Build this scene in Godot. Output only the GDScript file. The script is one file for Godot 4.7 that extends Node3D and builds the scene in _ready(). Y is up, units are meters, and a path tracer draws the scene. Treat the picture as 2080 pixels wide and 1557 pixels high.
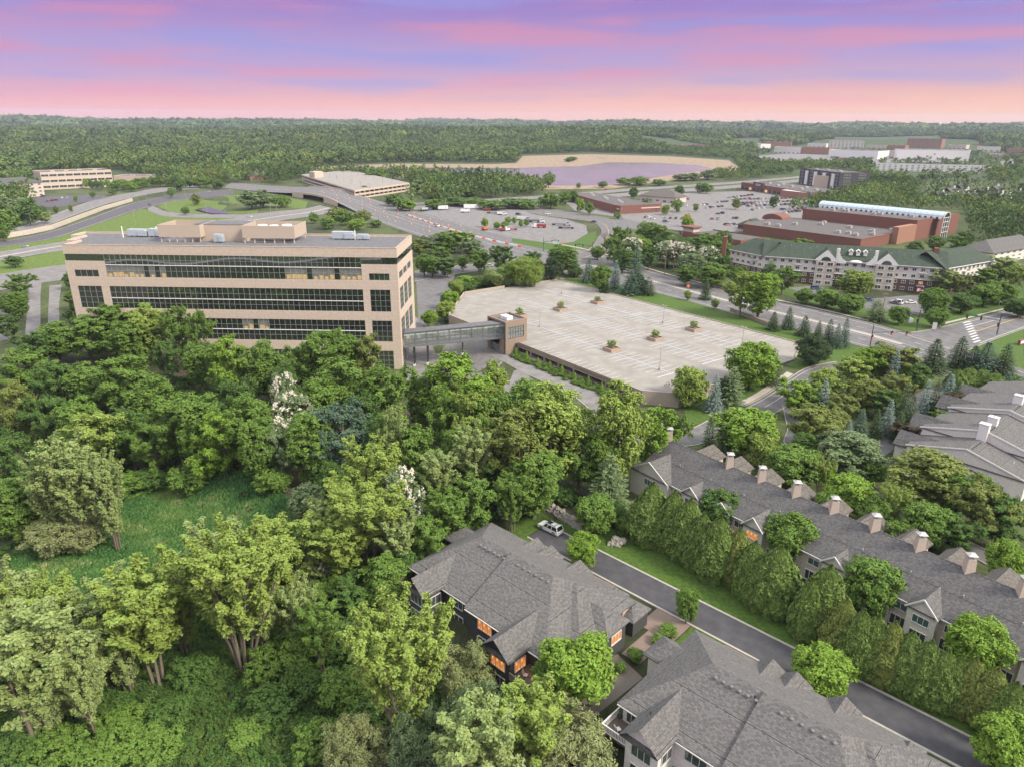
extends Node3D

# ------------------------------------------------------------------ constants
const CAM_HEIGHT := 78.0
var M := {}
var T := {}
var taken := {}
var crowns := {}
var hill_noise := FastNoiseLite.new()
var rng := RandomNumberGenerator.new()

# ------------------------------------------------------------------ mesh builder
class MB:
	var v := PackedVector3Array()
	var n := PackedVector3Array()
	var c := PackedColorArray()
	var t := PackedVector2Array()
	var tint := Color.WHITE
	var x := Transform3D.IDENTITY
	func tri(a: Vector3, b: Vector3, d: Vector3) -> void:
		a = x * a; b = x * b; d = x * d
		var nn := (b - a).cross(d - a)
		if nn.length_squared() < 1e-12:
			return
		nn = nn.normalized()
		var tg := Vector3(nn.z, 0, -nn.x)
		tg = Vector3(1, 0, 0) if tg.length_squared() < 1e-4 else tg.normalized()
		var bt := nn.cross(tg)
		for p: Vector3 in [a, d, b]:
			v.append(p); n.append(nn); c.append(tint); t.append(Vector2(p.dot(tg), p.dot(bt)))
	func quad(a: Vector3, b: Vector3, d: Vector3, e: Vector3) -> void:
		tri(a, b, d); tri(a, d, e)
	# box given by its centre
	func box(o: Vector3, s: Vector3, yaw := 0.0) -> void:
		var bs := Basis(Vector3.UP, yaw)
		var h := s / 2.0
		var p: Array[Vector3] = []
		for i in 8:
			p.append(o + bs * Vector3(h.x if i & 1 else -h.x, h.y if i & 2 else -h.y, h.z if i & 4 else -h.z))
		quad(p[4], p[5], p[7], p[6]); quad(p[1], p[0], p[2], p[3])
		quad(p[5], p[1], p[3], p[7]); quad(p[0], p[4], p[6], p[2])
		quad(p[6], p[7], p[3], p[2]); quad(p[0], p[1], p[5], p[4])
	# box from low corner to high corner
	func span(a: Vector3, b: Vector3) -> void:
		box((a + b) / 2.0, (b - a).abs())
	# beam between two points
	func beam(a: Vector3, b: Vector3, w: float, h: float) -> void:
		var d := b - a
		var l := d.length()
		if l < 1e-4:
			return
		var f := d / l
		var up := Vector3.UP if absf(f.y) < 0.95 else Vector3.RIGHT
		var r := f.cross(up).normalized() * w / 2.0
		var u := r.cross(f).normalized() * h / 2.0
		var q: Array[Vector3] = [a - r - u, a + r - u, a + r + u, a - r + u, b - r - u, b + r - u, b + r + u, b - r + u]
		quad(q[3], q[2], q[1], q[0]); quad(q[4], q[5], q[6], q[7])
		quad(q[0], q[1], q[5], q[4]); quad(q[1], q[2], q[6], q[5]); quad(q[2], q[3], q[7], q[6]); quad(q[3], q[0], q[4], q[7])
	# upright prism over an xz outline
	func prism(poly: PackedVector2Array, y0: float, y1: float, top := true, bottom := false) -> void:
		if Geometry2D.is_polygon_clockwise(poly):
			poly = poly.duplicate(); poly.reverse()
		var k := poly.size()
		for i in k:
			var a := poly[i]
			var b := poly[(i + 1) % k]
			quad(Vector3(b.x, y0, b.y), Vector3(a.x, y0, a.y), Vector3(a.x, y1, a.y), Vector3(b.x, y1, b.y))
		if top or bottom:
			var ix := Geometry2D.triangulate_polygon(poly)
			for i in range(0, ix.size(), 3):
				var a := poly[ix[i]]; var b := poly[ix[i + 1]]; var d := poly[ix[i + 2]]
				var up := (b - a).cross(d - a) < 0.0
				if top:
					if up: tri(Vector3(a.x, y1, a.y), Vector3(b.x, y1, b.y), Vector3(d.x, y1, d.y))
					else: tri(Vector3(a.x, y1, a.y), Vector3(d.x, y1, d.y), Vector3(b.x, y1, b.y))
				if bottom:
					if up: tri(Vector3(a.x, y0, a.y), Vector3(d.x, y0, d.y), Vector3(b.x, y0, b.y))
					else: tri(Vector3(a.x, y0, a.y), Vector3(b.x, y0, b.y), Vector3(d.x, y0, d.y))
	# tapered tube along points
	func tube(pts: PackedVector3Array, rad: PackedFloat32Array, sides := 6, cap := false) -> void:
		var rings: Array = []
		for i in pts.size():
			var d := (pts[mini(i + 1, pts.size() - 1)] - pts[maxi(i - 1, 0)]).normalized()
			var up := Vector3.UP if absf(d.y) < 0.9 else Vector3.RIGHT
			var r := d.cross(up).normalized()
			var u := r.cross(d)
			var ring := PackedVector3Array()
			for k in sides:
				var a := TAU * k / sides
				ring.append(pts[i] + (r * cos(a) + u * sin(a)) * rad[i])
			rings.append(ring)
		for i in pts.size() - 1:
			for k in sides:
				var j := (k + 1) % sides
				quad(rings[i][j], rings[i][k], rings[i + 1][k], rings[i + 1][j])
		if cap:
			var e: PackedVector3Array = rings[-1]
			for k in range(1, sides - 1):
				tri(e[0], e[k + 1], e[k])
	func cyl(o: Vector3, r0: float, r1: float, h: float, sides := 10) -> void:
		tube(PackedVector3Array([o, o + Vector3(0, h, 0)]), PackedFloat32Array([r0, r1]), sides, true)
	func dome(o: Vector3, r: Vector3, rings := 4, sides := 8) -> void:
		for i in rings:
			for k in sides:
				var p: Array[Vector3] = []
				for q: Vector2 in [Vector2(i, k), Vector2(i, k + 1), Vector2(i + 1, k + 1), Vector2(i + 1, k)]:
					var e := PI / 2.0 * q.x / rings
					var a := TAU * q.y / sides
					p.append(o + Vector3(cos(a) * cos(e) * r.x, sin(e) * r.y, sin(a) * cos(e) * r.z))
				quad(p[1], p[0], p[3], p[2])
	# hip roof over a rectangle; hx is how far the ridge ends are drawn in (0 = gable), ridge along x
	func hip(x0: float, x1: float, z0: float, z1: float, y0: float, y1: float, in0: float, in1: float, over := 0.4, thick := 0.22) -> void:
		x0 -= over; x1 += over; z0 -= over; z1 += over
		var zm := (z0 + z1) / 2.0
		var r0 := Vector3(x0 + in0, y1, zm); var r1 := Vector3(x1 - in1, y1, zm)
		var a := Vector3(x0, y0, z0); var b := Vector3(x1, y0, z0); var d := Vector3(x1, y0, z1); var e := Vector3(x0, y0, z1)
		quad(e, d, r1, r0); quad(b, a, r0, r1)
		if in0 > 0.01: tri(a, e, r0)
		if in1 > 0.01: tri(d, b, r1)
		var dn := Vector3(0, -thick, 0)
		quad(e + dn, d + dn, d, e); quad(b + dn, a + dn, a, b); quad(a + dn, e + dn, e, a); quad(d + dn, b + dn, b, d)
		quad(a + dn, b + dn, d + dn, e + dn)
	func mesh() -> ArrayMesh:
		var m := ArrayMesh.new()
		if v.is_empty():
			return m
		var a := []
		a.resize(Mesh.ARRAY_MAX)
		a[Mesh.ARRAY_VERTEX] = v; a[Mesh.ARRAY_NORMAL] = n; a[Mesh.ARRAY_COLOR] = c; a[Mesh.ARRAY_TEX_UV] = t
		m.add_surface_from_arrays(Mesh.PRIMITIVE_TRIANGLES, a)
		return m

# ------------------------------------------------------------------ nodes
func numbered(called: String) -> String:
	var k: int = taken.get(called, 0)
	taken[called] = k + 1
	return called if k == 0 else "%s_%03d" % [called, k]

func tag(o: Node, label := "", category := "", group := "", kind := "") -> Node:
	if label: o.set_meta("label", label)
	if category: o.set_meta("category", category)
	if group: o.set_meta("group", group)
	if kind: o.set_meta("kind", kind)
	return o

func thing(called: String, label: String, category: String, at := Vector3.ZERO, yaw := 0.0, group := "") -> Node3D:
	var o := Node3D.new()
	o.name = numbered(called)
	add_child(o)
	o.position = at
	o.rotation.y = yaw
	tag(o, label, category, group)
	return o

func part(called: String, mb: MB, m: Material, parent: Node) -> MeshInstance3D:
	return part_mesh(called, mb.mesh(), m, parent)

func part_mesh(called: String, me: Mesh, m: Material, parent: Node) -> MeshInstance3D:
	var o := MeshInstance3D.new()
	o.name = called
	o.mesh = me
	o.material_override = m
	parent.add_child(o, true)
	return o

func single(called: String, mb: MB, m: Material, label: String, category: String, group := "") -> MeshInstance3D:
	var o := MeshInstance3D.new()
	o.name = numbered(called)
	o.mesh = mb.mesh()
	o.material_override = m
	add_child(o)
	tag(o, label, category, group)
	return o

func structure(called: String, mb: MB, m: Material) -> MeshInstance3D:
	var o := MeshInstance3D.new()
	o.name = numbered(called)
	o.mesh = mb.mesh()
	o.material_override = m
	add_child(o)
	o.set_meta("kind", "structure")
	return o

func copy_of(src: Node3D, at: Vector3, yaw: float, label: String, called := "") -> Node3D:
	var o: Node3D = src.duplicate()
	o.name = numbered(called if called else counter_free(src.name))
	add_child(o)
	o.position = at
	o.rotation.y = yaw
	if label: o.set_meta("label", label)
	return o

func counter_free(s: String) -> String:
	var k := s.length()
	if k > 4 and s[k - 4] == "_" and s.substr(k - 3).is_valid_int():
		return s.substr(0, k - 4)
	return s

# ------------------------------------------------------------------ textures and materials
func noise_tex(key: String, size: int, freq: float, octaves: int, lo: Color, hi: Color, seed_ := 1, mid = null) -> ImageTexture:
	if T.has(key):
		return T[key]
	var f := FastNoiseLite.new()
	f.seed = seed_
	f.noise_type = FastNoiseLite.TYPE_SIMPLEX_SMOOTH
	f.frequency = freq
	f.fractal_octaves = octaves
	var g: Image = f.get_seamless_image(size, size)
	var im := Image.create(size, size, false, Image.FORMAT_RGB8)
	for y in size:
		for xx in size:
			var k := g.get_pixel(xx, y).r
			if mid != null:
				im.set_pixel(xx, y, lo.lerp(mid, k * 2.0) if k < 0.5 else (mid as Color).lerp(hi, k * 2.0 - 1.0))
			else:
				im.set_pixel(xx, y, lo.lerp(hi, k))
	T[key] = ImageTexture.create_from_image(im)
	return T[key]

func grey(k: float) -> Color:
	return Color(k, k, k)

# linear real-world colour -> material; rough, metal
func mat(key: String, lin: Color, rough := 0.85, metal := 0.0) -> StandardMaterial3D:
	if M.has(key):
		return M[key]
	var m := StandardMaterial3D.new()
	m.resource_name = key
	m.albedo_color = lin.linear_to_srgb()
	m.roughness = rough
	m.metallic = metal
	m.cull_mode = BaseMaterial3D.CULL_DISABLED
	M[key] = m
	return m

# the same with a mottled texture: metres = size of one repeat
func mat_tex(key: String, lin: Color, tex: Texture2D, metres: float, rough := 0.9, tri := false) -> StandardMaterial3D:
	if M.has(key):
		return M[key]
	var m := mat(key, lin, rough)
	m.albedo_texture = tex
	m.uv1_scale = Vector3.ONE / metres
	if tri:
		m.uv1_triplanar = true
		m.uv1_world_triplanar = true
	return m

func glow(key: String, lin: Color, energy: float) -> StandardMaterial3D:
	if M.has(key):
		return M[key]
	var m := mat(key, lin * 0.5, 0.6)
	m.emission_enabled = true
	m.emission = lin.linear_to_srgb()
	m.emission_energy_multiplier = energy
	return m

func pane(key: String, lin: Color, alpha: float) -> StandardMaterial3D:
	if M.has(key):
		return M[key]
	var m := mat(key, lin, 0.03)
	m.transparency = BaseMaterial3D.TRANSPARENCY_ALPHA
	m.albedo_color.a = alpha
	return m

# mottled texture in two scales, drawn by Image so that repeats are hard to see
func speckle_tex(key: String, size: int, seed_: int, base: float, coarse: float, fine: float, warm := 0.0) -> ImageTexture:
	if T.has(key):
		return T[key]
	var f := FastNoiseLite.new()
	f.seed = seed_
	f.frequency = 0.012
	f.fractal_octaves = 5
	var g: Image = f.get_seamless_image(size, size)
	var r := RandomNumberGenerator.new()
	r.seed = seed_
	var data := PackedByteArray()
	data.resize(size * size * 3)
	var src := g.get_data()
	for i in size * size:
		var k := base + (src[i] / 255.0 - 0.5) * coarse + (r.randf() - 0.5) * fine
		data[i * 3] = int(clampf(k * (1.0 + warm), 0, 1) * 255.0)
		data[i * 3 + 1] = int(clampf(k, 0, 1) * 255.0)
		data[i * 3 + 2] = int(clampf(k * (1.0 - warm), 0, 1) * 255.0)
	T[key] = ImageTexture.create_from_image(Image.create_from_data(size, size, false, Image.FORMAT_RGB8, data))
	return T[key]

# asphalt shingles: courses of tabs, each tab its own tone
func shingle_tex(key: String, seed_: int, spread: float, warm: float) -> ImageTexture:
	if T.has(key):
		return T[key]
	var size := 512
	var rows := 22
	var r := RandomNumberGenerator.new()
	r.seed = seed_
	var im := Image.create(size, size, false, Image.FORMAT_RGB8)
	var hgt := size / rows
	for row in rows:
		var off := r.randi_range(0, 20)
		var xx := -off
		while xx < size:
			var w := r.randi_range(18, 46)
			var k := 0.78 + (r.randf() - 0.5) * spread
			var wv := warm * (0.4 + r.randf())
			im.fill_rect(Rect2i(xx, row * hgt, w, hgt), Color(k * (1.0 + wv), k, k * (1.0 - wv)))
			im.fill_rect(Rect2i(xx, row * hgt, 1, hgt), Color(k * 0.8, k * 0.8, k * 0.8))
			xx += w
		im.fill_rect(Rect2i(0, row * hgt, size, 4), grey(0.66))
	T[key] = ImageTexture.create_from_image(im)
	return T[key]

# ------------------------------------------------------------------ terrain height
func smooth(a: float, b: float, k: float) -> float:
	var q := clampf((k - a) / (b - a), 0.0, 1.0)
	return q * q * (3.0 - 2.0 * q)

func height_at(x: float, z: float) -> float:
	var s := (x - 102.0) * -0.8 + (z + 244.2) * 0.6
	var h := 3.5 * (1.0 - smooth(5.0, 75.0, s))
	# the low wet meadow beside the houses
	var d := Vector2(x, z) - HOUSE_O
	var side := d.dot(HOUSE_V)
	h -= 7.0 * smooth(-31.0, -47.0, side) * smooth(-222.0, -172.0, z)
	# loading yard, a storey below the drive
	h -= 4.6 * (1.0 - smooth(15.0, 32.0, Vector2(x + 33.0, z + 231.0).length()))
	var r := sqrt(x * x + z * z)
	if r > 1150.0:
		r -= 1300.0 * smooth(0.16, 0.32, atan2(x, -z)) * (1.0 - smooth(2500.0, 4200.0, r))
		var k := hill_noise.get_noise_2d(x * 0.5, z * 0.5) * 0.5 + 0.5
		h += smooth(1750.0, 2800.0, r) * (6.0 + 26.0 * k)
		var a := atan2(x, -z)
		h += smooth(1800.0, 2900.0, r) * (1.0 - smooth(3200.0, 4200.0, r)) * 16.0 * smooth(-0.42, -0.16, a) * (1.0 - smooth(0.1, 0.4, a))
		h += smooth(4200.0, 7500.0, r) * (52.0 * hill_noise.get_noise_2d(x * 0.35 + 900.0, z * 0.35) + 14.0)
	return h

# ------------------------------------------------------------------ measured positions (metres)
const TREE_ZONES := {"OL": "left of the office building", "OF": "against the office front", "W": "in the wood below the office", "ML": "left of the green meadow", "MR": "between meadow and dark house", "FL": "in the lower left thicket", "FC": "below the dark house", "HG": "in the hedge row by the driveway", "DR": "beside the driveway", "TR": "behind the long townhouse row", "BL": "in the evergreen belt by the crossing", "BV": "between deck and boulevard", "RP": "at the deck corner by the houses", "RL": "behind the deck and office", "RF": "at the far deck edge", "GV": "in the grove beside the green-roofed apartments", "GR": "around the green-roofed apartments"}
const TREES := [
	["OL","ash",-227.7,-323.2,0,11,14.1,"green",0,4],
	["OL","ash",-203.2,-284.1,0,12,9.7,"green",1,3],
	["OL","ash",-187.7,-254.4,0,10,9.1,"dark",2,1],
	["OL","ash",-213.8,-339.4,0,9,8.1,"dark",3,5],
	["OL","ash",-189.8,-299.5,0,9,8.5,"green",4,6],
	["OL","ash",-169.6,-267.4,0,11,8.4,"green",5,7],
	["OL","ash",-212.9,-291.5,0,9,8.3,"green",6,2],
	["OF","ash",-140.1,-238.6,0,17.6,15.5,"green",7,4],
	["OF","ash",-121.8,-228.5,0,20.9,14.8,"yellow",8,6],
	["OF","ash",-110.4,-224.8,0,20.9,10.8,"green",9,8],
	["OF","ash",-101.2,-221.1,0,20.9,9.4,"green",10,9],
	["OF","ash",-126.4,-224.8,0,16.5,13.9,"green",11,5],
	["OF","ash",-144,-229.7,0,15.4,17.3,"green",12,3],
	["OF","ash",-153.7,-229.2,0,14.3,15.7,"green",13,2],
	["OF","ash",-155.9,-220.6,-0,13.2,12.2,"dark",14,1],
	["OF","ash",-107.9,-210.2,0,14.3,10.2,"dark",15,7],
	["OF","ash",-95.3,-205.3,0,14.3,10.7,"green",16,10],
	["OF","ash",-82.6,-194.3,0,19.8,12.8,"bright",17,11],
	["OF","ash",-72.1,-195.3,0,18.7,12.2,"green",18,12],
	["OF","ash",-62,-198.8,0,16.5,11.1,"green",19,14],
	["OF","ash",-55.9,-200.3,0,20.9,16.6,"green",20,15],
	["OF","ash",-49.2,-200.6,0,19.8,12.5,"green",21,16],
	["OF","ash",-42.6,-198.2,0,19.8,9.6,"olive",22,17],
	["OF","ash",-64.4,-189.4,0,14.3,8,"dark",23,13],
	["W","ash",-143.2,-197.6,-3.4,17.9,16.6,"green",24,2],
	["W","ash",-130.2,-191.4,-4.7,17.9,14.8,"dark",25,4],
	["W","ash",-121.5,-190.6,-4.1,16.6,13.4,"green",26,6],
	["W","ash",-109,-185.6,-2.3,19.2,15.6,"green",27,8],
	["W","ash",-92.4,-170.8,-2.4,19.2,12.7,"green",28,11],
	["W","ash",-130.6,-173.2,-7,20.5,11.7,"olive",29,1],
	["W","ash",-121,-172.3,-7,17.9,13.6,"dark",30,3],
	["W","ash",-111.4,-168.2,-7,17.9,12.1,"green",31,5],
	["W","ash",-101.5,-157.7,-7,19.2,14.8,"yellow",32,7],
	["W","ash",-96,-162.3,-6.9,17.9,12.9,"dark",33,9],
	["W","ash",-81.3,-159.3,-2.8,17.9,14.3,"green",34,12],
	["W","ash",-87.8,-157.6,-6.2,16.6,11.4,"green",35,10],
	["W","ash",-74.1,-156.1,-1.2,17.9,12.3,"green",36,13],
	["W","ash",-67.4,-149.7,-1.2,16.6,10.3,"bright",37,14],
	["W","ash",-60.9,-151.7,0,19.2,12,"green",38,16],
	["W","ash",-68.4,-165.1,0,17.9,10.6,"dark",39,15],
	["W","ash",-52.2,-143.9,0,14.1,9.4,"grey",40,18],
	["W","ash",-56.2,-143.7,-0.1,16.6,9.4,"green",41,17],
	["W","ash",-42.2,-170.2,0,21.8,16.8,"green",42,22],
	["W","ash",-47.8,-161.9,0,19.2,12.7,"green",43,20],
	["W","ash",-30.7,-167.7,0,20.5,14.2,"green",44,25],
	["W","ash",-34.6,-155.5,0,17.9,12.3,"dark",45,23],
	["W","ash",-22.7,-171.4,0,16.6,9.1,"green",46,28],
	["W","ash",-13.4,-169.4,0,23,19.7,"bright",47,31],
	["W","ash",-4.9,-177.1,0,19.2,8.7,"yellow",48,34],
	["W","ash",-15.2,-152.3,0,20.5,10.9,"green",49,29],
	["W","ash",-38.1,-146,0,19.2,15.8,"bluegreen",50,21],
	["W","ash",-45.2,-143.4,0,17.9,11.4,"green",51,19],
	["W","ash",-19.5,-136.3,0,17.9,10.9,"green",52,27],
	["W","ash",-29.2,-143.9,0,16.6,9.4,"dark",53,24],
	["W","ash",-24.7,-137.6,0,21.8,7.5,"light",54,26],
	["W","ash",-8.8,-148.3,0,21.8,11.7,"yellow",55,32],
	["W","ash",3.4,-155,0,21.8,13.8,"green",56,38],
	["W","ash",-3.3,-149.3,0,20.5,10.7,"green",57,35],
	["W","ash",8.6,-142.1,0,25.6,17.3,"yellow",58,40],
	["W","ash",0.5,-135.3,0,21.8,14.8,"olive",59,37],
	["W","ash",15.1,-141.6,0,15,13.4,"green",60,41],
	["W","ash",4.6,-130.4,0,15,12.5,"green",61,39],
	["W","ash",-3.1,-137.1,0,14,11.1,"dark",62,36],
	["W","ash",22.9,-140,0,26.9,13.1,"yellow",63,43],
	["W","ash",31.9,-146.9,0,17.9,11.7,"bright",64,44],
	["W","ash",36.9,-151.3,0,15.4,9.3,"green",65,45],
	["W","ash",-11.8,-142.5,0,15,9.3,"green",66,30],
	["W","ash",-7.5,-122.4,0,13,9.2,"green",67,33],
	["W","ash",19.4,-139,0,17.9,9.1,"green",68,42],
	["W","cottonwood",-27.2,-124.6,0,20.5,11.6,"yellow",2,1],
	["W","cottonwood",-7.9,-134.5,0,19,8.8,"light",1,5],
	["W","cottonwood",-15.2,-128.5,0,16,8,"light",1,3],
	["W","cottonwood",-25.5,-141.7,0,19.2,6.5,"bright",2,2],
	["W","cottonwood",0.1,-125.6,0,13,6.9,"green",2,6],
	["W","cottonwood",-12.5,-119.3,0,12,8.5,"green",2,4],
	["W","locust",-56.9,-166.1,0,19.2,7.2,"grey",75,2],
	["W","locust",-52.8,-158.6,0,16.6,11.9,"grey",76,3],
	["W","locust",-55,-152.5,0,12.8,8.1,"grey",77,1],
	["W","locust",-20.8,-119.9,0,16.6,8.5,"grey",78,4],
	["W","locust",-0.9,-127.8,0,6,3.6,"grey",79,5],
	["W","shrub",-71.8,-152.3,-1.9,9,12.9,"bright",80,5],
	["W","shrub",-76.5,-150.1,-4.9,6,10.5,"green",81,4],
	["W","shrub",-93.1,-152,-7,5,10.7,"green",82,2],
	["W","shrub",-88.4,-154.6,-7,5,9.6,"dark",83,3],
	["W","shrub",-53.2,-140.9,-0.1,6,8.8,"green",84,6],
	["W","shrub",-42.8,-131.1,-0,7,8.2,"grey",85,7],
	["W","shrub",-35.4,-134.8,0,8,8.4,"green",86,9],
	["W","shrub",-40.7,-139.7,0,9,8.7,"dark",87,8],
	["W","shrub",-102.1,-162.1,-7,8,11.2,"dark",88,1],
	["W","pine",20.7,-133.1,0,14,10.8,"grey",1,1],
	["W","spruce",20.2,-157.1,0,9,5.4,"bluegreen",1,1],
	["ML","cottonwood",-89,-128.3,-7,25.6,12,"light",1,2],
	["ML","cottonwood",-82.8,-128.4,-7,21.8,8.1,"light",2,3],
	["ML","cottonwood",-94.5,-128.3,-7,21.8,8.1,"light",2,1],
	["ML","willow",-92.8,-128.8,-7,8,17.5,"willow",94,1],
	["ML","ash",-116.3,-150.3,-7,16.6,13.9,"dark",95,2],
	["ML","ash",-104,-129.8,-7,15.4,11.3,"green",96,1],
	["ML","ash",-106.7,-140.6,-7,11.5,9.9,"dark",97,3],
	["MR","cottonwood",-26.6,-114.4,-0.2,17,18.1,"yellow",0,3],
	["MR","cottonwood",-35.2,-116.9,-2.1,14,7,"light",1,1],
	["MR","cottonwood",-20.8,-110.3,-0,13,8,"light",2,4],
	["MR","cottonwood",-30.5,-110.2,-3.1,15,10.7,"yellow",1,2],
	["MR","ash",-15.6,-113.3,0,10,8.2,"green",102,6],
	["MR","ash",-21.8,-104.1,-2.1,10,8.5,"green",103,5],
	["MR","ash",-26.8,-102.5,-5,9,10.2,"dark",104,4],
	["MR","ash",-32.5,-104.3,-6.3,8,10.4,"green",105,3],
	["MR","shrub",-18.9,-107.3,-0.2,7,6.1,"dark",106,4],
	["MR","shrub",-22.9,-103.6,-2.8,5,6,"green",107,3],
	["MR","ash",-33.8,-93.6,-7,8,8.8,"green",108,2],
	["MR","shrub",-28.3,-96.6,-7,7,9,"dark",109,1],
	["MR","ash",-38,-102.4,-7,8,7.7,"green",110,1],
	["MR","shrub",-23.8,-94.5,-6.7,6,7.3,"green",111,2],
	["MR","locust",-36,-112.1,-4.7,9,7.3,"light",112,2],
	["MR","locust",-37.9,-113,-5,10,5.5,"light",113,1],
	["FL","cottonwood",-43.6,-93.2,-7,25.6,19.3,"yellow",0,12],
	["FL","cottonwood",-41.3,-108.7,-7,19.2,13.2,"yellow",2,14],
	["FL","cottonwood",-52.5,-108.1,-7,17.9,12.3,"light",2,11],
	["FL","cottonwood",-56,-89.7,-7,21.8,12.8,"yellow",1,9],
	["FL","cottonwood",-65.5,-95,-7,16.6,11.2,"light",2,7],
	["FL","cottonwood",-73.1,-91.9,-7,19.2,10.1,"yellow",2,4],
	["FL","cottonwood",-78,-91.9,-7,20.5,9.3,"light",1,1],
	["FL","cottonwood",-67.3,-77.9,-7,23,14.2,"light",1,2],
	["FL","cottonwood",-64.2,-83.2,-7,15.4,10.8,"light",2,5],
	["FL","cottonwood",-54.6,-96.6,-7,17.9,8.1,"yellow",2,10],
	["FL","cottonwood",-60.4,-79.2,-7,15.4,6.3,"light",1,6],
	["FL","cottonwood",-40.8,-95.9,-7,16.6,7.2,"light",1,13],
	["FL","cottonwood",-34.7,-96.3,-7,15.4,6.5,"light",2,15],
	["FL","cottonwood",-59.9,-88.1,-7,14.1,6.8,"light",2,8],
	["FL","cottonwood",-66.5,-79.2,-7,15.4,7.7,"light",2,3],
	["FL","cottonwood",-30.5,-91.9,-7,14.1,7,"green",1,16],
	["FL","shrub",-69.7,-80,-7,4,7.9,"dark",130,2],
	["FL","shrub",-57.5,-80.9,-7,3.2,7.3,"green",131,7],
	["FL","shrub",-50.9,-82.4,-7,3.6,7.3,"dark",132,10],
	["FL","shrub",-35.9,-84,-7,5,8.2,"dark",133,15],
	["FL","shrub",-64.2,-75.7,-7,4,9.7,"green",134,3],
	["FL","shrub",-56.7,-75.7,-7,4,9.7,"green",135,6],
	["FL","shrub",-51,-76.7,-7,3.5,9.1,"green",136,8],
	["FL","shrub",-69.1,-74.8,-7,4,8.2,"dark",137,1],
	["FL","shrub",-66.7,-88.9,-7,5,7.7,"dark",138,5],
	["FL","shrub",-51.4,-90.7,-7,4.5,7.9,"dark",139,11],
	["FL","shrub",-38.9,-91.3,-7,6,7.9,"green",140,13],
	["FL","shrub",-32.6,-88.1,-7,5,6.9,"dark",141,17],
	["FL","shrub",-75.8,-98.1,-7,6,8.3,"dark",142,4],
	["FL","shrub",-39.9,-99.7,-7,6,8.4,"green",143,16],
	["FL","shrub",-38.2,-79.4,-7,3,6.4,"green",144,12],
	["FL","shrub",-62.4,-100.7,-7,5,7.7,"dark",145,9],
	["FL","shrub",-43.5,-105.8,-7,7,7,"light",146,14],
	["FL","bare",-61.8,-80.2,-7,8,5,"green",0,1],
	["FL","bare",-37.8,-103.6,-7,5,5.2,"green",1,3],
	["FL","bare",-38.9,-99.6,-7,4,4.2,"green",1,2],
	["FC","cottonwood",-14.9,-77.7,-7,24.3,15.5,"yellow",0,1],
	["FC","cottonwood",3,-70.4,-6.3,17.9,9.5,"yellow",2,3],
	["FC","cottonwood",-4.2,-66.2,-7,19.2,10.3,"light",1,2],
	["FC","willow",-6.5,-83.1,-5,12,9.4,"willow",153,3],
	["FC","willow",-4,-74.3,-6.9,14,12.7,"grey",154,4],
	["FC","willow",7.5,-70.4,-4.7,11,12.8,"willow",155,5],
	["FC","willow",-21,-72.9,-7,10,9.9,"willow",156,1],
	["FC","willow",-12,-72.5,-7,12,9.9,"grey",157,2],
	["FC","maple",9.8,-80.1,-0.1,11,11.4,"bright",1,2],
	["FC","maple",5.2,-80.4,-1.2,8,4.6,"green",0,1],
	["FC","shrub",-19.6,-80.2,-7,6,8.6,"dark",160,3],
	["FC","shrub",-27.3,-76.7,-7,5,7.6,"green",161,1],
	["FC","shrub",-25.2,-86,-7,6,9.1,"green",162,2],
	["FC","shrub",16.6,-85.9,0,1.8,1.9,"green",163,6],
	["FC","shrub",19.3,-88.3,0,2.2,2.7,"green",164,7],
	["FC","shrub",1.6,-74.4,-5.4,6,7.4,"dark",165,4],
	["FC","shrub",5.9,-80.8,-0.8,4,4.3,"dark",166,5],
	["HG","arborvitae",27.5,-122.2,0,12.8,10,"cedar",167,1],
	["HG","arborvitae",31.1,-119.3,0,12.8,8,"cedar",168,2],
	["HG","arborvitae",33.4,-116.2,0,12.8,9,"cedar",169,3],
	["HG","arborvitae",37.2,-110.2,0,12.8,8.6,"cedar",170,5],
	["HG","arborvitae",40.6,-109,0,11,7.5,"olive",171,6],
	["HG","arborvitae",42,-104.9,0,11,7.6,"cedar",172,7],
	["HG","arborvitae",44.8,-101.1,0,12.5,9.8,"cedar",173,9],
	["HG","arborvitae",42.4,-101.7,0,10,6.2,"cedar",174,8],
	["HG","arborvitae",35.1,-112.9,0,11.8,7.7,"cedar",175,4],
	["HG","arborvitae",50.4,-95,0,13,9.3,"cedar",176,11],
	["HG","arborvitae",47.7,-94.2,0,11,6.6,"cedar",177,10],
	["HG","arborvitae",50.8,-89.4,0,11,6.7,"olive",178,12],
	["HG","arborvitae",52.2,-86.7,0,11,6.5,"cedar",179,13],
	["HG","arborvitae",54.2,-86.2,0,10.5,7.1,"cedar",180,14],
	["HG","arborvitae",55.9,-84.7,0,10.5,7,"olive",181,15],
	["HG","arborvitae",57.8,-83.2,0,10,6.8,"cedar",182,16],
	["HG","arborvitae",59.4,-81.4,0,10,6.8,"cedar",183,17],
	["HG","arborvitae",61.1,-80,0,9.5,6.8,"cedar",184,18],
	["HG","arborvitae",64.1,-78.6,0,9.5,6.1,"olive",185,20],
	["HG","arborvitae",62.8,-79.4,0,9,5.9,"cedar",186,19],
	["HG","arborvitae",65.8,-76.6,0,9.5,6.8,"olive",187,21],
	["HG","arborvitae",66.6,-74,0,9.5,6.7,"cedar",188,22],
	["HG","maple",42.3,-126.2,0,9,9.1,"dark",189,1],
	["HG","maple",52.2,-114.1,0,10.5,10.2,"green",190,2],
	["HG","maple",60.4,-99.6,0,10.5,9.7,"green",191,3],
	["HG","maple",69.3,-85.4,0,10,9,"bright",192,4],
	["DR","maple",13.3,-112.5,0,7.5,6.4,"bright",193,1],
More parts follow.
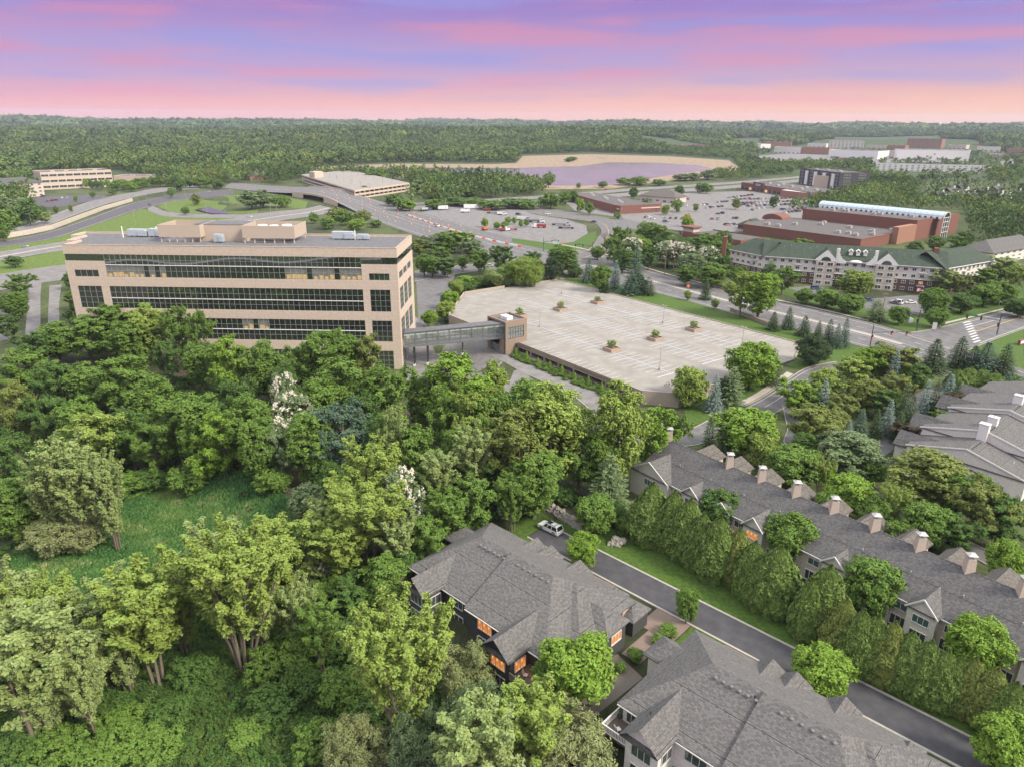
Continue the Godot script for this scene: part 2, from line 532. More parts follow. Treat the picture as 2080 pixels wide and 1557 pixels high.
	["DR","maple",29.1,-97.1,0,6.8,4.2,"green",194,3],
	["DR","maple",44.7,-81,0,8,8.6,"bright",195,4],
	["DR","maple",62,-67.9,0,9,8,"bright",196,5],
	["DR","maple",16.8,-123.5,0,9,8.6,"green",197,2],
	["DR","shrub",21.8,-128.2,0,5,5.1,"dark",198,2],
	["DR","shrub",23,-125,0,3.5,4.5,"green",199,3],
	["DR","shrub",11.8,-136.2,0,4,6.4,"dark",200,1],
	["DR","shrub",25.7,-94.3,0,1.8,3.2,"green",201,6],
	["DR","shrub",23.7,-92.3,0,1.5,2.7,"green",202,5],
	["DR","shrub",24.4,-125.3,0,5,3.6,"olive",203,4],
	["TR","maple",57.6,-160.5,0,13,16.4,"bright",204,1],
	["TR","maple",60.1,-154.3,0,10,8.8,"yellow",205,2],
	["TR","maple",63.8,-144.6,0,10,12.8,"green",206,3],
	["TR","cottonwood",68.8,-140.7,0,9,5.7,"yellow",207,1],
	["TR","ash",79.1,-150.1,0,11,15.8,"grey",208,3],
	["TR","maple",70.6,-131.9,0,9.5,10.8,"bright",209,5],
	["TR","cottonwood",77.4,-126.8,0,10,6.6,"yellow",210,2],
	["TR","maple",73,-125.6,0,8,6.9,"green",211,6],
	["TR","maple",81.4,-120.8,0,9,10.1,"green",212,8],
	["TR","ash",88.3,-134.1,0,14,16.8,"olive",213,5],
	["TR","ash",91.6,-128.7,0,12,11.5,"green",214,6],
	["TR","ash",92.5,-122.3,0,13,12.8,"olive",215,8],
	["TR","maple",88.4,-107.9,0,9,7,"bright",216,9],
	["TR","ash",76.4,-163.7,0.1,12,14.1,"olive",217,2],
	["TR","maple",82.7,-145.5,0,7,6.7,"green",218,7],
	["TR","ash",85.7,-117.3,0,8,8,"dark",219,7],
	["TR","ash",74.2,-117.9,0,7,6.3,"green",220,4],
	["TR","ash",71.2,-156.6,0,8,6.8,"dark",221,1],
	["TR","ash",95.5,-120.5,0,11,10,"dark",222,9],
	["TR","maple",65.8,-129.3,0,7,6.1,"green",223,4],
	["TR","spruce",48.3,-158.4,0,12,5.5,"conifer",1,1],
	["TR","spruce",51.9,-157.1,0,10,5.3,"conifer",1,2],
	["BL","spruce",85,-180.5,0.9,13,6.2,"blue",226,1],
	["BL","spruce",113.5,-199.5,3.2,13,6.1,"blue",227,8],
	["BL","spruce",111.6,-178.6,2.4,12,5.6,"blue",228,12],
	["BL","spruce",124.3,-189,3.3,9,5.3,"blue",229,15],
	["BL","spruce",98.8,-171.7,1.3,10,5.1,"blue",230,7],
	["BL","spruce",87.3,-168.7,0.6,6,4.1,"blue",231,3],
	["BL","spruce",90.8,-169.8,0.8,8.5,5.6,"bluegreen",232,4],
	["BL","spruce",94.6,-169.4,1,8.5,4.3,"conifer",233,6],
	["BL","spruce",92.1,-186.1,1.5,11,6.1,"conifer",234,2],
	["BL","spruce",99.2,-187.2,2,9,5,"bluegreen",235,5],
	["BL","spruce",105.4,-177,1.9,12,6.3,"conifer",236,10],
	["BL","spruce",104.4,-171.6,1.6,11,5.9,"conifer",237,11],
	["BL","spruce",113.9,-177.9,2.5,12,5.5,"conifer",238,14],
	["BL","spruce",123.8,-184.5,3.2,9,4.6,"conifer",239,16],
	["BL","spruce",99.5,-167.5,1.2,9,5,"conifer",240,9],
	["BL","spruce",135.5,-216.8,3.5,11,10.4,"conifer",241,13],
	["BL","spruce",145.1,-219.3,3.5,11,9.8,"conifer",242,17],
	["BL","spruce",150.1,-213.9,3.5,11,11.2,"bluegreen",243,19],
	["BL","spruce",154.8,-211.9,3.5,11,9.2,"conifer",244,20],
	["BL","spruce",147.6,-216.2,3.5,9,7.9,"bluegreen",245,18],
	["BL","spruce",147.3,-198.7,3.5,6,5.3,"bluegreen",246,21],
	["BL","ash",98.7,-196,2.4,12,12,"yellow",247,6],
	["BL","ash",88.9,-189.1,1.5,12,10.6,"yellow",248,3],
	["BL","ash",78.9,-184.1,0.7,11,11.4,"bright",249,1],
	["BL","ash",107.9,-204.3,3.1,12,11.3,"bright",250,7],
	["BL","ash",113.5,-206.6,3.4,12,11.4,"olive",251,9],
	["BL","ash",117.9,-203.1,3.4,12,10.8,"olive",252,12],
	["BL","ash",99.2,-184.7,1.9,10,10.4,"olive",253,8],
	["BL","ash",108.5,-187.2,2.5,10,9.5,"olive",254,11],
	["BL","ash",89.8,-178,1.1,9,9.1,"olive",255,5],
	["BL","ash",84.5,-171.2,0.5,8,7.8,"olive",256,4],
	["BL","ash",101.2,-180,1.8,9,8.1,"dark",257,10],
	["BL","ash",119.2,-196.7,3.3,9,8.8,"dark",258,14],
	["BL","ash",83.3,-181.1,0.8,8,7.2,"dark",259,2],
	["BL","ash",100.8,-165.1,1.1,6,8.5,"bronze",260,13],
	["BL","ash",122.5,-182,3,6,7.2,"bronze",261,16],
	["BL","ash",112.5,-172,2.1,6,5.9,"green",262,15],
	["BL","arborvitae",136.7,-200.1,3.5,7,8.8,"cedar",263,2],
	["BL","arborvitae",139.6,-198.8,3.5,7,8.8,"cedar",264,3],
	["BL","arborvitae",141.3,-195.7,3.5,7,8.6,"cedar",265,4],
	["BL","arborvitae",132.2,-198.6,3.5,7,7.3,"cedar",266,1],
	["BL","shrub",151.1,-200,3.5,4,8.8,"dark",267,1],
	["BV","spruce",109,-255.8,3.5,8,7,"conifer",268,4],
	["BV","spruce",113.1,-244.2,3.5,10,6,"conifer",269,6],
	["BV","spruce",114.8,-241.3,3.5,9,5.6,"bluegreen",270,7],
	["BV","spruce",118,-242.5,3.5,11,5.2,"bluegreen",271,8],
	["BV","spruce",111.3,-248.9,3.5,8,5,"conifer",272,5],
	["BV","spruce",100,-263.3,3.5,7.5,6.4,"conifer",273,2],
	["BV","spruce",106.5,-265.2,3.5,9,6.4,"conifer",274,3],
	["BV","spruce",86.7,-313.1,3.5,9.5,6.6,"conifer",275,1],
	["BV","pine",98.4,-222.4,3.3,11,12.2,"conifer",0,1],
	["BV","ash",93.3,-283.1,3.5,19,15.5,"yellow",0,1],
	["BV","ash",99.5,-280.4,3.5,19,16.2,"bright",1,2],
	["BV","maple",78.4,-311.3,3.5,4.5,3.7,"light",0,1],
	["BV","maple",86.3,-295.6,3.5,4.5,3.8,"light",1,2],
	["RP","maple",72.7,-204.1,1.2,15,16.1,"bright",0,2],
	["RP","pine",63.6,-191.8,0.3,13,9.1,"grey",1,2],
	["RP","pine",80.5,-207.5,1.8,12,7.9,"conifer",1,3],
	["RP","spruce",58.1,-189.8,0.1,11.5,6.2,"blue",0,2],
	["RP","maple",51.2,-192.1,0,12.5,10.8,"yellow",2,1],
	["RP","spruce",57.8,-202.5,0.4,8,3.6,"bluegreen",1,1],
	["RP","pine",61.9,-193.4,0.3,9,6.6,"conifer",0,1],
	["RP","bare",47.1,-200,0,6,5,"green",1,1],
	["RL","maple",-26.3,-328.3,0.9,8,8.3,"yellow",289,4],
	["RL","maple",-27.6,-305.6,0.1,8.5,9.1,"bright",290,3],
	["RL","maple",-27.9,-287,0,8.5,8.6,"yellow",291,2],
	["RL","maple",-33.5,-277.2,0,7,7.1,"bright",292,1],
	["RL","maple",-23.1,-342.3,1.7,6,9.6,"bright",293,5],
	["RL","shrub",-18.1,-343.3,2,5,12,"green",294,2],
	["RL","shrub",-12.4,-344,2.4,5,10.9,"green",295,3],
	["RL","shrub",-21.3,-331.8,1.3,5,9.3,"dark",296,1],
	["RL","willow",-7.7,-340.3,2.5,10,12.8,"light",297,1],
	["RL","willow",6.7,-338.4,3.1,15,18.9,"yellow",298,3],
	["RL","willow",-0.4,-342.6,2.9,12,12,"bright",299,2],
	["RL","pine",19.7,-353.6,3.5,12,11.3,"conifer",0,1],
	["RL","ash",26.2,-368.4,3.5,15,16.8,"green",1,14],
	["RL","pine",31.7,-361,3.5,7,9.1,"dark",0,2],
	["RL","ash",10.7,-364.6,3.5,12,11.1,"dark",2,13],
	["RL","ash",-16.9,-367.9,3,13,13.8,"green",304,11],
	["RL","ash",-6,-367.8,3.4,15,15.3,"dark",305,12],
	["RL","ash",-41.6,-367.4,1.7,11,11.2,"green",306,3],
	["RL","ash",-34.5,-364.5,2,10,11.7,"dark",307,6],
	["RL","ash",-46.5,-369.8,1.5,12,10.3,"green",308,2],
	["RL","ash",-26.6,-377.7,2.9,8,7.9,"green",309,9],
	["RL","ash",-47.4,-426.6,3.4,11,17.6,"grey",310,4],
	["RL","ash",-38.7,-428.8,3.5,13,17.7,"green",311,7],
	["RL","ash",-31.1,-429.1,3.5,13,14.8,"bright",312,8],
	["RL","ash",-55.6,-421.7,3.1,10,13.4,"olive",313,1],
	["RL","ash",-22.8,-404.9,3.5,11,16.8,"grey",314,10],
	["RL","ash",-40.7,-401.9,3.1,9,13.9,"green",315,5],
	["RF","spruce",37.8,-348.7,3.5,12,9.7,"bluegreen",316,1],
	["RF","maple",40.8,-326.8,3.5,13,10.1,"green",0,1],
	["RF","spruce",48.8,-334.1,3.5,14,8.4,"blue",1,3],
	["RF","spruce",56.8,-325.6,3.5,23,11.8,"bluegreen",1,4],
	["RF","pine",54.5,-322.3,3.5,11,11.3,"bluegreen",1,1],
	["RF","pine",62.2,-321.5,3.5,8.5,9,"conifer",1,3],
	["RF","pine",59,-326.8,3.5,9,8.2,"bluegreen",0,2],
	["RF","spruce",43.4,-325.6,3.5,8,5.9,"conifer",323,2],
	["GV","ash",64.4,-428.3,3.5,16,13.5,"green",324,3],
	["GV","ash",56.1,-393.1,3.5,16,13.6,"green",325,2],
	["GV","ash",87.8,-466.7,3.5,14,16,"green",326,7],
	["GV","ash",93.7,-453,3.5,14,18.6,"green",327,10],
	["GV","ash",71.5,-404.1,3.5,15,15.6,"bright",328,6],
	["GV","ash",83.4,-407.6,3.5,14,14,"dark",329,9],
	["GV","ash",93.2,-408,3.5,14,14.1,"green",330,11],
	["GV","ash",103.9,-411.4,3.5,13,15.9,"dark",331,14],
	["GV","ash",114.1,-418.3,3.5,14,17.3,"green",332,15],
	["GV","ash",114.3,-393.2,3.5,15,14.7,"green",333,17],
	["GV","ash",127.6,-435.8,3.5,13,13.8,"green",334,18],
	["GV","ash",72.7,-379.3,3.5,13,13.1,"dark",335,8],
	["GV","ash",89.8,-357.3,3.5,13,14.9,"grey",336,13],
	["GV","ash",102.4,-345.1,3.5,14,12,"dark",337,19],
	["GV","ash",95.5,-336.4,3.5,12,15.5,"green",338,16],
	["GV","ash",83.7,-340.3,3.5,10,11.9,"green",339,12],
	["GV","ash",107.1,-335.9,3.5,11,9.4,"green",340,20],
	["GV","ash",57.4,-370.9,3.5,13,11.3,"dark",341,4],
	["GV","ash",62.1,-369.4,3.5,12,10.3,"green",342,5],
	["GV","ash",48.9,-409,3.5,8,9.6,"green",343,1],
	["GV","locust",65.1,-389.9,3.5,16,13.5,"grey",344,1],
	["GV","locust",85.3,-389.9,3.5,14,16.2,"grey",345,2],
	["GV","locust",91.3,-386.8,3.5,14,15,"grey",346,3],
	["GV","locust",101.5,-368.1,3.5,15,12.8,"grey",347,4],
	["GV","bare",57.4,-436.9,3.5,13,13.8,"green",0,1],
	["GR","pine",128.5,-351.9,3.5,11,11.8,"dark",349,1],
	["GR","ash",124.9,-323.6,3.5,13,14.9,"green",350,1],
	["GR","ash",155,-316.5,3.5,13,15.5,"yellow",351,3],
	["GR","maple",127.8,-305.5,3.5,7,9.1,"green",352,1],
	["GR","maple",135.2,-299.3,3.5,8,11.8,"green",353,2],
	["GR","maple",141,-290.2,3.5,8,12.3,"green",354,3],
	["GR","pine",147.1,-279.2,3.5,9,10.7,"grey",355,2],
	["GR","maple",152.6,-272.3,3.5,7.5,8.1,"green",356,4],
	["GR","maple",172.8,-285.3,3.5,12,12.1,"green",357,5],
	["GR","maple",165.1,-268.3,3.5,8,9.2,"green",358,6],
	["GR","ash",199.5,-324.1,3.5,12,13.6,"light",359,6],
	["GR","ash",204.1,-320.2,3.5,11,11.2,"olive",360,8],
	["GR","maple",188.9,-291.2,3.5,8.5,12.8,"dark",361,7],
	["GR","maple",205.4,-302.9,3.5,10,13.7,"green",362,8],
	["GR","maple",216.1,-308.3,3.5,10,14.3,"green",363,9],
	["GR","ash",239.9,-347.2,3.5,14,20.3,"light",364,11],
	["GR","ash",239.4,-334.9,3.5,12,11.7,"yellow",365,12],
	["GR","maple",208.3,-285,3.5,8,12.1,"dark",366,10],
	["GR","ash",223.6,-333.5,3.5,11,11.7,"green",367,10],
	["GR","ash",233.8,-414.9,3.5,11,10.3,"dark",368,4],
	["GR","ash",257.1,-434.7,3.5,11,12,"green",369,5],
	["GR","ash",269,-432.4,3.5,12,11.9,"green",370,7],
	["GR","ash",288.1,-456.6,3.5,11,11.3,"dark",371,9],
	["GR","ash",173.6,-430.1,3.5,10,11.8,"bright",372,2],
]
const ROADS := [
	["driveway_road","asphalt_dark",0.05,[3.39,-123.1,13.6,-112.8,27.92,-98.83,45.86,-81.42,63.8,-64,92.58,-36.23],[7.54,-127.44,17.89,-117.28,32.21,-103.32,50.15,-85.9,68.01,-68.42,96.66,-40.49]],
	["boulevard_road","asphalt",0.06,[-358.1,-934.3,-254.3,-856.3,-185.8,-783.2,-111.8,-682.7,-43.3,-567.7,2.8,-493.4,47.7,-435.9,75.5,-374.5,101.9,-329.8,129.5,-294.1,149,-262.1,165.7,-217.6,172,-200.6],[-340.4,-863.5,-256.4,-789.8,-196.1,-722,-152.2,-656.4,-89,-537.9,-53.2,-478.2,-12,-417,23.1,-374.3,48.4,-346.8,69.2,-322.8,90.8,-290.7,123,-244.9,133.2,-225.6,142.9,-183.7,147.4,-167.9]],
	["cross_street","asphalt",0.07,[151.7,-260.8,164.3,-266.6,190.4,-282.7,224.1,-304.2,274.3,-336.6],[141.5,-224.2,160,-238.6,174.7,-249.7,199.2,-267.4,248.4,-302.2]],
	["frontage_road","asphalt",0.05,[-53.1,-381.3,-30.3,-390.7,5.2,-403.4,22.3,-408.6],[-50.3,-359.8,-28.9,-371.9,5,-383.1,23.7,-383.7]],
	["ring_road","asphalt",0.08,[25.1,-408.7,46.9,-443,58.2,-489,65.2,-529.1,63.6,-572.6,43.8,-596.1,18.3,-628.3,7.2,-672.8,16,-725,34.5,-755],[34.4,-384.1,53.7,-422.5,67.2,-478.7,76.1,-529.6,79.7,-591.5,59,-630.3,34.2,-666.3,22,-681.7,27,-716.5,43.6,-736]],
	["plaza_road","asphalt",0.07,[63.6,-572.6,88.7,-598.3,101,-574.3,113.2,-546.8],[71.1,-524.4,90.8,-535.3,101.8,-515.9,114.1,-491.2]],
	["drive_beside_deck","asphalt_old",0.05,[-43.5,-295.9,-26.5,-271.8,-7.5,-256.8,6,-236.3,22.1,-214,35.7,-190.5],[-37.6,-251.4,-24.8,-251.4,-9.8,-243.9,3.3,-223.2,18.7,-200.9,24.2,-183.8]],
	["office_street","asphalt",0.06,[24.6,-187.4,36.3,-185.4,46.8,-176.7,56.8,-184.3,73.2,-196.6,86.7,-210.2,96.3,-219.4,108.3,-225.1],[19.5,-170.5,32,-167.6,45.8,-166.3,58.2,-174.2,76.2,-188.3,89.3,-200.9,100.2,-209.5,114.7,-217.7]],
	["townhouse_street","asphalt",0.065,[79,-192.4,75,-177,71,-166.6,76.4,-151.7,81.4,-135.6,86.1,-124,92.6,-107.8,94.7,-101],[90.1,-199,83.9,-179.4,76.8,-167.9,82.3,-149.2,85.7,-133.6,90.6,-124,95.6,-112.3,98.7,-106.4]],
	["townhouse_lane","asphalt",0.06,[79.7,-159.5,97.8,-172,119.2,-196.1,146,-208.8],[82.3,-151.7,100,-166.2,119.6,-188.7,142,-200.1]],
	["highway_eastbound","asphalt_old",0.25,[-96.9,-709.4,-21.4,-751.6,58.6,-810,153.9,-891.4,306.2,-1001.6,547.2,-1214.6],[-94.1,-687.8,-20.6,-722.9,56.3,-776.9,148.4,-858.1,296.2,-968,531,-1177.8]],
	["highway_westbound","asphalt_old",0.25,[-93,-679.6,-20.4,-713.8,55.6,-766.4,145.2,-839.2,289.1,-944.2,515.7,-1143.1],[-88.8,-648.2,-19.5,-683.6,52.9,-727.2,138.4,-798.2,276,-899.9,496.7,-1099.9]],
	["far_highway","asphalt_old",0.4,[793.2,-1302.1,1284.9,-1877.5,1945.1,-2650],[749.8,-1209,1111.5,-1620.3,1539.9,-2092.1]],
	["upper_ramp_road","asphalt_old",0.12,[-372,-490.5,-375.2,-525,-384,-578.8,-415.5,-685.7,-433.2,-772.5,-430.8,-859,-407.8,-876.5,-382.5,-888],[-356.1,-468.3,-358.1,-499.8,-358.6,-541,-382.2,-637.6,-400.9,-725.6,-405.2,-810.6,-387,-837.8,-361,-843.3]],
	["lower_ramp_road","asphalt_new",0.12,[-344,-451.5,-345.2,-480.9,-341.6,-528.9,-356.5,-614.7,-379.5,-726.9,-371.4,-784.6,-348.7,-807.1,-322.5,-838.8],[-328,-429.1,-330.7,-459.5,-319.9,-499.1,-330.8,-575.3,-345.4,-677.3,-341.8,-741.9,-313.7,-760.1,-298.5,-781.6]],
	["loop_ramp_road","asphalt_old",0.12,[-365.1,-727.7,-336.5,-685.9,-308.7,-652.2,-269.2,-636.8,-221.7,-625,-187.2,-654.5],[-333.5,-662.3,-316.6,-640.9,-293.1,-617.8,-259.2,-612.1,-215.1,-605.5,-179,-632.5]],
	["main_highway","asphalt_old",0.1,[-325.6,-425.8,-319.7,-443.2,-305.4,-482.4,-276.6,-544.5,-250.7,-591,-217.8,-613.7,-191.7,-639.1,-181.2,-683],[-300,-390.1,-297.7,-410.8,-284.9,-448.1,-249.6,-488.8,-228.5,-536.2,-198.7,-568.6,-167.8,-598.7,-153.1,-641.2]],
	["frontage_street","asphalt_old",0.1,[-281.5,-364.3,-274.1,-376,-255.9,-403,-226.2,-416.3],[-254.8,-327.1,-248.1,-337.7,-228.7,-365.9,-199.6,-374.3]],
	["office_entry_drive","asphalt_old",0.08,[-259.4,-377.7,-228.2,-327.8,-183.6,-256.2],[-254.3,-380.6,-222.5,-328,-177.7,-256.4]],
	["office_exit_drive","asphalt_old",0.08,[-231.3,-349.2,-207.2,-309.2,-175.2,-256.4],[-226.6,-351.6,-202.5,-309.3,-170.4,-256.5]],
]
const LOTS := [
	["staging_lot","asphalt_old",0.09,[-80,-630.4,-64.8,-672.9,-26.9,-695.8,5.8,-664.8,18.1,-621.3,43.3,-589.8,56.1,-555.2,53.6,-513.9,40.2,-473.5,28.3,-465,-0.6,-488.8,-30.3,-540.5]],
	["shopping_lot","asphalt_old",0.09,[105.3,-625.6,151.6,-782.8,199.6,-830.8,281.6,-860.7,318.9,-793.1,290.8,-696.4,245,-602.5,204.3,-579.1,174.5,-533.8,155.4,-518.1,127.9,-521.8,107.5,-546.6]],
	["plaza_lot","asphalt_old",0.075,[52.2,-717.9,79.5,-747.8,119.9,-612.8,101,-574.3,86.4,-611.1,55.9,-644.6]],
	["office_lot","asphalt",0.075,[-49.8,-361.7,-30.3,-372.1,-30.1,-329.9,-34,-296.1,-38.3,-280.3]],
	["apartment_lot","asphalt",0.06,[132.8,-338,149.5,-344,154.9,-313.4,184.8,-323.9,198.7,-326.2,196.6,-312.6,169.9,-287.7,158.7,-294,151.8,-297.2,149.6,-311.4,137.1,-324.6]],
	["far_office_lot","asphalt_new",0.2,[-503.9,-768.2,-491.2,-790.2,-464.1,-808.6,-431.5,-783.2,-427.1,-724.2,-425.7,-681.1,-450.8,-687.9]],
	["loading_yard","asphalt_old",0.045,[-40.6,-256.5,-25.5,-260.1,-10,-247.8,3.3,-226.7,9.2,-207.1,0,-202.6,-17.7,-228.3,-26.1,-221,-35.8,-225.6]],
	["left_lot","asphalt_old",0.05,[-225.1,-291.6,-221.4,-298.3,-212,-291.9,-189,-256.1,-195.6,-249.7]],
	["mall_lot","asphalt_old",0.4,[561.2,-1780.9,864.9,-2127.5,785.7,-1810.9,1149.8,-2035.2,948,-1561.7,649,-1490.8,505.4,-1474.8]],
	["deck_lawn","lawn",0.03,[22.2,-356.6,49.1,-352.6,69.2,-322.8,90.8,-290.7,123,-244.9,123.4,-236.2,97.1,-213.2,91.1,-222.7,102.1,-244.5]],
	["corner_lawn","lawn",0.03,[158.7,-294,189.8,-312.4,252.9,-346.9,224.1,-304.2,190.4,-282.7,151.7,-260.8,145.6,-275.5,131.8,-310.9,118.4,-337.6,135.6,-332.8,148.7,-299.7]],
	["street_lawn","lawn",0.035,[51.2,-203,69.9,-205.2,88.1,-214.2,86.7,-210.2,73.2,-196.6,56.8,-184.3,48.6,-178.7]],
	["right_lawn","lawn",0.03,[199.2,-267.4,174.7,-249.7,160,-238.6,141.5,-224.2,138,-195.9,142.9,-183.7]],
	["staging_verge","lawn",0.085,[53.6,-513.9,61,-523.9,54.7,-478.2,45.9,-448.4,26.6,-435.1,-0.6,-471.9,-0.6,-488.8,28.3,-465,40.2,-473.5]],
	["plaza_verge","lawn",0.07,[22.5,-665.7,47.1,-644.1,76.4,-597.7,64.6,-581.6,44.2,-602.5,24.4,-643]],
	["loop_lawn","lawn_bright",0.05,[-344.3,-702.2,-347.4,-754.4,-315.1,-776.8,-253,-779,-200.8,-712.5,-187.2,-654.5,-221.7,-625,-269.2,-636.8,-308.7,-652.2]],
	["interchange_lawn","lawn_bright",0.04,[-328,-429.1,-330.7,-459.5,-319.9,-499.1,-330.8,-575.3,-345.4,-677.3,-333.5,-662.3,-293.1,-617.8,-215.1,-605.5,-250.7,-591,-276.6,-544.5,-305.4,-482.4,-319.7,-443.2,-325.6,-425.8]],
	["slope_lawn","lawn_bright",0.04,[-399.6,-529,-395.8,-555.4,-424.7,-650,-430.6,-757.4,-434.9,-910.8,-407.8,-876.5,-430.8,-859,-433.2,-772.5,-415.5,-685.7,-384,-578.8,-375.2,-525,-372,-490.5]],
	["highway_verge","lawn_bright",0.05,[-300,-390.1,-297.7,-410.8,-284.9,-448.1,-277.8,-455.7,-253.2,-403.1,-274.1,-376,-281.5,-364.3]],
	["hedge_lawn","lawn",0.03,[7.54,-127.44,10.03,-130.04,21.07,-126.4,37.87,-109.25,55.46,-91.47,101.43,-45.48,96.87,-40.71,68.22,-68.63,50.42,-86.19,32.48,-103.61,18.16,-117.57]],
	["entry_lawn","lawn",0.04,[25.96,-92.14,29.96,-96.34,34.16,-92.33,30.15,-88.13]],
	["end_lawn","lawn",0.03,[-5,-122.27,5.7,-133.48,9.12,-129.53,2.97,-123.09,6.96,-118.87,2.95,-114.67]],
	["meadow","meadow",0.05,[-107.1,-162.8,-92.4,-161.3,-70.9,-152.8,-57.3,-147.9,-48.1,-136.2,-41.3,-124.6,-46.6,-119.3,-51.7,-111.4,-60.3,-109.9,-67,-108.4,-76.8,-109.7,-89.5,-114.1,-101.4,-122,-111.8,-141,-112.7,-157.4]],
	["mud_flat","mud",0.045,[-58.8,-152.4,-49.7,-153.9,-38.9,-147.7,-35.4,-132.1,-39,-121.6,-44.2,-125.6,-50.9,-138.4]],
	["pond_water","pond",0.04,[-95,-109.6,-86.8,-112.6,-77.2,-110.5,-64.3,-110.6,-61.2,-101.8,-60.6,-96.9,-69.7,-96.8,-79.6,-96.7,-89.5,-101.5]],
	["creek_water","pond",0.04,[-50.1,-117.6,-43,-121,-33.1,-117.4,-30.6,-109.7,-36.1,-108.8,-43.4,-108.6]],
	["loop_pond","pond_grey",0.08,[-290.8,-662.2,-287.6,-682.5,-262.2,-676.7,-251.1,-661.5,-242.1,-631.6,-263.2,-632.6]],
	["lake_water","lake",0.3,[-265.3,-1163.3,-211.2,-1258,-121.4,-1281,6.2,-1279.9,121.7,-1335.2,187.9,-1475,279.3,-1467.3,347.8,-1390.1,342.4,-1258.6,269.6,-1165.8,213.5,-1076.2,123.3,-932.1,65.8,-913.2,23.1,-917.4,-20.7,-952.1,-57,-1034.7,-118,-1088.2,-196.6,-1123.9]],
	["reed_marsh","reeds",0.28,[-345.1,-1258.3,-221.7,-1377.2,-39.1,-1380.8,5,-1419.1,22,-1734,190.6,-1837.4,367.7,-1755.1,458.2,-1584.1,414.3,-1365.6,349.3,-1173,281.7,-1062.5,195.8,-984.7,116,-875.3,21.6,-855.9,-25.8,-906.7,-109.9,-1012.2,-200,-1061,-299,-1114.7]],
	["reed_bank","reeds",0.36,[-333.4,-1245.7,-216.7,-1345.6,-38.2,-1349.1,6.8,-1402.4,35.4,-1662.8,182.3,-1755.7,202.8,-1638.5,133.6,-1367.3,6.2,-1266,-136.8,-1265.5,-270.6,-1187]],
	["reed_far_bank","reeds",0.36,[187.7,-1809.4,362.4,-1729.4,452.3,-1563.1,384.7,-1461.3,259,-1520.7,194.9,-1572.9]],
]
const HOUSE_O := Vector2(17.7469, -117.1340)
const HOUSE_U := Vector2(0.72303, 0.69082)
const HOUSE_V := Vector2(0.69082, -0.72303)
const CLEARINGS := [
	[-322.4,-370.6,-448.8,-526.9,-405.1,-569.1,-457.5,-687.6,-739.6,-1128.7,-628.6,-1176.5,-412.2,-887.5,-349.2,-927.3,-341.1,-976.3,-291.6,-901.8,-283.1,-1054,-136.4,-959.2,-91.9,-747.4,-95.2,-696.3,-21.4,-751.6,30.5,-786,33.6,-869.7,-36.6,-950.9,-93.3,-979,-196.5,-1042,-300.7,-1093.1,-356.7,-1285.5,-229.7,-1427.5,3.1,-1454,18.1,-1813,199.7,-1927,397,-1838.5,481.8,-1629.2,365.3,-1174.4,274.4,-1034.1,314.1,-1028.3,480.1,-1208.4,555.6,-1215.4,433.5,-986.4,400.9,-856.1,351.8,-795.1,247.4,-654.4,412.1,-662.9,330.3,-511.1,237.7,-370.4,327.9,-373.1,224.8,-247,-224.1,-249.1],
	[506.8,-1676.8,782.1,-2441.6,1358.3,-3151.3,1763.6,-2836,1417.6,-2074.2,2230.8,-2701.2,1335.5,-1605.8,771.1,-1210.9,796.8,-1471.7,618.2,-1418.8,481.7,-1404.3],
	[479.4,-1271.8,585.4,-1282,454,-987.9,372.5,-981.8],
	[704.3,-1461.6,943.2,-1487.6,670.7,-1038.6,512.1,-1062.4],
	[549.1,-1011.8,971.6,-1160.7,621.2,-732,415,-757.8],
	[418.1,-2574.9,685.4,-2626.8,583.9,-2233.5,357.3,-2195.7],
	[872.9,-3043.8,1101.7,-3249,800.9,-2354,670.6,-2331.5],
	[1464.8,-3508.4,2241.7,-3903,1479.6,-2566.6,1042.3,-2488.2],
	[-2834.6,-6594.8,-2575.6,-6763.6,-1782.1,-4671.9,-1976.5,-4590.5],
]
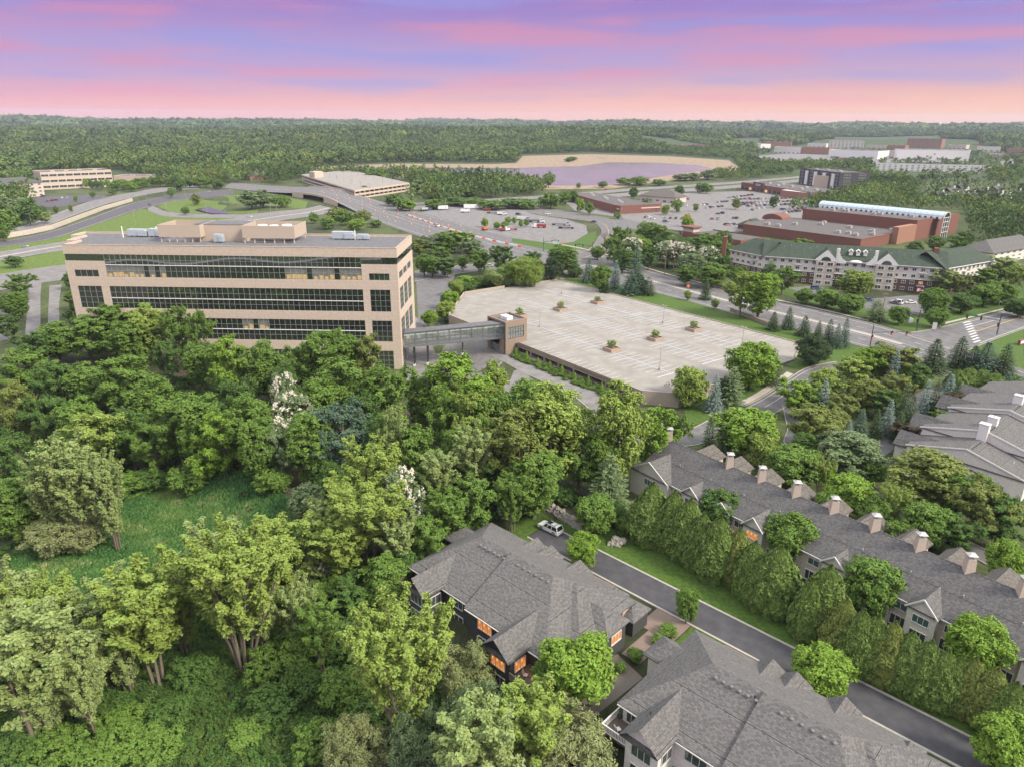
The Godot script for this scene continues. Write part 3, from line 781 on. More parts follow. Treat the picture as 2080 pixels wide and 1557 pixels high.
const FAR_BUILDINGS := [
	["office_building","beige three-storey office with ribbon windows beside the far-left trees","building",-549.9,-857.2,-494.5,-908.4,0.0,40,19.3,3,9,"beige_wall","far_glass","roof_gravel","flat"],
	["office_wing","long low beige wing behind a row of young trees","building",-504.5,-929.5,-406.4,-923.0,2.0,30,8.9,1,12,"beige_wall","far_glass","roof_gravel","flat"],
	["apartment_block","beige apartment block with grey hip roof at the far left","building",-527.4,-727.6,-506.1,-789.3,0.0,24,14.4,4,8,"siding_cream","far_glass","shingle_slate","hip"],
	["restaurant","low tan building with hipped roof beside the plaza","building",128.8,-741.0,159.2,-715.0,3.5,22,5.6,1,5,"siding_cream","far_glass","shingle_brown","hip"],
	["apartment_block","dark five-storey apartment block with white bays behind the strip mall","building",374.4,-965.9,389.6,-880.9,3.5,40,19.3,5,8,"panel_dark","far_glass","roof_gravel","flat"],
	["parking_ramp","small beige parking structure beside the dark apartment block","building",396.7,-894.7,439.4,-955.2,3.5,30,14.1,4,3,"beige_wall","beige_joint","roof_gravel","flat"],
	["apartment_block","long white four-storey apartments among the trees","building",621.5,-1272.2,764.2,-1210.3,3.5,22,10.8,4,18,"white","far_glass","roof_gravel","flat"],
	["store","huge white big-box store with red dot sign","building",863.3,-1676.0,995.7,-1627.4,3.5,60,20.5,1,2,"white","far_glass","roof_gravel","flat"],
	["store","white department store with brown loading front","building",740.7,-1754.2,816.2,-1670.3,3.5,60,16.8,1,3,"white","far_glass","roof_gravel","flat"],
	["store","grey-cream store between the two white stores","building",866.7,-1770.6,885.6,-1724.7,3.5,50,15.2,1,2,"siding_cream","far_glass","roof_gravel","flat"],
	["apartment_tower","white and grey six-storey apartment tower on the far right","building",988.3,-2342.8,1084.1,-2316.8,3.5,30,24.5,6,9,"siding_grey","far_glass","roof_gravel","flat"],
	["apartment_tower","brown and cream six-storey apartment tower near right horizon","building",1332.7,-2540.2,1403.2,-2458.0,3.5,30,29.1,6,9,"brick_pale","far_glass","roof_gravel","flat"],
	["apartment_block","pale four-storey block beyond the lake edge","building",659.4,-2287.1,726.2,-2298.4,3.5,25,18.6,4,6,"siding_cream","far_glass","roof_gravel","flat"],
	["store","low brick shops behind the trees past the lake","building",393.7,-2327.0,465.0,-2339.6,3.5,30,10.2,1,6,"brick","far_glass","roof_gravel","flat"],
	["store","long low tan shops past the lake","building",473.0,-2341.0,609.5,-2321.0,3.5,30,10.1,1,10,"brick_pale","far_glass","roof_gravel","flat"],
	["store","red-roofed low store near the far shops","building",848.9,-2552.0,933.5,-2517.2,3.5,40,15.7,1,8,"brick_pale","far_glass","brick","flat"],
	["store","white shop row facing the far parking lot","building",698.0,-2000.8,747.1,-1945.8,3.5,30,15.8,1,6,"siding_white","far_glass","roof_gravel","flat"],
	["store","tan brick shop row facing the far parking lot","building",749.8,-1946.2,800.3,-1894.7,3.5,30,16.6,1,8,"brick_pale","far_glass","roof_gravel","flat"],
	["house","small white-gabled house left of the far shops","house",372.5,-2368.1,401.4,-2373.3,3.5,15,11.8,2,3,"white","far_glass","shingle_grey","hip"],
	["apartment_block","cream gabled apartments right of the green-roofed building","building",270.8,-401.6,319.0,-431.6,3.5,18,6.5,3,8,"siding_white","far_glass","shingle_grey","hip"],
	["house","low dark-roofed house at the crossing beyond the overpass","house",-345.9,-967.5,-315.6,-978.3,3.5,20,6.3,1,4,"brick_pale","far_glass","shingle_brown","hip"],
	["store","low distant store, first from the left of the far right district","building",782.1,-2441.6,791.7,-2397.0,3.5,35,12.0,1,4,"white","far_glass","roof_gravel","flat"],
	["store","low distant store, second from the left of the far right district","building",992.3,-2528.0,1038.8,-2487.5,3.5,35,12.4,1,4,"siding_white","far_glass","roof_gravel","flat"],
	["store","low distant store, third from the left of the far right district","building",657.1,-1509.9,692.6,-1495.6,3.5,35,8.5,1,4,"brick_pale","far_glass","roof_gravel","flat"],
	["store","low distant store, fourth from the left of the far right district","building",1137.8,-2412.2,1183.4,-2375.9,3.5,35,10.4,1,4,"siding_cream","far_glass","roof_gravel","flat"],
	["store","low distant store, fifth from the left of the far right district","building",1186.8,-2376.5,1224.3,-2340.1,3.5,35,11.7,1,4,"brick_pale","far_glass","roof_gravel","flat"],
	["store","low distant store, sixth from the left of the far right district","building",1428.3,-2462.3,1465.1,-2423.7,3.5,35,12.1,1,4,"siding_cream","far_glass","roof_gravel","flat"],
	["store","low distant store, seventh from the left of the far right district","building",1173.9,-2007.1,1208.7,-1981.4,3.5,35,9.9,1,4,"white","far_glass","roof_gravel","flat"],
	["store","low distant store, eighth from the left of the far right district","building",1618.4,-2642.4,1654.6,-2597.9,3.5,35,11.3,1,4,"brick_pale","far_glass","roof_gravel","flat"],
	["store","low distant store, ninth from the left of the far right district","building",1393.8,-2247.4,1444.1,-2217.5,3.5,35,12.5,1,4,"siding_white","far_glass","roof_gravel","flat"],
	["store","low distant store, tenth from the left of the far right district","building",1114.5,-1753.5,1141.9,-1733.3,3.5,35,10.9,1,4,"siding_cream","far_glass","roof_gravel","flat"],
	["store","low distant store, eleventh from the left of the far right district","building",1634.8,-2545.3,1675.1,-2504.9,3.5,35,10.9,1,4,"siding_cream","far_glass","roof_gravel","flat"],
	["store","low distant store, twelfth from the left of the far right district","building",1384.0,-2102.4,1425.2,-2075.3,3.5,35,11.7,1,4,"brick_pale","far_glass","roof_gravel","flat"],
	["store","low distant store, thirteenth from the left of the far right district","building",1891.6,-2860.8,1932.2,-2810.1,3.5,35,12.2,1,4,"white","far_glass","roof_gravel","flat"],
]
const CARS := [
	[111.2,-605.0,3.63,0.83,"black",0],
	[113.0,-603.4,3.63,0.83,"white",0],
	[114.5,-594.7,3.63,-0.73,"white",0],
	[125.7,-599.2,3.63,1.27,"silver",0],
	[121.5,-575.3,3.63,0.00,"blue",0],
	[130.0,-597.9,3.63,1.25,"black",0],
	[170.7,-762.2,3.63,0.89,"silver",0],
	[134.3,-596.5,3.63,1.25,"blue",0],
	[173.2,-760.3,3.63,0.94,"black",0],
	[158.1,-690.5,3.63,2.28,"white",0],
	[175.6,-758.5,3.63,0.89,"white",0],
	[161.5,-693.5,3.63,2.34,"silver",0],
	[138.6,-595.1,3.63,1.25,"grey",0],
	[120.6,-513.1,3.63,-1.46,"black",0],
	[178.1,-756.6,3.63,0.91,"black",0],
	[164.8,-696.5,3.63,2.31,"white",0],
	[180.5,-754.8,3.63,0.91,"red",0],
	[174.9,-699.5,3.63,2.10,"red",0],
	[179.3,-701.9,3.63,2.07,"white",0],
	[183.6,-704.3,3.63,2.06,"white",0],
	[179.2,-675.6,3.63,2.19,"white",0],
	[188.0,-706.7,3.63,2.07,"grey",0],
	[183.8,-679.1,3.63,2.22,"grey",0],
	[163.8,-595.5,3.63,1.65,"red",0],
	[188.4,-682.6,3.63,2.18,"white",0],
	[204.3,-727.8,3.63,2.19,"white",0],
	[193.1,-686.2,3.63,2.20,"black",0],
	[178.4,-631.1,3.63,2.28,"grey",0],
	[168.9,-595.7,3.63,1.66,"silver",0],
	[208.1,-730.3,3.63,2.15,"black",0],
	[197.7,-689.7,3.63,2.26,"grey",0],
	[182.7,-634.8,3.63,2.32,"black",0],
	[211.9,-732.9,3.63,2.16,"black",0],
	[215.6,-735.4,3.63,2.17,"grey",0],
	[165.3,-560.5,3.63,1.90,"red",0],
	[229.1,-774.1,3.63,2.32,"silver",0],
	[168.8,-561.6,3.63,1.86,"silver",0],
	[225.1,-748.6,3.63,2.24,"white",0],
	[234.6,-779.0,3.63,2.33,"black",0],
	[183.5,-602.0,3.63,0.98,"grey",0],
	[240.0,-784.0,3.63,2.34,"white",0],
	[230.5,-752.9,3.63,2.22,"black",0],
	[172.3,-562.7,3.63,1.89,"blue",0],
	[185.7,-600.5,3.63,1.02,"black",0],
	[245.4,-788.9,3.63,2.34,"black",0],
	[236.0,-757.2,3.63,2.23,"grey",0],
	[219.2,-702.6,3.63,2.25,"black",0],
	[228.2,-723.9,3.63,1.85,"black",0],
	[250.8,-793.8,3.63,2.32,"grey",0],
	[223.9,-706.2,3.63,2.25,"blue",0],
	[241.5,-761.5,3.63,2.27,"blue",0],
	[242.0,-757.9,3.63,1.79,"silver",0],
	[256.2,-798.7,3.63,2.28,"red",0],
	[232.7,-725.2,3.63,1.81,"black",0],
	[228.7,-709.8,3.63,2.20,"silver",0],
	[247.0,-765.8,3.63,2.21,"silver",0],
	[223.7,-693.4,3.63,1.95,"black",0],
	[246.5,-759.1,3.63,1.85,"red",0],
	[261.7,-803.6,3.63,2.34,"blue",0],
	[237.1,-726.4,3.63,1.88,"red",0],
	[233.5,-713.4,3.63,2.21,"grey",0],
	[228.2,-695.1,3.63,1.90,"white",0],
	[218.2,-662.4,3.63,-1.54,"black",0],
	[251.0,-760.3,3.63,1.84,"grey",0],
	[241.6,-727.7,3.63,1.83,"silver",0],
	[238.2,-716.9,3.63,2.20,"silver",0],
	[232.8,-696.8,3.63,1.97,"grey",0],
	[255.5,-761.4,3.63,1.83,"grey",0],
	[227.6,-677.6,3.63,1.93,"white",0],
	[243.0,-720.5,3.63,2.20,"white",0],
	[246.1,-728.9,3.63,1.87,"white",0],
	[237.3,-698.5,3.63,1.94,"silver",0],
	[260.0,-762.6,3.63,1.79,"white",0],
	[247.7,-724.1,3.63,2.22,"white",0],
	[250.6,-730.2,3.63,1.86,"silver",0],
	[233.4,-679.9,3.63,1.93,"white",0],
	[241.9,-700.2,3.63,1.96,"grey",0],
	[264.5,-763.8,3.63,1.86,"silver",0],
	[252.5,-727.7,3.63,2.23,"silver",0],
	[255.1,-731.4,3.63,1.85,"silver",0],
	[246.5,-701.9,3.63,1.96,"white",0],
	[269.0,-765.0,3.63,1.85,"white",0],
	[259.5,-732.7,3.63,1.87,"white",0],
	[251.0,-703.6,3.63,1.90,"white",0],
	[273.6,-766.2,3.63,1.83,"blue",0],
	[264.0,-733.9,3.63,1.84,"silver",0],
	[278.1,-767.4,3.63,1.82,"white",0],
	[255.6,-705.2,3.63,1.91,"white",0],
	[268.5,-735.2,3.63,1.82,"grey",0],
	[282.6,-768.5,3.63,1.85,"red",0],
	[260.1,-706.9,3.63,1.92,"blue",0],
	[246.8,-666.7,3.63,1.96,"blue",0],
	[273.0,-736.4,3.63,1.85,"grey",0],
	[287.1,-769.7,3.63,1.79,"grey",0],
	[264.7,-708.6,3.63,1.90,"black",0],
	[241.0,-644.3,3.63,2.11,"white",0],
	[251.1,-668.6,3.63,1.98,"white",0],
	[277.5,-737.7,3.63,1.83,"grey",0],
	[269.3,-710.3,3.63,1.89,"red",0],
	[245.3,-646.8,3.63,2.11,"grey",0],
	[255.4,-670.5,3.63,2.02,"white",0],
	[281.9,-738.9,3.63,1.81,"black",0],
	[249.6,-649.3,3.63,2.08,"grey",0],
	[273.8,-712.0,3.63,1.91,"black",0],
	[259.7,-672.4,3.63,1.96,"white",0],
	[286.4,-740.2,3.63,1.83,"grey",0],
	[253.8,-651.9,3.63,2.14,"black",0],
	[278.4,-713.7,3.63,1.90,"white",0],
	[264.0,-674.3,3.63,2.02,"grey",0],
	[258.1,-654.4,3.63,2.14,"silver",0],
	[282.9,-715.4,3.63,1.96,"black",0],
	[268.3,-676.2,3.63,1.99,"red",0],
	[262.4,-657.0,3.63,2.08,"red",0],
	[287.5,-717.1,3.63,1.96,"blue",0],
	[272.6,-678.1,3.63,2.01,"silver",0],
	[266.7,-659.5,3.63,2.09,"grey",0],
	[270.9,-662.1,3.63,2.14,"silver",0],
	[-316.7,-461.9,0.13,-0.00,"silver",1],
	[-502.9,-780.1,0.13,3.24,"grey",1],
	[-503.2,-782.7,0.13,3.23,"grey",1],
	[-466.5,-729.7,0.13,3.07,"grey",1],
	[-466.0,-736.0,0.13,3.04,"red",1],
	[-465.6,-742.3,0.13,3.06,"black",1],
	[-474.2,-766.2,0.13,2.25,"white",1],
	[-470.7,-769.0,0.13,2.22,"silver",1],
	[-337.4,-808.7,3.51,-0.16,"silver",1],
	[-221.6,-607.6,1.82,-0.32,"white",1],
	[-221.7,-821.0,3.63,0.08,"silver",1],
	[-201.3,-810.5,3.63,0.09,"blue",1],
	[-129.9,-688.0,3.63,-1.19,"white",1],
	[-57.0,-543.3,3.63,-1.05,"white",1],
	[-32.1,-310.0,0.23,0.78,"white",1],
	[-12.5,-386.8,3.63,-0.00,"silver",1],
	[4.4,-617.2,3.63,0.02,"black",1],
	[16.9,-677.3,3.63,0.05,"grey",1],
	[25.7,-785.7,3.63,0.05,"blue",1],
	[29.9,-621.9,3.63,0.06,"white",1],
	[64.2,-572.6,3.63,0.04,"black",1],
	[108.3,-855.4,3.63,0.11,"red",1],
	[62.5,-378.8,3.63,-1.32,"white",1],
	[194.7,-836.4,3.63,0.06,"grey",1],
	[326.1,-978.3,3.63,0.06,"blue",1],
	[145.3,-335.1,3.63,-0.01,"blue",1],
	[159.2,-311.6,3.63,0.06,"blue",1],
	[168.9,-306.8,3.63,2.21,"grey",1],
	[170.3,-307.8,3.63,2.17,"white",1],
	[176.2,-307.5,3.63,0.03,"white",1],
	[189.3,-298.5,3.63,0.55,"grey",1],
]
const POLES := [
	["street",-368.4,-551.2,0.00,10.9],
	["street",-351.8,-549.2,0.00,11.6],
	["street",-377.2,-671.6,0.00,12.2],
	["street",-297.7,-568.2,0.00,12.0],
	["street",-377.3,-750.7,0.00,12.5],
	["street",-316.8,-663.1,0.00,12.0],
	["street",-348.6,-776.3,1.66,10.8],
	["street",-269.2,-636.8,0.34,11.6],
	["street",-267.1,-783.6,3.50,10.9],
	["street",-199.1,-595.8,2.48,12.5],
	["street",-208.1,-639.0,3.42,11.6],
	["street",-76.3,-758.4,3.50,12.6],
	["street",-56.9,-610.8,3.50,12.8],
	["street",28.0,-477.2,3.50,8.8],
	["street",42.2,-499.5,3.50,9.2],
	["street",76.4,-537.3,3.50,9.8],
	["street",85.2,-573.6,3.50,10.5],
	["street",94.6,-525.4,3.50,11.1],
	["street",105.6,-546.5,3.50,11.5],
	["street",135.9,-613.6,3.50,10.3],
	["street",138.5,-567.3,3.50,8.8],
	["street",186.8,-749.3,3.50,10.4],
	["street",207.7,-813.8,3.50,11.3],
	["street",200.0,-691.4,3.50,10.6],
	["street",178.2,-602.5,3.50,12.7],
	["street",234.3,-777.3,3.50,9.7],
	["street",209.1,-652.5,3.50,12.8],
	["street",197.5,-584.8,3.50,8.2],
	["street",263.9,-748.9,3.50,10.4],
	["street",286.1,-731.3,3.50,11.2],
	["street",202.2,-288.5,3.50,5.5],
	["wood",-19.2,-705.0,3.50,12.8],
	["wood",-7.2,-701.3,3.50,11.7],
	["wood",-2.5,-697.2,3.50,11.6],
	["wood",79.4,-368.2,3.50,13.8],
	["wood",86.9,-381.6,3.50,16.4],
	["wood",147.4,-275.6,3.50,12.6],
]
const SPOTS := {
	"plaza": [Vector3(56.88,3.50,-741.60),Vector3(91.24,3.50,-628.43),Vector3(130.21,3.50,-644.73)],
	"strip": [Vector3(274.88,3.50,-886.27),Vector3(306.19,3.50,-756.29),Vector3(342.59,3.50,-773.51)],
	"far_ramp": [Vector3(-274.87,3.50,-956.62),Vector3(-159.53,3.50,-738.46),Vector3(-117.86,3.50,-833.97)],
	"wall": [Vector3(-355.96,0.00,-486.79),Vector3(-348.11,0.00,-516.45),Vector3(-347.04,0.00,-541.46),Vector3(-376.46,0.00,-667.74),Vector3(-386.82,0.00,-740.49)],
	"signals": [Vector3(18.89,3.50,-438.39),Vector3(47.21,3.50,-422.27),Vector3(127.04,3.50,-241.45),Vector3(155.46,3.50,-263.61),Vector3(183.26,3.50,-258.83)],
	"barrier": [Vector3(-89.93,3.50,-612.52),Vector3(-61.40,3.50,-555.46),Vector3(-35.46,3.50,-507.84),Vector3(-13.66,3.50,-475.56),Vector3(5.70,3.50,-450.67)],
	"staging": [Vector3(-78.78,3.50,-645.02),Vector3(-72.56,3.50,-660.60),Vector3(-62.59,3.50,-649.62),Vector3(-36.66,3.50,-658.62),Vector3(-41.67,3.50,-632.33),Vector3(-22.90,3.50,-647.93),Vector3(-11.34,3.50,-616.42),Vector3(-17.90,3.50,-626.45),Vector3(7.13,3.50,-581.94),Vector3(16.72,3.50,-570.46),Vector3(21.44,3.50,-540.14),Vector3(-0.68,3.50,-526.32),Vector3(35.20,3.50,-554.24),Vector3(39.58,3.50,-535.70),Vector3(48.11,3.50,-528.40),Vector3(-20.46,3.50,-525.48),Vector3(-7.81,3.50,-521.04)],
	"flag": [Vector3(168.88,3.50,-287.67)],
	"bridge": [Vector3(-193.67,3.50,-712.90)],
	"rocks": [Vector3(7.76,0.00,-133.48),Vector3(10.51,0.00,-130.28),Vector3(12.85,0.00,-127.21),Vector3(15.14,0.00,-124.62),Vector3(19.61,0.00,-120.56),Vector3(21.62,0.00,-119.71)],
	"mailbox": [],
	"retwall": [Vector3(92.15,3.50,-292.35),Vector3(95.12,3.50,-284.31),Vector3(100.24,3.50,-269.39)],
	"monument": [Vector3(159.01,3.50,-275.84),Vector3(162.17,3.50,-263.76),Vector3(184.09,3.50,-246.20)],
}
const MID_TREES := [
	[-343,-482,0.0,12,9.9,"green"],
	[-361,-513,0.0,18,17.5,"green"],
	[-409,-597,0.0,20,24.3,"grey"],
	[-278,-394,0.0,7,9.9,"dark"],
	[-375,-560,0.0,20,19.0,"dark"],
	[-411,-634,0.0,7,6.0,"dark"],
	[-372,-573,0.0,10,10.1,"light"],
	[-552,-876,0.0,12,11.7,"bright"],
	[-596,-958,0.0,12,14.1,"green"],
	[-400,-634,0.0,7,5.2,"dark"],
	[-392,-643,0.0,7,3.5,"green"],
	[-438,-730,0.0,7,4.9,"bright"],
	[-511,-879,0.0,12,8.2,"bright"],
	[-497,-864,0.0,12,7.0,"dark"],
	[-445,-773,0.0,7,6.2,"green"],
	[-491,-865,0.0,12,8.1,"dark"],
	[-485,-865,0.0,12,7.0,"green"],
	[-482,-873,0.0,12,8.2,"bright"],
	[-439,-802,0.0,7,9.7,"green"],
	[-462,-852,0.0,12,14.9,"green"],
	[-460,-867,0.0,12,16.3,"green"],
	[-438,-840,0.0,12,14.6,"bright"],
	[-450,-879,0.4,12,16.5,"green"],
	[-445,-887,0.9,12,14.3,"green"],
	[-440,-896,1.5,12,12.0,"dark"],
	[-428,-890,2.0,12,13.1,"green"],
	[-414,-883,2.5,12,11.8,"green"],
	[-360,-770,0.7,12,9.3,"green"],
	[-406,-885,3.0,12,13.0,"dark"],
	[-377,-828,2.3,12,14.4,"dark"],
	[-285,-631,0.0,8,7.7,"green"],
	[-380,-860,3.2,12,13.8,"dark"],
	[-305,-701,0.9,11,10.4,"olive"],
	[-369,-858,3.5,12,17.2,"green"],
	[-363,-866,3.5,12,17.4,"green"],
	[-340,-844,3.5,12,17.0,"dark"],
	[-235,-652,2.8,17,22.0,"grey"],
	[-228,-662,3.4,16,20.5,"grey"],
	[-211,-664,3.5,11,17.9,"green"],
	[-154,-558,3.2,9,9.1,"green"],
	[-252,-941,3.5,14,12.6,"olive"],
	[-136,-530,3.1,9,13.0,"green"],
	[-140,-572,3.5,11,17.1,"olive"],
	[-127,-547,3.5,11,14.9,"green"],
	[-114,-522,3.5,8,15.7,"bright"],
	[-116,-557,3.5,11,15.1,"olive"],
	[-157,-775,3.5,10,17.7,"green"],
	[-180,-959,3.5,17,26.0,"green"],
	[-102,-538,3.5,6,11.0,"green"],
	[-110,-674,3.5,12,18.2,"dark"],
	[-98,-643,3.5,12,17.4,"green"],
	[-92,-642,3.5,10,14.8,"bright"],
	[-102,-793,3.5,15,21.3,"grey"],
	[-95,-823,3.5,16,24.2,"green"],
	[-82,-756,3.5,11,25.4,"grey"],
	[-70,-658,3.5,9,22.2,"green"],
	[-81,-849,3.5,17,26.0,"green"],
	[-56,-686,3.5,9,26.0,"dark"],
	[-65,-862,3.5,19,26.0,"dark"],
	[-45,-771,3.5,11,22.8,"dark"],
	[-38,-678,3.5,9,26.0,"green"],
	[-21,-540,3.5,7,6.6,"bright"],
	[-30,-868,3.5,11,12.8,"bright"],
	[-19,-656,3.5,9,26.0,"green"],
	[-12,-529,3.5,6,5.8,"bright"],
	[-18,-851,3.5,9,11.4,"green"],
	[-6,-527,3.5,7,6.5,"bright"],
	[-4,-558,3.5,6,5.3,"bright"],
	[-1,-666,3.5,9,26.0,"dark"],
	[1,-558,3.5,6,4.6,"bright"],
	[6,-541,3.5,6,4.4,"bright"],
	[12,-663,3.5,9,26.0,"green"],
	[10,-547,3.5,6,5.2,"green"],
	[32,-864,3.5,10,11.6,"light"],
	[29,-685,3.5,10,13.9,"green"],
	[43,-889,3.5,19,16.6,"green"],
	[35,-666,3.5,14,19.8,"green"],
	[48,-698,3.5,13,14.1,"green"],
	[55,-732,3.5,11,9.8,"green"],
	[109,-1474,3.5,8,19.5,"dark"],
	[120,-1516,3.5,9,22.1,"green"],
	[59,-721,3.5,12,12.6,"dark"],
	[78,-877,3.5,7,5.9,"green"],
	[59,-642,3.5,13,10.4,"bright"],
	[65,-619,3.5,12,9.2,"green"],
	[108,-889,3.5,8,14.3,"grey"],
	[86,-594,3.5,6,6.5,"green"],
	[141,-928,3.5,10,26.0,"green"],
	[125,-759,3.5,12,11.2,"dark"],
	[160,-932,3.5,11,26.0,"green"],
	[121,-658,3.5,11,11.5,"grey"],
	[184,-926,3.5,8,18.6,"green"],
	[131,-624,3.5,9,8.5,"bright"],
	[146,-649,3.5,12,10.5,"green"],
	[145,-639,3.5,5,4.3,"green"],
	[178,-787,3.5,12,10.6,"dark"],
	[230,-1009,3.5,10,26.0,"grey"],
	[132,-550,3.5,10,7.5,"gold"],
	[127,-524,3.5,11,10.0,"bright"],
	[248,-1015,3.5,11,26.0,"grey"],
	[163,-649,3.5,7,5.3,"green"],
	[212,-829,3.5,11,13.3,"dark"],
	[217,-823,3.5,12,14.3,"green"],
	[274,-1038,3.5,13,26.0,"grey"],
	[303,-1081,3.5,14,26.0,"grey"],
	[204,-667,3.5,11,9.9,"olive"],
	[203,-568,3.5,9,8.5,"conifer"],
	[244,-682,3.5,12,10.1,"dark"],
	[284,-694,3.5,8,9.4,"bright"],
]

# ------------------------------------------------------------------ plants
class Leaves:
	var v := PackedVector3Array()
	var n := PackedVector3Array()
	var c := PackedColorArray()
	var r := RandomNumberGenerator.new()
	var jitter := 0.28
	var hue := 0.16
	func unit() -> Vector3:
		var z := r.randf_range(-1.0, 1.0)
		var a := r.randf() * TAU
		var q := sqrt(1.0 - z * z)
		return Vector3(q * cos(a), z, q * sin(a))
	# one leaf clump: a folded four-cornered blade, long axis lo
	func leaf(p: Vector3, nn: Vector3, lo: Vector3, s: float, slim := 0.55, fold := 0.25) -> void:
		var t := (lo - nn * lo.dot(nn)).normalized() * s
		var b := nn.cross(t) * slim
		var lift := nn * s * fold
		var p0 := p - t; var p1 := p + b + lift; var p2 := p + t; var p3 := p - b + lift
		var n1 := (p2 - p0).cross(p1 - p0).normalized()
		var n2 := (p3 - p0).cross(p2 - p0).normalized()
		v.append_array([p0, p1, p2, p0, p2, p3])
		n.append_array([n1, n1, n1, n2, n2, n2])
		var k := 1.0 + r.randf_range(-jitter, jitter)
		var h := r.randf_range(-hue, hue)
		var col := Color(k * (1.0 + h), k, k * (1.0 - h))
		c.append_array([col, col, col, col, col, col])
	func blob(o: Vector3, rad: Vector3, out: Vector3, cards: int, s: float, slim := 0.55, hang := 0.0) -> void:
		# leaves gather in tufts at the ends of twigs, with gaps between
		var per := 13
		for i in maxi(1, cards / per):
			var d := (unit() + out * 0.55 + Vector3(0, 0.22, 0)).normalized()
			var q := o + d * rad * (0.5 + 0.62 * sqrt(r.randf()))
			var tone := r.randf_range(0.86, 1.16)
			var sag := Vector3(0, -hang * s * 1.6, 0)
			for k in per:
				var e := unit()
				var p := q + e * s * r.randf_range(0.4, 2.1) + sag * r.randf() * 2.0
				var nn := (d * 0.7 + e * 0.6 + unit() * 0.7 + Vector3(0, 0.4, 0)).normalized()
				leaf(p, nn, unit() + Vector3(0, -hang, 0) + e * 0.6, s * r.randf_range(0.6, 1.25), slim)
				for c6 in range(c.size() - 6, c.size()): c[c6] = Color(c[c6].r * tone, c[c6].g * tone, c[c6].b * tone)
	func mesh() -> ArrayMesh:
		var m := ArrayMesh.new()
		var a := []
		a.resize(Mesh.ARRAY_MAX)
		a[Mesh.ARRAY_VERTEX] = v; a[Mesh.ARRAY_NORMAL] = n; a[Mesh.ARRAY_COLOR] = c
		m.add_surface_from_arrays(Mesh.PRIMITIVE_TRIANGLES, a)
		return m

func bend(a: Vector3, b: Vector3, sag: Vector3, r0: float, r1: float, mb: MB, steps := 5, sides := 5) -> void:
	var pts := PackedVector3Array()
	var rad := PackedFloat32Array()
	for i in steps + 1:
		var t := float(i) / steps
		pts.append(a.lerp(b, t) + sag * 4.0 * t * (1.0 - t))
		rad.append(lerpf(r0, r1, t))
	mb.tube(pts, rad, sides)

# o: seed, h, w, bole (bare trunk share), blobs, br (blob radius), cards per blob, s (leaf clump size), tall (blob stretch), up (limbs rise), stems
func leafy(o: Dictionary) -> Dictionary:
	var L := Leaves.new()
	L.r.seed = o.seed
	L.jitter = o.get("jitter", 0.28)
	L.hue = o.get("hue", 0.14)
	var H: float = o.h; var W: float = o.w
	var bole: float = o.bole * H
	var cy := bole + (H - bole) * 0.52
	var ry := (H - bole) * 0.5
	var tall: float = o.get("tall", 1.0)
	var stems: int = o.get("stems", 1)
	var woods: Array = []
	var tops: Array[Vector3] = []
	var feet: Array[Vector3] = []
	for k in stems:
		var a := TAU * (k + L.r.randf() * 0.5) / stems
		var lean := 0.0 if stems == 1 else W * 0.24 * L.r.randf_range(0.6, 1.2)
		var foot := Vector3(cos(a), 0, sin(a)) * (0.0 if stems == 1 else 0.35)
		var top := Vector3(cos(a) * lean, cy + ry * L.r.randf_range(-0.05, 0.3), sin(a) * lean)
		feet.append(foot); tops.append(top)
		var wood := MB.new()
		woods.append(wood)
		var thick: float = o.get("thick", H * 0.021) * (1.0 if stems == 1 else 0.6)
		bend(foot - Vector3(0, 0.8, 0), top, Vector3(L.r.randf_range(-0.3, 0.3), 0, L.r.randf_range(-0.3, 0.3)), thick, thick * 0.3, wood, 7, 7)
	var blobs: int = o.blobs
	for i in blobs:
		# spread evenly over the crown: golden spiral, inner ones now and then
		var f := (i + 0.5) / blobs
		var zz := 1.0 - 2.0 * f
		var a := i * 2.39996 + L.r.randf() * 0.7
		var q := sqrt(1.0 - zz * zz)
		var d := Vector3(q * cos(a), zz, q * sin(a))
		var rr := L.r.randf_range(0.5, 0.82) if L.r.randf() > 0.18 else L.r.randf_range(0.1, 0.5)
		var shape: float = o.get("taper", 0.0)
		var wy := 1.0 - shape * (0.5 + 0.5 * d.y)
		if d.y < 0.0: wy *= o.get("skirt", 0.85)
		var p := Vector3(d.x * W * 0.5 * rr * wy, cy + d.y * ry * rr * 1.12, d.z * W * 0.5 * rr * wy)
		p += L.unit() * W * 0.03
		var br: float = o.br * L.r.randf_range(0.72, 1.25) * lerpf(0.8, 1.0, wy)
		var out := (p - Vector3(0, cy - ry * 0.3, 0)).normalized()
		L.blob(p, Vector3(br, br * tall, br), out, int(o.cards * br * br / (o.br * o.br)), o.s, o.get("slim", 0.55), o.get("hang", 0.0))
		if i % int(o.get("limb_each", 2)) == 0:
			var k := 0
			for j in stems:
				if tops[j].distance_to(p) < tops[k].distance_to(p): k = j
			var at := feet[k].lerp(tops[k], clampf((p.y * 0.62 - o.get("up", 0.0) * H * 0.1) / maxf(tops[k].y, 0.1), 0.22, 0.95))
			bend(at, p, Vector3(0, 0.35, 0), H * 0.0075, H * 0.0022, woods[k], 4, 4)
	var me := L.mesh()
	var box := me.get_aabb()
	return {"crown": me, "woods": woods.map(func(q: MB) -> Mesh: return q.mesh()), "h": box.end.y * 0.975, "w": (box.size.x + box.size.z) * 0.5 * 0.95}

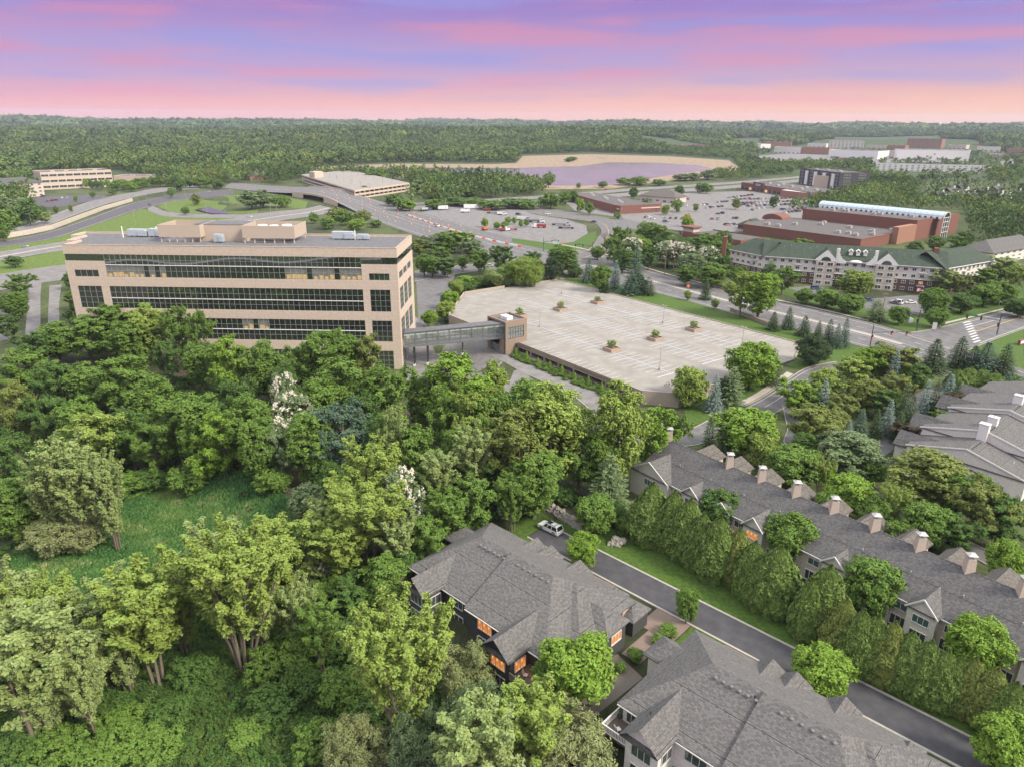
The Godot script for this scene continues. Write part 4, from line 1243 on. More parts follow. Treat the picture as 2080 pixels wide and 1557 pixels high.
# a tree grown limb by limb: stems, rising limbs, twigs, and leaf tufts strung along them
# o: seed, h, w, stems, limbs (per stem), rise (how steep limbs climb), bole, s (leaf size), loose (tuft scatter), per, fill (tufts per metre)
func branchy(o: Dictionary) -> Dictionary:
	var L := Leaves.new()
	L.r.seed = o.seed
	L.jitter = 0.3
	L.hue = o.get("hue", 0.14)
	var H: float = o.h; var W: float = o.w
	var stems: int = o.stems
	var woods: Array = []
	for i in stems:
		var wood := MB.new()
		woods.append(wood)
		var a0 := TAU * (i + L.r.randf() * 0.6) / stems
		var out := Vector3(cos(a0), 0, sin(a0))
		var lean := 0.0 if stems == 1 else W * L.r.randf_range(0.12, 0.36)
		var foot := out * (0.0 if stems == 1 else 0.3)
		var top := out * lean + Vector3(0, H * L.r.randf_range(0.84, 0.98), 0)
		var sag := out * (-lean * 0.12) + Vector3(L.r.randf_range(-0.35, 0.35), 0, L.r.randf_range(-0.35, 0.35))
		var thick: float = H * (0.017 if stems == 1 else 0.0078)
		bend(foot - Vector3(0, 0.8, 0), top, sag, thick, thick * 0.18, wood, 8, 6)
		var reach := W * 0.5 - lean * 0.7
		for j in int(o.limbs):
			var t: float = lerpf(o.bole, 0.97, (j + L.r.randf() * 0.7) / o.limbs)
			var at := foot.lerp(top, t) + sag * 4.0 * t * (1.0 - t)
			var a := j * 2.39996 + a0 + L.r.randf_range(-0.5, 0.5)
			var f: float = (t - o.bole) / (1.0 - o.bole)
			var wide := sin(PI * clampf(0.2 + 0.76 * f, 0.0, 1.0)) * L.r.randf_range(0.62, 1.12)
			var len_: float = maxf(reach * wide * o.get("slender", 1.0), 0.6)
			var dir := Vector3(cos(a), 0, sin(a))
			var end: Vector3 = at + dir * len_ + Vector3(0, len_ * o.rise * L.r.randf_range(0.7, 1.3), 0)
			end.y = minf(end.y, H * 1.02)
			bend(at, end, Vector3(0, -0.12 * len_ * o.rise, 0) + dir * 0.1, thick * 0.42 * (1.1 - t * 0.7), 0.02, wood, 4, 4)
			var arms := [[at, end, 1.0]]
			for q in 3:
				var b := at.lerp(end, L.r.randf_range(0.35, 0.85))
				var e: Vector3 = b + (dir * 0.5 + L.unit() * 0.8 + Vector3(0, o.rise * 0.7, 0)).normalized() * len_ * L.r.randf_range(0.3, 0.55)
				arms.append([b, e, 0.8])
			for arm in arms:
				var n := maxi(2, int(arm[0].distance_to(arm[1]) * o.fill))
				for k in n:
					var u := pow(L.r.randf(), 0.7)
					if u < 0.22: continue
					var p: Vector3 = arm[0].lerp(arm[1], u) + L.unit() * o.loose * L.r.randf_range(0.2, 1.0) * (1.15 - 0.6 * u)
					var tone := L.r.randf_range(0.85, 1.17)
					for m in int(o.per):
						var e := L.unit()
						var nn := (e * 0.7 + Vector3(0, 0.75, 0) + dir * 0.35 + L.unit() * 0.5).normalized()
						L.leaf(p + e * o.s * L.r.randf_range(0.3, 1.9), nn, e + L.unit() * 0.6 + Vector3(0, o.get("hang", 0.0) * -1.0, 0), o.s * L.r.randf_range(0.6, 1.25), o.get("slim", 0.55))
						for c6 in range(L.c.size() - 6, L.c.size()): L.c[c6] = Color(L.c[c6].r * tone, L.c[c6].g * tone, L.c[c6].b * tone)
	var me := L.mesh()
	var box := me.get_aabb()
	return {"crown": me, "woods": woods.map(func(q: MB) -> Mesh: return q.mesh()), "h": box.end.y * 0.98, "w": (box.size.x + box.size.z) * 0.5 * 0.93}

func conifer(o: Dictionary) -> Dictionary:
	var L := Leaves.new()
	L.r.seed = o.seed
	L.jitter = 0.22; L.hue = 0.06
	var H: float = o.h; var W: float = o.w
	var wood := MB.new()
	bend(Vector3(0, -0.6, 0), Vector3(0, H * 0.97, 0), Vector3.ZERO, H * 0.018, 0.02, wood, 3, 6)
	var levels: int = o.levels
	for l in levels:
		var f := (l + L.r.randf() * 0.6) / levels
		var y := H * lerpf(o.get("low", 0.05), 0.985, f)
		var rad := W * 0.5 * pow(1.0 - f, o.get("curve", 0.85)) * L.r.randf_range(0.86, 1.1) + 0.12
		var k := int(lerpf(o.arms, 5.0, f))
		var turn := L.r.randf() * TAU
		for b in k:
			var a := turn + TAU * (b + L.r.randf_range(-0.25, 0.25)) / k
			var d := Vector3(cos(a), 0, sin(a))
			var len_ := rad * L.r.randf_range(0.8, 1.12)
			var droop: float = o.get("droop", 0.22) * (1.0 - f * 0.9)
			var steps := maxi(3, int(len_ / o.step))
			for s in steps:
				var t := (s + 0.6) / steps
				if t < 0.22: continue
				var p := Vector3(0, y, 0) + d * len_ * t + Vector3(0, -droop * len_ * t * t + 0.1 * len_ * t * t * t, 0)
				var spread: float = o.fan * len_ * (1.05 - t) + 0.12
				for q in int(o.get("per", 3)):
					var side := d.cross(Vector3.UP) * L.r.randf_range(-spread, spread)
					var nn := (Vector3(0, 1, 0) + L.unit() * 0.55 + d * 0.25).normalized()
					L.leaf(p + side + L.unit() * 0.06, nn, d + side * 0.8 + Vector3(0, -0.25, 0), o.s * L.r.randf_range(0.7, 1.25), 0.42, -0.2)
	return {"crown": L.mesh(), "woods": [wood.mesh()], "h": H, "w": W}

func cedar(o: Dictionary) -> Dictionary:
	var L := Leaves.new()
	L.r.seed = o.seed
	L.jitter = 0.24; L.hue = 0.1
	var H: float = o.h; var W: float = o.w
	var wood := MB.new()
	bend(Vector3(0, -0.6, 0), Vector3(0, H * 0.9, 0), Vector3.ZERO, 0.16, 0.03, wood, 3, 6)
	var bumps := FastNoiseLite.new()
	bumps.seed = o.seed
	bumps.frequency = 0.55
	for i in int(o.cards):
		var f := pow(L.r.randf(), 1.25)
		var a := L.r.randf() * TAU
		var prof := pow(sin(clampf(f * 0.86 + 0.16, 0.0, 1.0) * PI), 0.62) * (1.0 - 0.45 * f)
		if f > 0.9: prof *= (1.0 - f) / 0.1
		var d := Vector3(cos(a), 0, sin(a))
		var k := 1.0 + 0.34 * bumps.get_noise_3d(d.x * W * 0.5 * 1.6, f * H, d.z * W * 0.5 * 1.6)
		var rad: float = W * 0.5 * prof * k * (1.0 - 0.22 * L.r.randf() * L.r.randf())
		var p := Vector3(d.x * rad, 0.1 + f * H * 0.99, d.z * rad)
		var nn := (d + Vector3(0, 0.45, 0) + L.unit() * 0.6).normalized()
		L.leaf(p, nn, Vector3(0, 1, 0) + d * 0.4 + L.unit() * 0.5, o.s * L.r.randf_range(0.6, 1.3), 0.5, 0.3)
	return {"crown": L.mesh(), "woods": [wood.mesh()], "h": H, "w": W}

func twigs(seed_: int, H: float, W: float) -> Dictionary:
	var wood := MB.new()
	var r := RandomNumberGenerator.new()
	r.seed = seed_
	var ends: Array = [[Vector3(0, -0.4, 0), Vector3(0, H * 0.35, 0), H * 0.02]]
	bend(ends[0][0], ends[0][1], Vector3(0.1, 0, 0.05), H * 0.022, H * 0.016, wood, 3, 6)
	var fresh: Array = [[ends[0][1], Vector3.UP, H * 0.014, H * 0.26]]
	for g in 4:
		var next: Array = []
		for e in fresh:
			for k in (4 if g < 2 else 3):
				var d: Vector3 = (e[1] + Vector3(r.randf_range(-1, 1), r.randf_range(-0.15, 0.7), r.randf_range(-1, 1)) * (0.8 * W / H + 0.35)).normalized()
				var to: Vector3 = e[0] + d * e[3] * r.randf_range(0.7, 1.2)
				bend(e[0], to, Vector3(0, 0.04 * e[3], 0), e[2], e[2] * 0.5, wood, 2, 3)
				next.append([to, d, e[2] * 0.55, e[3] * 0.68])
		fresh = next
	return {"woods": [wood.mesh()], "h": H, "w": W}

func leaf_mat(key: String, lin: Color, through := 0.35) -> StandardMaterial3D:
	if M.has(key):
		return M[key]
	var m := mat(key, lin, 0.62)
	m.vertex_color_use_as_albedo = true
	m.metallic_specular = 0.3
	if through > 0.0:
		m.backlight_enabled = true
		m.backlight = Color(lin.r * through * 1.5, lin.g * through * 1.5, lin.b * through).linear_to_srgb()
	return m

func make_plants() -> void:
	crowns["maple"] = [
		leafy({"seed": 11, "h": 10.0, "w": 8.4, "bole": 0.16, "blobs": 46, "br": 1.25, "cards": 330, "s": 0.24}),
		leafy({"seed": 12, "h": 11.0, "w": 8.6, "bole": 0.17, "blobs": 40, "br": 1.4, "cards": 390, "s": 0.25}),
		leafy({"seed": 13, "h": 9.6, "w": 8.8, "bole": 0.14, "blobs": 54, "br": 1.1, "cards": 270, "s": 0.23})]
	crowns["ash"] = [
		branchy({"seed": 21, "h": 15.0, "w": 10.0, "stems": 1, "limbs": 26, "rise": 0.75, "bole": 0.16, "s": 0.2, "loose": 0.75, "per": 10, "fill": 8.5}),
		leafy({"seed": 22, "h": 16.0, "w": 9.0, "bole": 0.12, "blobs": 60, "br": 1.2, "cards": 290, "s": 0.22, "limb_each": 1, "tall": 1.35}),
		branchy({"seed": 23, "h": 14.0, "w": 9.5, "stems": 2, "limbs": 17, "rise": 0.9, "bole": 0.14, "s": 0.2, "loose": 0.7, "per": 10, "fill": 8.5}),
		leafy({"seed": 24, "h": 15.0, "w": 9.0, "bole": 0.1, "blobs": 56, "br": 1.15, "cards": 280, "s": 0.21, "taper": 0.3, "tall": 1.3}),
		branchy({"seed": 25, "h": 16.0, "w": 9.0, "stems": 3, "limbs": 13, "rise": 1.1, "bole": 0.16, "s": 0.19, "loose": 0.7, "per": 10, "fill": 8.0})]
	crowns["cottonwood"] = [
		branchy({"seed": 31, "h": 18.0, "w": 12.5, "stems": 8, "limbs": 12, "rise": 2.6, "bole": 0.32, "s": 0.14, "loose": 0.42, "per": 9, "fill": 7.5, "slender": 0.62}),
		branchy({"seed": 32, "h": 17.0, "w": 8.5, "stems": 3, "limbs": 18, "rise": 2.4, "bole": 0.26, "s": 0.14, "loose": 0.42, "per": 9, "fill": 7.5, "slender": 0.75}),
		branchy({"seed": 33, "h": 16.0, "w": 8.0, "stems": 5, "limbs": 14, "rise": 2.6, "bole": 0.16, "s": 0.14, "loose": 0.42, "per": 9, "fill": 7.5, "slender": 0.7})]
	crowns["willow"] = [
		leafy({"seed": 41, "h": 9.0, "w": 9.5, "bole": 0.08, "blobs": 60, "br": 1.0, "cards": 260, "s": 0.19, "slim": 0.3, "hang": 0.8, "stems": 3, "limb_each": 2}),
		leafy({"seed": 42, "h": 10.0, "w": 8.5, "bole": 0.08, "blobs": 54, "br": 1.05, "cards": 280, "s": 0.19, "slim": 0.3, "hang": 0.8, "stems": 2, "limb_each": 2, "tall": 1.3})]
	crowns["locust"] = [
		leafy({"seed": 51, "h": 14.0, "w": 9.0, "bole": 0.2, "blobs": 34, "br": 1.3, "cards": 240, "s": 0.24, "limb_each": 1})]
	var bl := Leaves.new()
	bl.r.seed = 52; bl.jitter = 0.12; bl.hue = 0.03
	for i in 46:
		var d := (bl.unit() + Vector3(0, 0.35, 0)).normalized()
		bl.blob(Vector3(d.x * 3.6, 8.6 + d.y * 5.0, d.z * 3.6), Vector3(0.9, 0.9, 0.9), d, 85, 0.15, 0.7, 0.5)
	crowns["locust"][0]["blossom"] = bl.mesh()
	crowns["spruce"] = [
		conifer({"seed": 61, "h": 9.0, "w": 4.4, "levels": 24, "arms": 13.0, "step": 0.24, "fan": 0.3, "s": 0.2, "per": 3}),
		conifer({"seed": 62, "h": 10.0, "w": 4.2, "levels": 26, "arms": 12.0, "step": 0.24, "fan": 0.32, "s": 0.2, "per": 3, "droop": 0.34})]
	crowns["pine"] = [
		leafy({"seed": 71, "h": 10.0, "w": 8.0, "bole": 0.06, "blobs": 70, "br": 0.9, "cards": 240, "s": 0.2, "slim": 0.28, "taper": 0.3, "jitter": 0.25, "hue": 0.05, "skirt": 1.0}),
		conifer({"seed": 72, "h": 11.0, "w": 7.5, "levels": 18, "arms": 11.0, "step": 0.3, "fan": 0.4, "s": 0.26, "per": 4, "curve": 0.65, "droop": 0.1})]
	crowns["arborvitae"] = [
		cedar({"seed": 81, "h": 9.0, "w": 4.6, "cards": 11000, "s": 0.2}), cedar({"seed": 82, "h": 9.5, "w": 5.0, "cards": 12000, "s": 0.2}), cedar({"seed": 83, "h": 8.5, "w": 4.4, "cards": 10500, "s": 0.2})]
	crowns["juniper"] = [cedar({"seed": 84, "h": 3.0, "w": 1.2, "cards": 1500, "s": 0.13})]
	crowns["shrub"] = [
		leafy({"seed": 91, "h": 3.0, "w": 3.6, "bole": 0.02, "blobs": 26, "br": 0.62, "cards": 150, "s": 0.16, "limb_each": 4, "thick": 0.06}),
		leafy({"seed": 92, "h": 3.6, "w": 4.0, "bole": 0.02, "blobs": 30, "br": 0.7, "cards": 150, "s": 0.17, "limb_each": 4, "thick": 0.06})]
	crowns["thicket"] = [
		leafy({"seed": 94, "h": 6.0, "w": 7.0, "bole": 0.03, "blobs": 46, "br": 0.95, "cards": 170, "s": 0.18, "limb_each": 4, "thick": 0.1}),
		leafy({"seed": 98, "h": 6.5, "w": 6.4, "bole": 0.03, "blobs": 40, "br": 1.0, "cards": 180, "s": 0.19, "limb_each": 3, "thick": 0.1, "tall": 1.3}),
		leafy({"seed": 99, "h": 5.5, "w": 7.4, "bole": 0.03, "blobs": 52, "br": 0.85, "cards": 150, "s": 0.17, "limb_each": 4, "thick": 0.1, "jitter": 0.34})]
	crowns["topiary"] = [leafy({"seed": 93, "h": 2.2, "w": 2.6, "bole": 0.3, "blobs": 20, "br": 0.5, "cards": 100, "s": 0.13, "limb_each": 2, "thick": 0.09})]
	crowns["bare"] = [twigs(95, 9.0, 7.0), twigs(96, 5.0, 5.0)]
	# plainer ones for the middle distance, where a pixel covers half a metre and more
	crowns["mid"] = [
		leafy({"seed": 101, "h": 12.0, "w": 10.0, "bole": 0.14, "blobs": 30, "br": 1.6, "cards": 64, "s": 0.62, "limb_each": 5}),
		leafy({"seed": 102, "h": 13.0, "w": 10.0, "bole": 0.12, "blobs": 26, "br": 1.75, "cards": 74, "s": 0.66, "limb_each": 5, "tall": 1.2}),
		leafy({"seed": 103, "h": 11.0, "w": 11.0, "bole": 0.12, "blobs": 34, "br": 1.5, "cards": 60, "s": 0.6, "limb_each": 5})]
	crowns["mid_conifer"] = [conifer({"seed": 104, "h": 11.0, "w": 5.0, "levels": 14, "arms": 9.0, "step": 0.5, "fan": 0.4, "s": 0.45, "per": 2})]

const TINT := {
	"green": [0.14, 0.235, 0.045], "bright": [0.195, 0.315, 0.045], "yellow": [0.255, 0.345, 0.075], "dark": [0.09, 0.165, 0.038], "forest": [0.108, 0.172, 0.05],
	"olive": [0.19, 0.235, 0.06], "light": [0.275, 0.355, 0.125], "willow": [0.265, 0.3, 0.13], "grey": [0.165, 0.23, 0.105],
	"blue": [0.19, 0.26, 0.23], "bluegreen": [0.09, 0.15, 0.095], "conifer": [0.062, 0.102, 0.042], "cedar": [0.135, 0.205, 0.048], "gold": [0.36, 0.3, 0.04], "bronze": [0.08, 0.062, 0.038]}

const PLANT_NAMES := {"maple": "maple_tree", "ash": "leafy_tree", "cottonwood": "cottonwood_tree", "willow": "willow_tree", "locust": "flowering_tree", "spruce": "spruce_tree", "pine": "pine_tree",
	"arborvitae": "arborvitae", "juniper": "juniper_shrub", "shrub": "shrub", "thicket": "shrub", "topiary": "planter_bush", "bare": "bare_tree", "mid": "leafy_tree", "mid_conifer": "spruce_tree"}

func tint_mat(tint: String) -> StandardMaterial3D:
	var q: Array = TINT[tint]
	return leaf_mat("leaf_" + tint, Color(q[0], q[1], q[2]), 0.1 if tint in ["conifer", "blue", "bluegreen", "cedar"] else 0.55)

func plant(kind: String, which: int, at: Vector3, h: float, w: float, tint: String, yaw: float, label: String, group := "") -> Node3D:
	if kind == "shrub" and h > 3.4: kind = "thicket"
	var src: Dictionary = crowns[kind][which % crowns[kind].size()]
	var cat := "shrub" if kind in ["shrub", "thicket", "topiary", "juniper"] else "tree"
	var o := thing(PLANT_NAMES[kind], label, cat, at, yaw, group)
	o.scale = Vector3(w / src.w, h / src.h, w / src.w)
	for me: Mesh in src.woods:
		part_mesh("trunk", me, M.bark_pale if kind in ["cottonwood", "ash", "bare"] else M.bark, o)
	if src.has("crown"):
		part_mesh("crown", src.crown, tint_mat(tint), o)
	if src.has("blossom"):
		part_mesh("blossom", src.blossom, M.blossom, o)
	return o

# ------------------------------------------------------------------ camera, sky, sun
func make_view() -> void:
	var cam := Camera3D.new()
	cam.name = "camera"
	cam.position = Vector3(0, CAM_HEIGHT, 0)
	cam.rotation_degrees = Vector3(-20.2, 0, 0.35)
	cam.fov = 56.69
	cam.near = 0.5
	cam.far = 30000.0
	add_child(cam)
	cam.current = true
	var sun := DirectionalLight3D.new()
	sun.name = "sun"
	sun.light_color = Color(1.0, 0.955, 0.88)
	sun.light_energy = SUN_ENERGY
	sun.light_angular_distance = 16.0
	sun.shadow_enabled = true
	add_child(sun)
	sun.look_at_from_position(Vector3(0.62, 0.6, 0.34), Vector3.ZERO, Vector3.UP)
	var env := Environment.new()
	env.background_mode = Environment.BG_SKY
	env.sky = Sky.new()
	var pm := PanoramaSkyMaterial.new()
	pm.panorama = dusk_sky()
	env.sky.sky_material = pm
	env.tonemap_mode = Environment.TONE_MAPPER_LINEAR
	env.tonemap_exposure = EXPOSURE
	env.sdfgi_enabled = true
	env.ssao_enabled = true
	env.ssil_enabled = true
	env.fog_enabled = true
	env.fog_density = 0.000058
	env.fog_light_color = Color(0.80, 0.84, 0.92)
	var we := WorldEnvironment.new()
	we.name = "surroundings"
	we.environment = env
	add_child(we)

const EXPOSURE := 4.7
const SUN_ENERGY := 0.36

func dusk_sky() -> ImageTexture:
	var w := 2048
	var h := 1024
	var streak := FastNoiseLite.new()
	streak.seed = 7; streak.frequency = 1.0; streak.fractal_octaves = 4
	var veil := FastNoiseLite.new()
	veil.seed = 19; veil.frequency = 1.0; veil.fractal_octaves = 3
	var pink := Color(0.88, 0.53, 0.72); var blue := Color(0.60, 0.615, 0.885)
	var data := PackedFloat32Array()
	data.resize(w * h * 3)
	var at := 0
	for y in h:
		var el := 90.0 - (y + 0.5) * 180.0 / h
		if el < -1.0:
			# below the horizon: haze colour
			for x in w:
				data[at] = 0.22; data[at + 1] = 0.2; data[at + 2] = 0.23
				at += 3
			continue
		var e := maxf(el, 0.0)
		for x in w:
			var az := wrapf((x + 0.5) / w * TAU, -PI, PI)
			# warm side lies to the right of the view
			var warm := 0.5 + 0.5 * cos(az - 0.85)
			warm *= warm
			var low := Color(0.93, 0.56, 0.63).lerp(Color(1.0, 0.74, 0.58), warm)
			var mid := Color(0.725, 0.63, 0.83)
			var top := Color(0.62, 0.51, 0.79)
			var c := low.lerp(mid, smooth(0.2, 3.4 + 1.6 * warm, e))
			c = c.lerp(top, smooth(4.0, 8.5, e))
			if e < 40.0:
				var u := az * 6.0 + e * 0.12
				var s1 := streak.get_noise_3d(cos(az) * 2.4, sin(az) * 2.4 + e * 0.05, e * 0.55 - az * 0.35)
				var s2 := veil.get_noise_3d(cos(az + 2.0) * 3.2, sin(az + 2.0) * 3.2, e * 1.05 + az * 0.3)
				var k := smooth(0.0, 0.5, s1 + 0.45 * s2) * 0.55 * smooth(0.4, 2.2, e)
				c = c.lerp(pink.lerp(low, 0.3), k)
				k = smooth(0.02, 0.5, -s1 + 0.4 * s2) * 0.62 * smooth(0.8, 2.6, e) * (1.0 - 0.45 * warm * (1.0 - smooth(2.0, 6.0, e)))
				c = c.lerp(blue, k)
				u = 0.0
			# higher up the veil thins to a pale even dusk
			c = c.lerp(Color(0.86, 0.85, 0.875), smooth(8.5, 26.0, e))
			c = c.lerp(Color(0.985, 0.995, 1.0), smooth(14.0, 70.0, e))
			var l := c.srgb_to_linear()
			var gain := (1.2 - 0.2 * smooth(0.0, 4.5, e) + 0.88 * smooth(9.0, 40.0, e)) / EXPOSURE
			data[at] = l.r * gain; data[at + 1] = l.g * gain; data[at + 2] = l.b * gain
			at += 3
	var im := Image.create_from_data(w, h, false, Image.FORMAT_RGBF, data.to_byte_array())
	return ImageTexture.create_from_image(im)

# ------------------------------------------------------------------ materials of the place
func make_materials() -> void:
	var sp := speckle_tex("speckle", 1024, 3, 0.9, 0.2, 0.1)
	var sp2 := speckle_tex("speckle_fine", 512, 5, 0.9, 0.14, 0.16)
	var sp3 := speckle_tex("speckle_soft", 512, 9, 0.94, 0.1, 0.03, 0.01)
	mat_tex("asphalt", Color(0.17, 0.165, 0.17), sp, 53.0, 0.95)
	mat_tex("asphalt_dark", Color(0.075, 0.075, 0.085), sp, 31.0, 0.9)
	mat_tex("asphalt_old", Color(0.225, 0.215, 0.215), sp, 71.0, 0.95)
	mat_tex("asphalt_new", Color(0.11, 0.105, 0.125), sp, 61.0, 0.95)
	mat_tex("concrete", Color(0.42, 0.39, 0.355), sp3, 9.0, 0.9)
	mat_tex("deck_concrete", Color(0.3, 0.287, 0.27), speckle_tex("deck_stain", 1024, 17, 0.92, 0.15, 0.06, 0.01), 88.0, 0.9)
	mat_tex("kerb", Color(0.4, 0.38, 0.35), sp3, 5.0, 0.9)
	mat_tex("ramp_wall", Color(0.36, 0.3, 0.24), sp2, 3.0, 0.9)
	mat_tex("beige_wall", Color(0.6, 0.51, 0.43), sp3, 7.0, 0.85)
	mat_tex("beige_joint", Color(0.42, 0.35, 0.28), sp3, 7.0, 0.9)
	var grass := noise_tex("grass", 512, 0.03, 5, Color(0.62, 0.70, 0.5), Color(1.0, 0.98, 0.8), 4, Color(0.82, 0.86, 0.66))
	mat_tex("lawn", Color(0.082, 0.145, 0.026), grass, 17.0, 0.95)
	mat_tex("lawn_bright", Color(0.14, 0.2, 0.045), grass, 43.0, 0.95)
	mat_tex("meadow", Color(0.095, 0.15, 0.04), grass, 19.0, 0.95)
	mat_tex("mud", Color(0.12, 0.1, 0.085), grass, 7.0, 0.95)
	mat_tex("reeds", Color(0.36, 0.285, 0.21), noise_tex("reed", 512, 0.02, 5, Color(0.72, 0.7, 0.66), Color(1, 0.98, 0.95), 8), 120.0, 0.95)
	mat("pond", Color(0.03, 0.035, 0.05), 0.06)
	mat("pond_grey", Color(0.07, 0.07, 0.065), 0.2)
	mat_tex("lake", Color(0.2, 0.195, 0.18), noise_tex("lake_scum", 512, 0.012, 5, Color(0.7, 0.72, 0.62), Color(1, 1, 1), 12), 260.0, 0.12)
	var gm := mat_tex("ground", Color(1, 1, 1), noise_tex("earth", 512, 0.02, 6, Color(0.66, 0.66, 0.6), Color(1, 1, 1), 6), 26.0, 0.97)
	gm.vertex_color_use_as_albedo = true
	mat_tex("bark", Color(0.1, 0.075, 0.055), sp2, 1.0, 0.95)
	mat_tex("bark_pale", Color(0.21, 0.175, 0.13), sp2, 1.0, 0.95)
	mat("blossom", Color(0.72, 0.68, 0.58), 0.8).vertex_color_use_as_albedo = true
	mat("white_paint", Color(0.52, 0.52, 0.52), 0.8)
	mat("blue_paint", Color(0.33, 0.43, 0.6), 0.8)
	mat("yellow_paint", Color(0.55, 0.36, 0.06), 0.8)
	mat("white", Color(0.74, 0.73, 0.71), 0.7)
	mat("trim", Color(0.62, 0.6, 0.56), 0.7)
	mat("steel", Color(0.32, 0.33, 0.35), 0.45, 0.6)
	mat("galvanised", Color(0.46, 0.52, 0.56), 0.45, 0.3)
	mat("dark_metal", Color(0.055, 0.058, 0.064), 0.5, 0.2)
	mat("pole", Color(0.36, 0.35, 0.34), 0.6, 0.2)
	mat("black", Color(0.02, 0.02, 0.022), 0.6)
	mat("rubber", Color(0.025, 0.025, 0.025), 0.9)
	mat("orange", Color(0.75, 0.17, 0.03), 0.6)
	mat("red", Color(0.42, 0.035, 0.03), 0.5)
	mat("green_sign", Color(0.02, 0.28, 0.2), 0.5)
	mat("wood_pole", Color(0.2, 0.16, 0.12), 0.9)
	var gl := mat("dark_glass", Color(0.2, 0.225, 0.215), 0.02, 0.92)
	gl.metallic_specular = 0.8
	mat("far_glass", Color(0.09, 0.1, 0.11), 0.1, 0.5)
	mat("home_glass", Color(0.12, 0.15, 0.16), 0.04, 0.6)
	mat_tex("roof_membrane", Color(0.16, 0.163, 0.178), sp, 27.0, 0.9)
	mat_tex("roof_gravel", Color(0.13, 0.12, 0.118), sp, 33.0, 0.95)
	mat_tex("shingle_grey", Color(0.2, 0.2, 0.205), shingle_tex("shingle_a", 21, 0.22, 0.02), 5.2, 0.95)
	mat_tex("shingle_slate", Color(0.16, 0.162, 0.172), shingle_tex("shingle_b", 22, 0.24, 0.02), 5.2, 0.95)
	mat_tex("shingle_brown", Color(0.2, 0.195, 0.19), shingle_tex("shingle_c", 23, 0.24, 0.04), 5.2, 0.95)
	mat_tex("shingle_green", Color(0.075, 0.112, 0.08), shingle_tex("shingle_d", 24, 0.26, 0.0), 6.0, 0.95)
	mat_tex("brick", Color(0.24, 0.105, 0.078), sp2, 3.0, 0.92)
	mat_tex("brick_dark", Color(0.15, 0.085, 0.07), sp2, 3.0, 0.92)
	mat_tex("brick_pale", Color(0.38, 0.2, 0.14), sp2, 3.0, 0.92)
	mat_tex("siding_dark", Color(0.066, 0.065, 0.07), sp2, 2.0, 0.8)
	mat_tex("siding_white", Color(0.74, 0.72, 0.685), sp3, 4.0, 0.85)
	mat_tex("siding_cream", Color(0.6, 0.54, 0.48), sp3, 4.0, 0.85)
	mat_tex("siding_grey", Color(0.5, 0.5, 0.5), sp3, 4.0, 0.85)
	mat_tex("stone", Color(0.34, 0.31, 0.28), sp2, 1.2, 0.95)
	mat_tex("paver", Color(0.27, 0.2, 0.17), sp2, 2.0, 0.95)
	mat_tex("panel_dark", Color(0.055, 0.06, 0.075), sp2, 3.0, 0.8)
	mat("skylight", Color(0.46, 0.56, 0.62), 0.25, 0.2)
	mat("sign_navy", Color(0.03, 0.03, 0.12), 0.5)
	mat("sign_blue", Color(0.05, 0.2, 0.5), 0.5)
	glow("lamp_glow", Color(1.0, 0.62, 0.28), 0.8)
	glow("shop_glow", Color(0.9, 0.6, 0.32), 0.16)
	glow("signal_green", Color(0.05, 0.9, 0.5), 0.7)
	glow("signal_red", Color(1.0, 0.08, 0.04), 0.7)
	mat_tex("ramp_wall_light", Color(0.6, 0.54, 0.46), sp3, 12.0, 0.9)
	mat("interior_grey", Color(0.3, 0.29, 0.275), 0.9)
	mat("mullion", Color(0.36, 0.38, 0.38), 0.5, 0.3)
	pane("clear_office_glass", Color(0.3, 0.32, 0.3), 0.25)
	glow("office_light", Color(0.95, 0.62, 0.2), 0.15)
	mat_tex("screen_metal", Color(0.5, 0.415, 0.335), corrugated_tex("ribs"), 1.6, 0.7)
	mat("joint_grey", Color(0.3, 0.29, 0.28), 0.95)
	mat_tex("ramp_wall_pale", Color(0.47, 0.4, 0.33), sp2, 3.0, 0.9)
	mat_tex("tower_wall", Color(0.33, 0.25, 0.19), sp2, 3.0, 0.9)
	pane("sky_glass", Color(0.32, 0.36, 0.36), 0.35)
	mat("frosted", Color(0.5, 0.6, 0.54), 0.5)
	glow("tube_light", Color(0.9, 0.95, 0.8), 0.6)
	mat_tex("planter", Color(0.47, 0.34, 0.25), sp2, 2.0, 0.9)
	mat("lamp_grey", Color(0.42, 0.41, 0.4), 0.5, 0.2)
	mat_tex("deck_wood", Color(0.16, 0.12, 0.095), sp2, 1.0, 0.85)
	mat("deck_rail", Color(0.24, 0.2, 0.17), 0.8)
	mat("vent_grey", Color(0.15, 0.145, 0.145), 0.8)
	mat_tex("chimney", Color(0.52, 0.44, 0.375), sp3, 2.0, 0.9)
	mat("teal_glass", Color(0.1, 0.17, 0.18), 0.05, 0.4)
	mat_tex("gravel", Color(0.2, 0.17, 0.15), sp2, 1.3, 0.95)

func corrugated_tex(key: String) -> ImageTexture:
	var im := Image.create(64, 64, false, Image.FORMAT_RGB8)
	for y in 64:
		im.fill_rect(Rect2i(0, y, 64, 1), grey(0.86 if y % 16 < 2 else 0.98))
	T[key] = ImageTexture.create_from_image(im)
	return T[key]

# ------------------------------------------------------------------ terrain, roads, lots
func flat_points(a: Array) -> PackedVector2Array:
	var p := PackedVector2Array()
	for i in range(0, a.size(), 2):
		p.append(Vector2(a[i], a[i + 1]))
	return p

func at_ground(p: Vector2, lift := 0.0) -> Vector3:
	return Vector3(p.x, height_at(p.x, p.y) + lift, p.y)

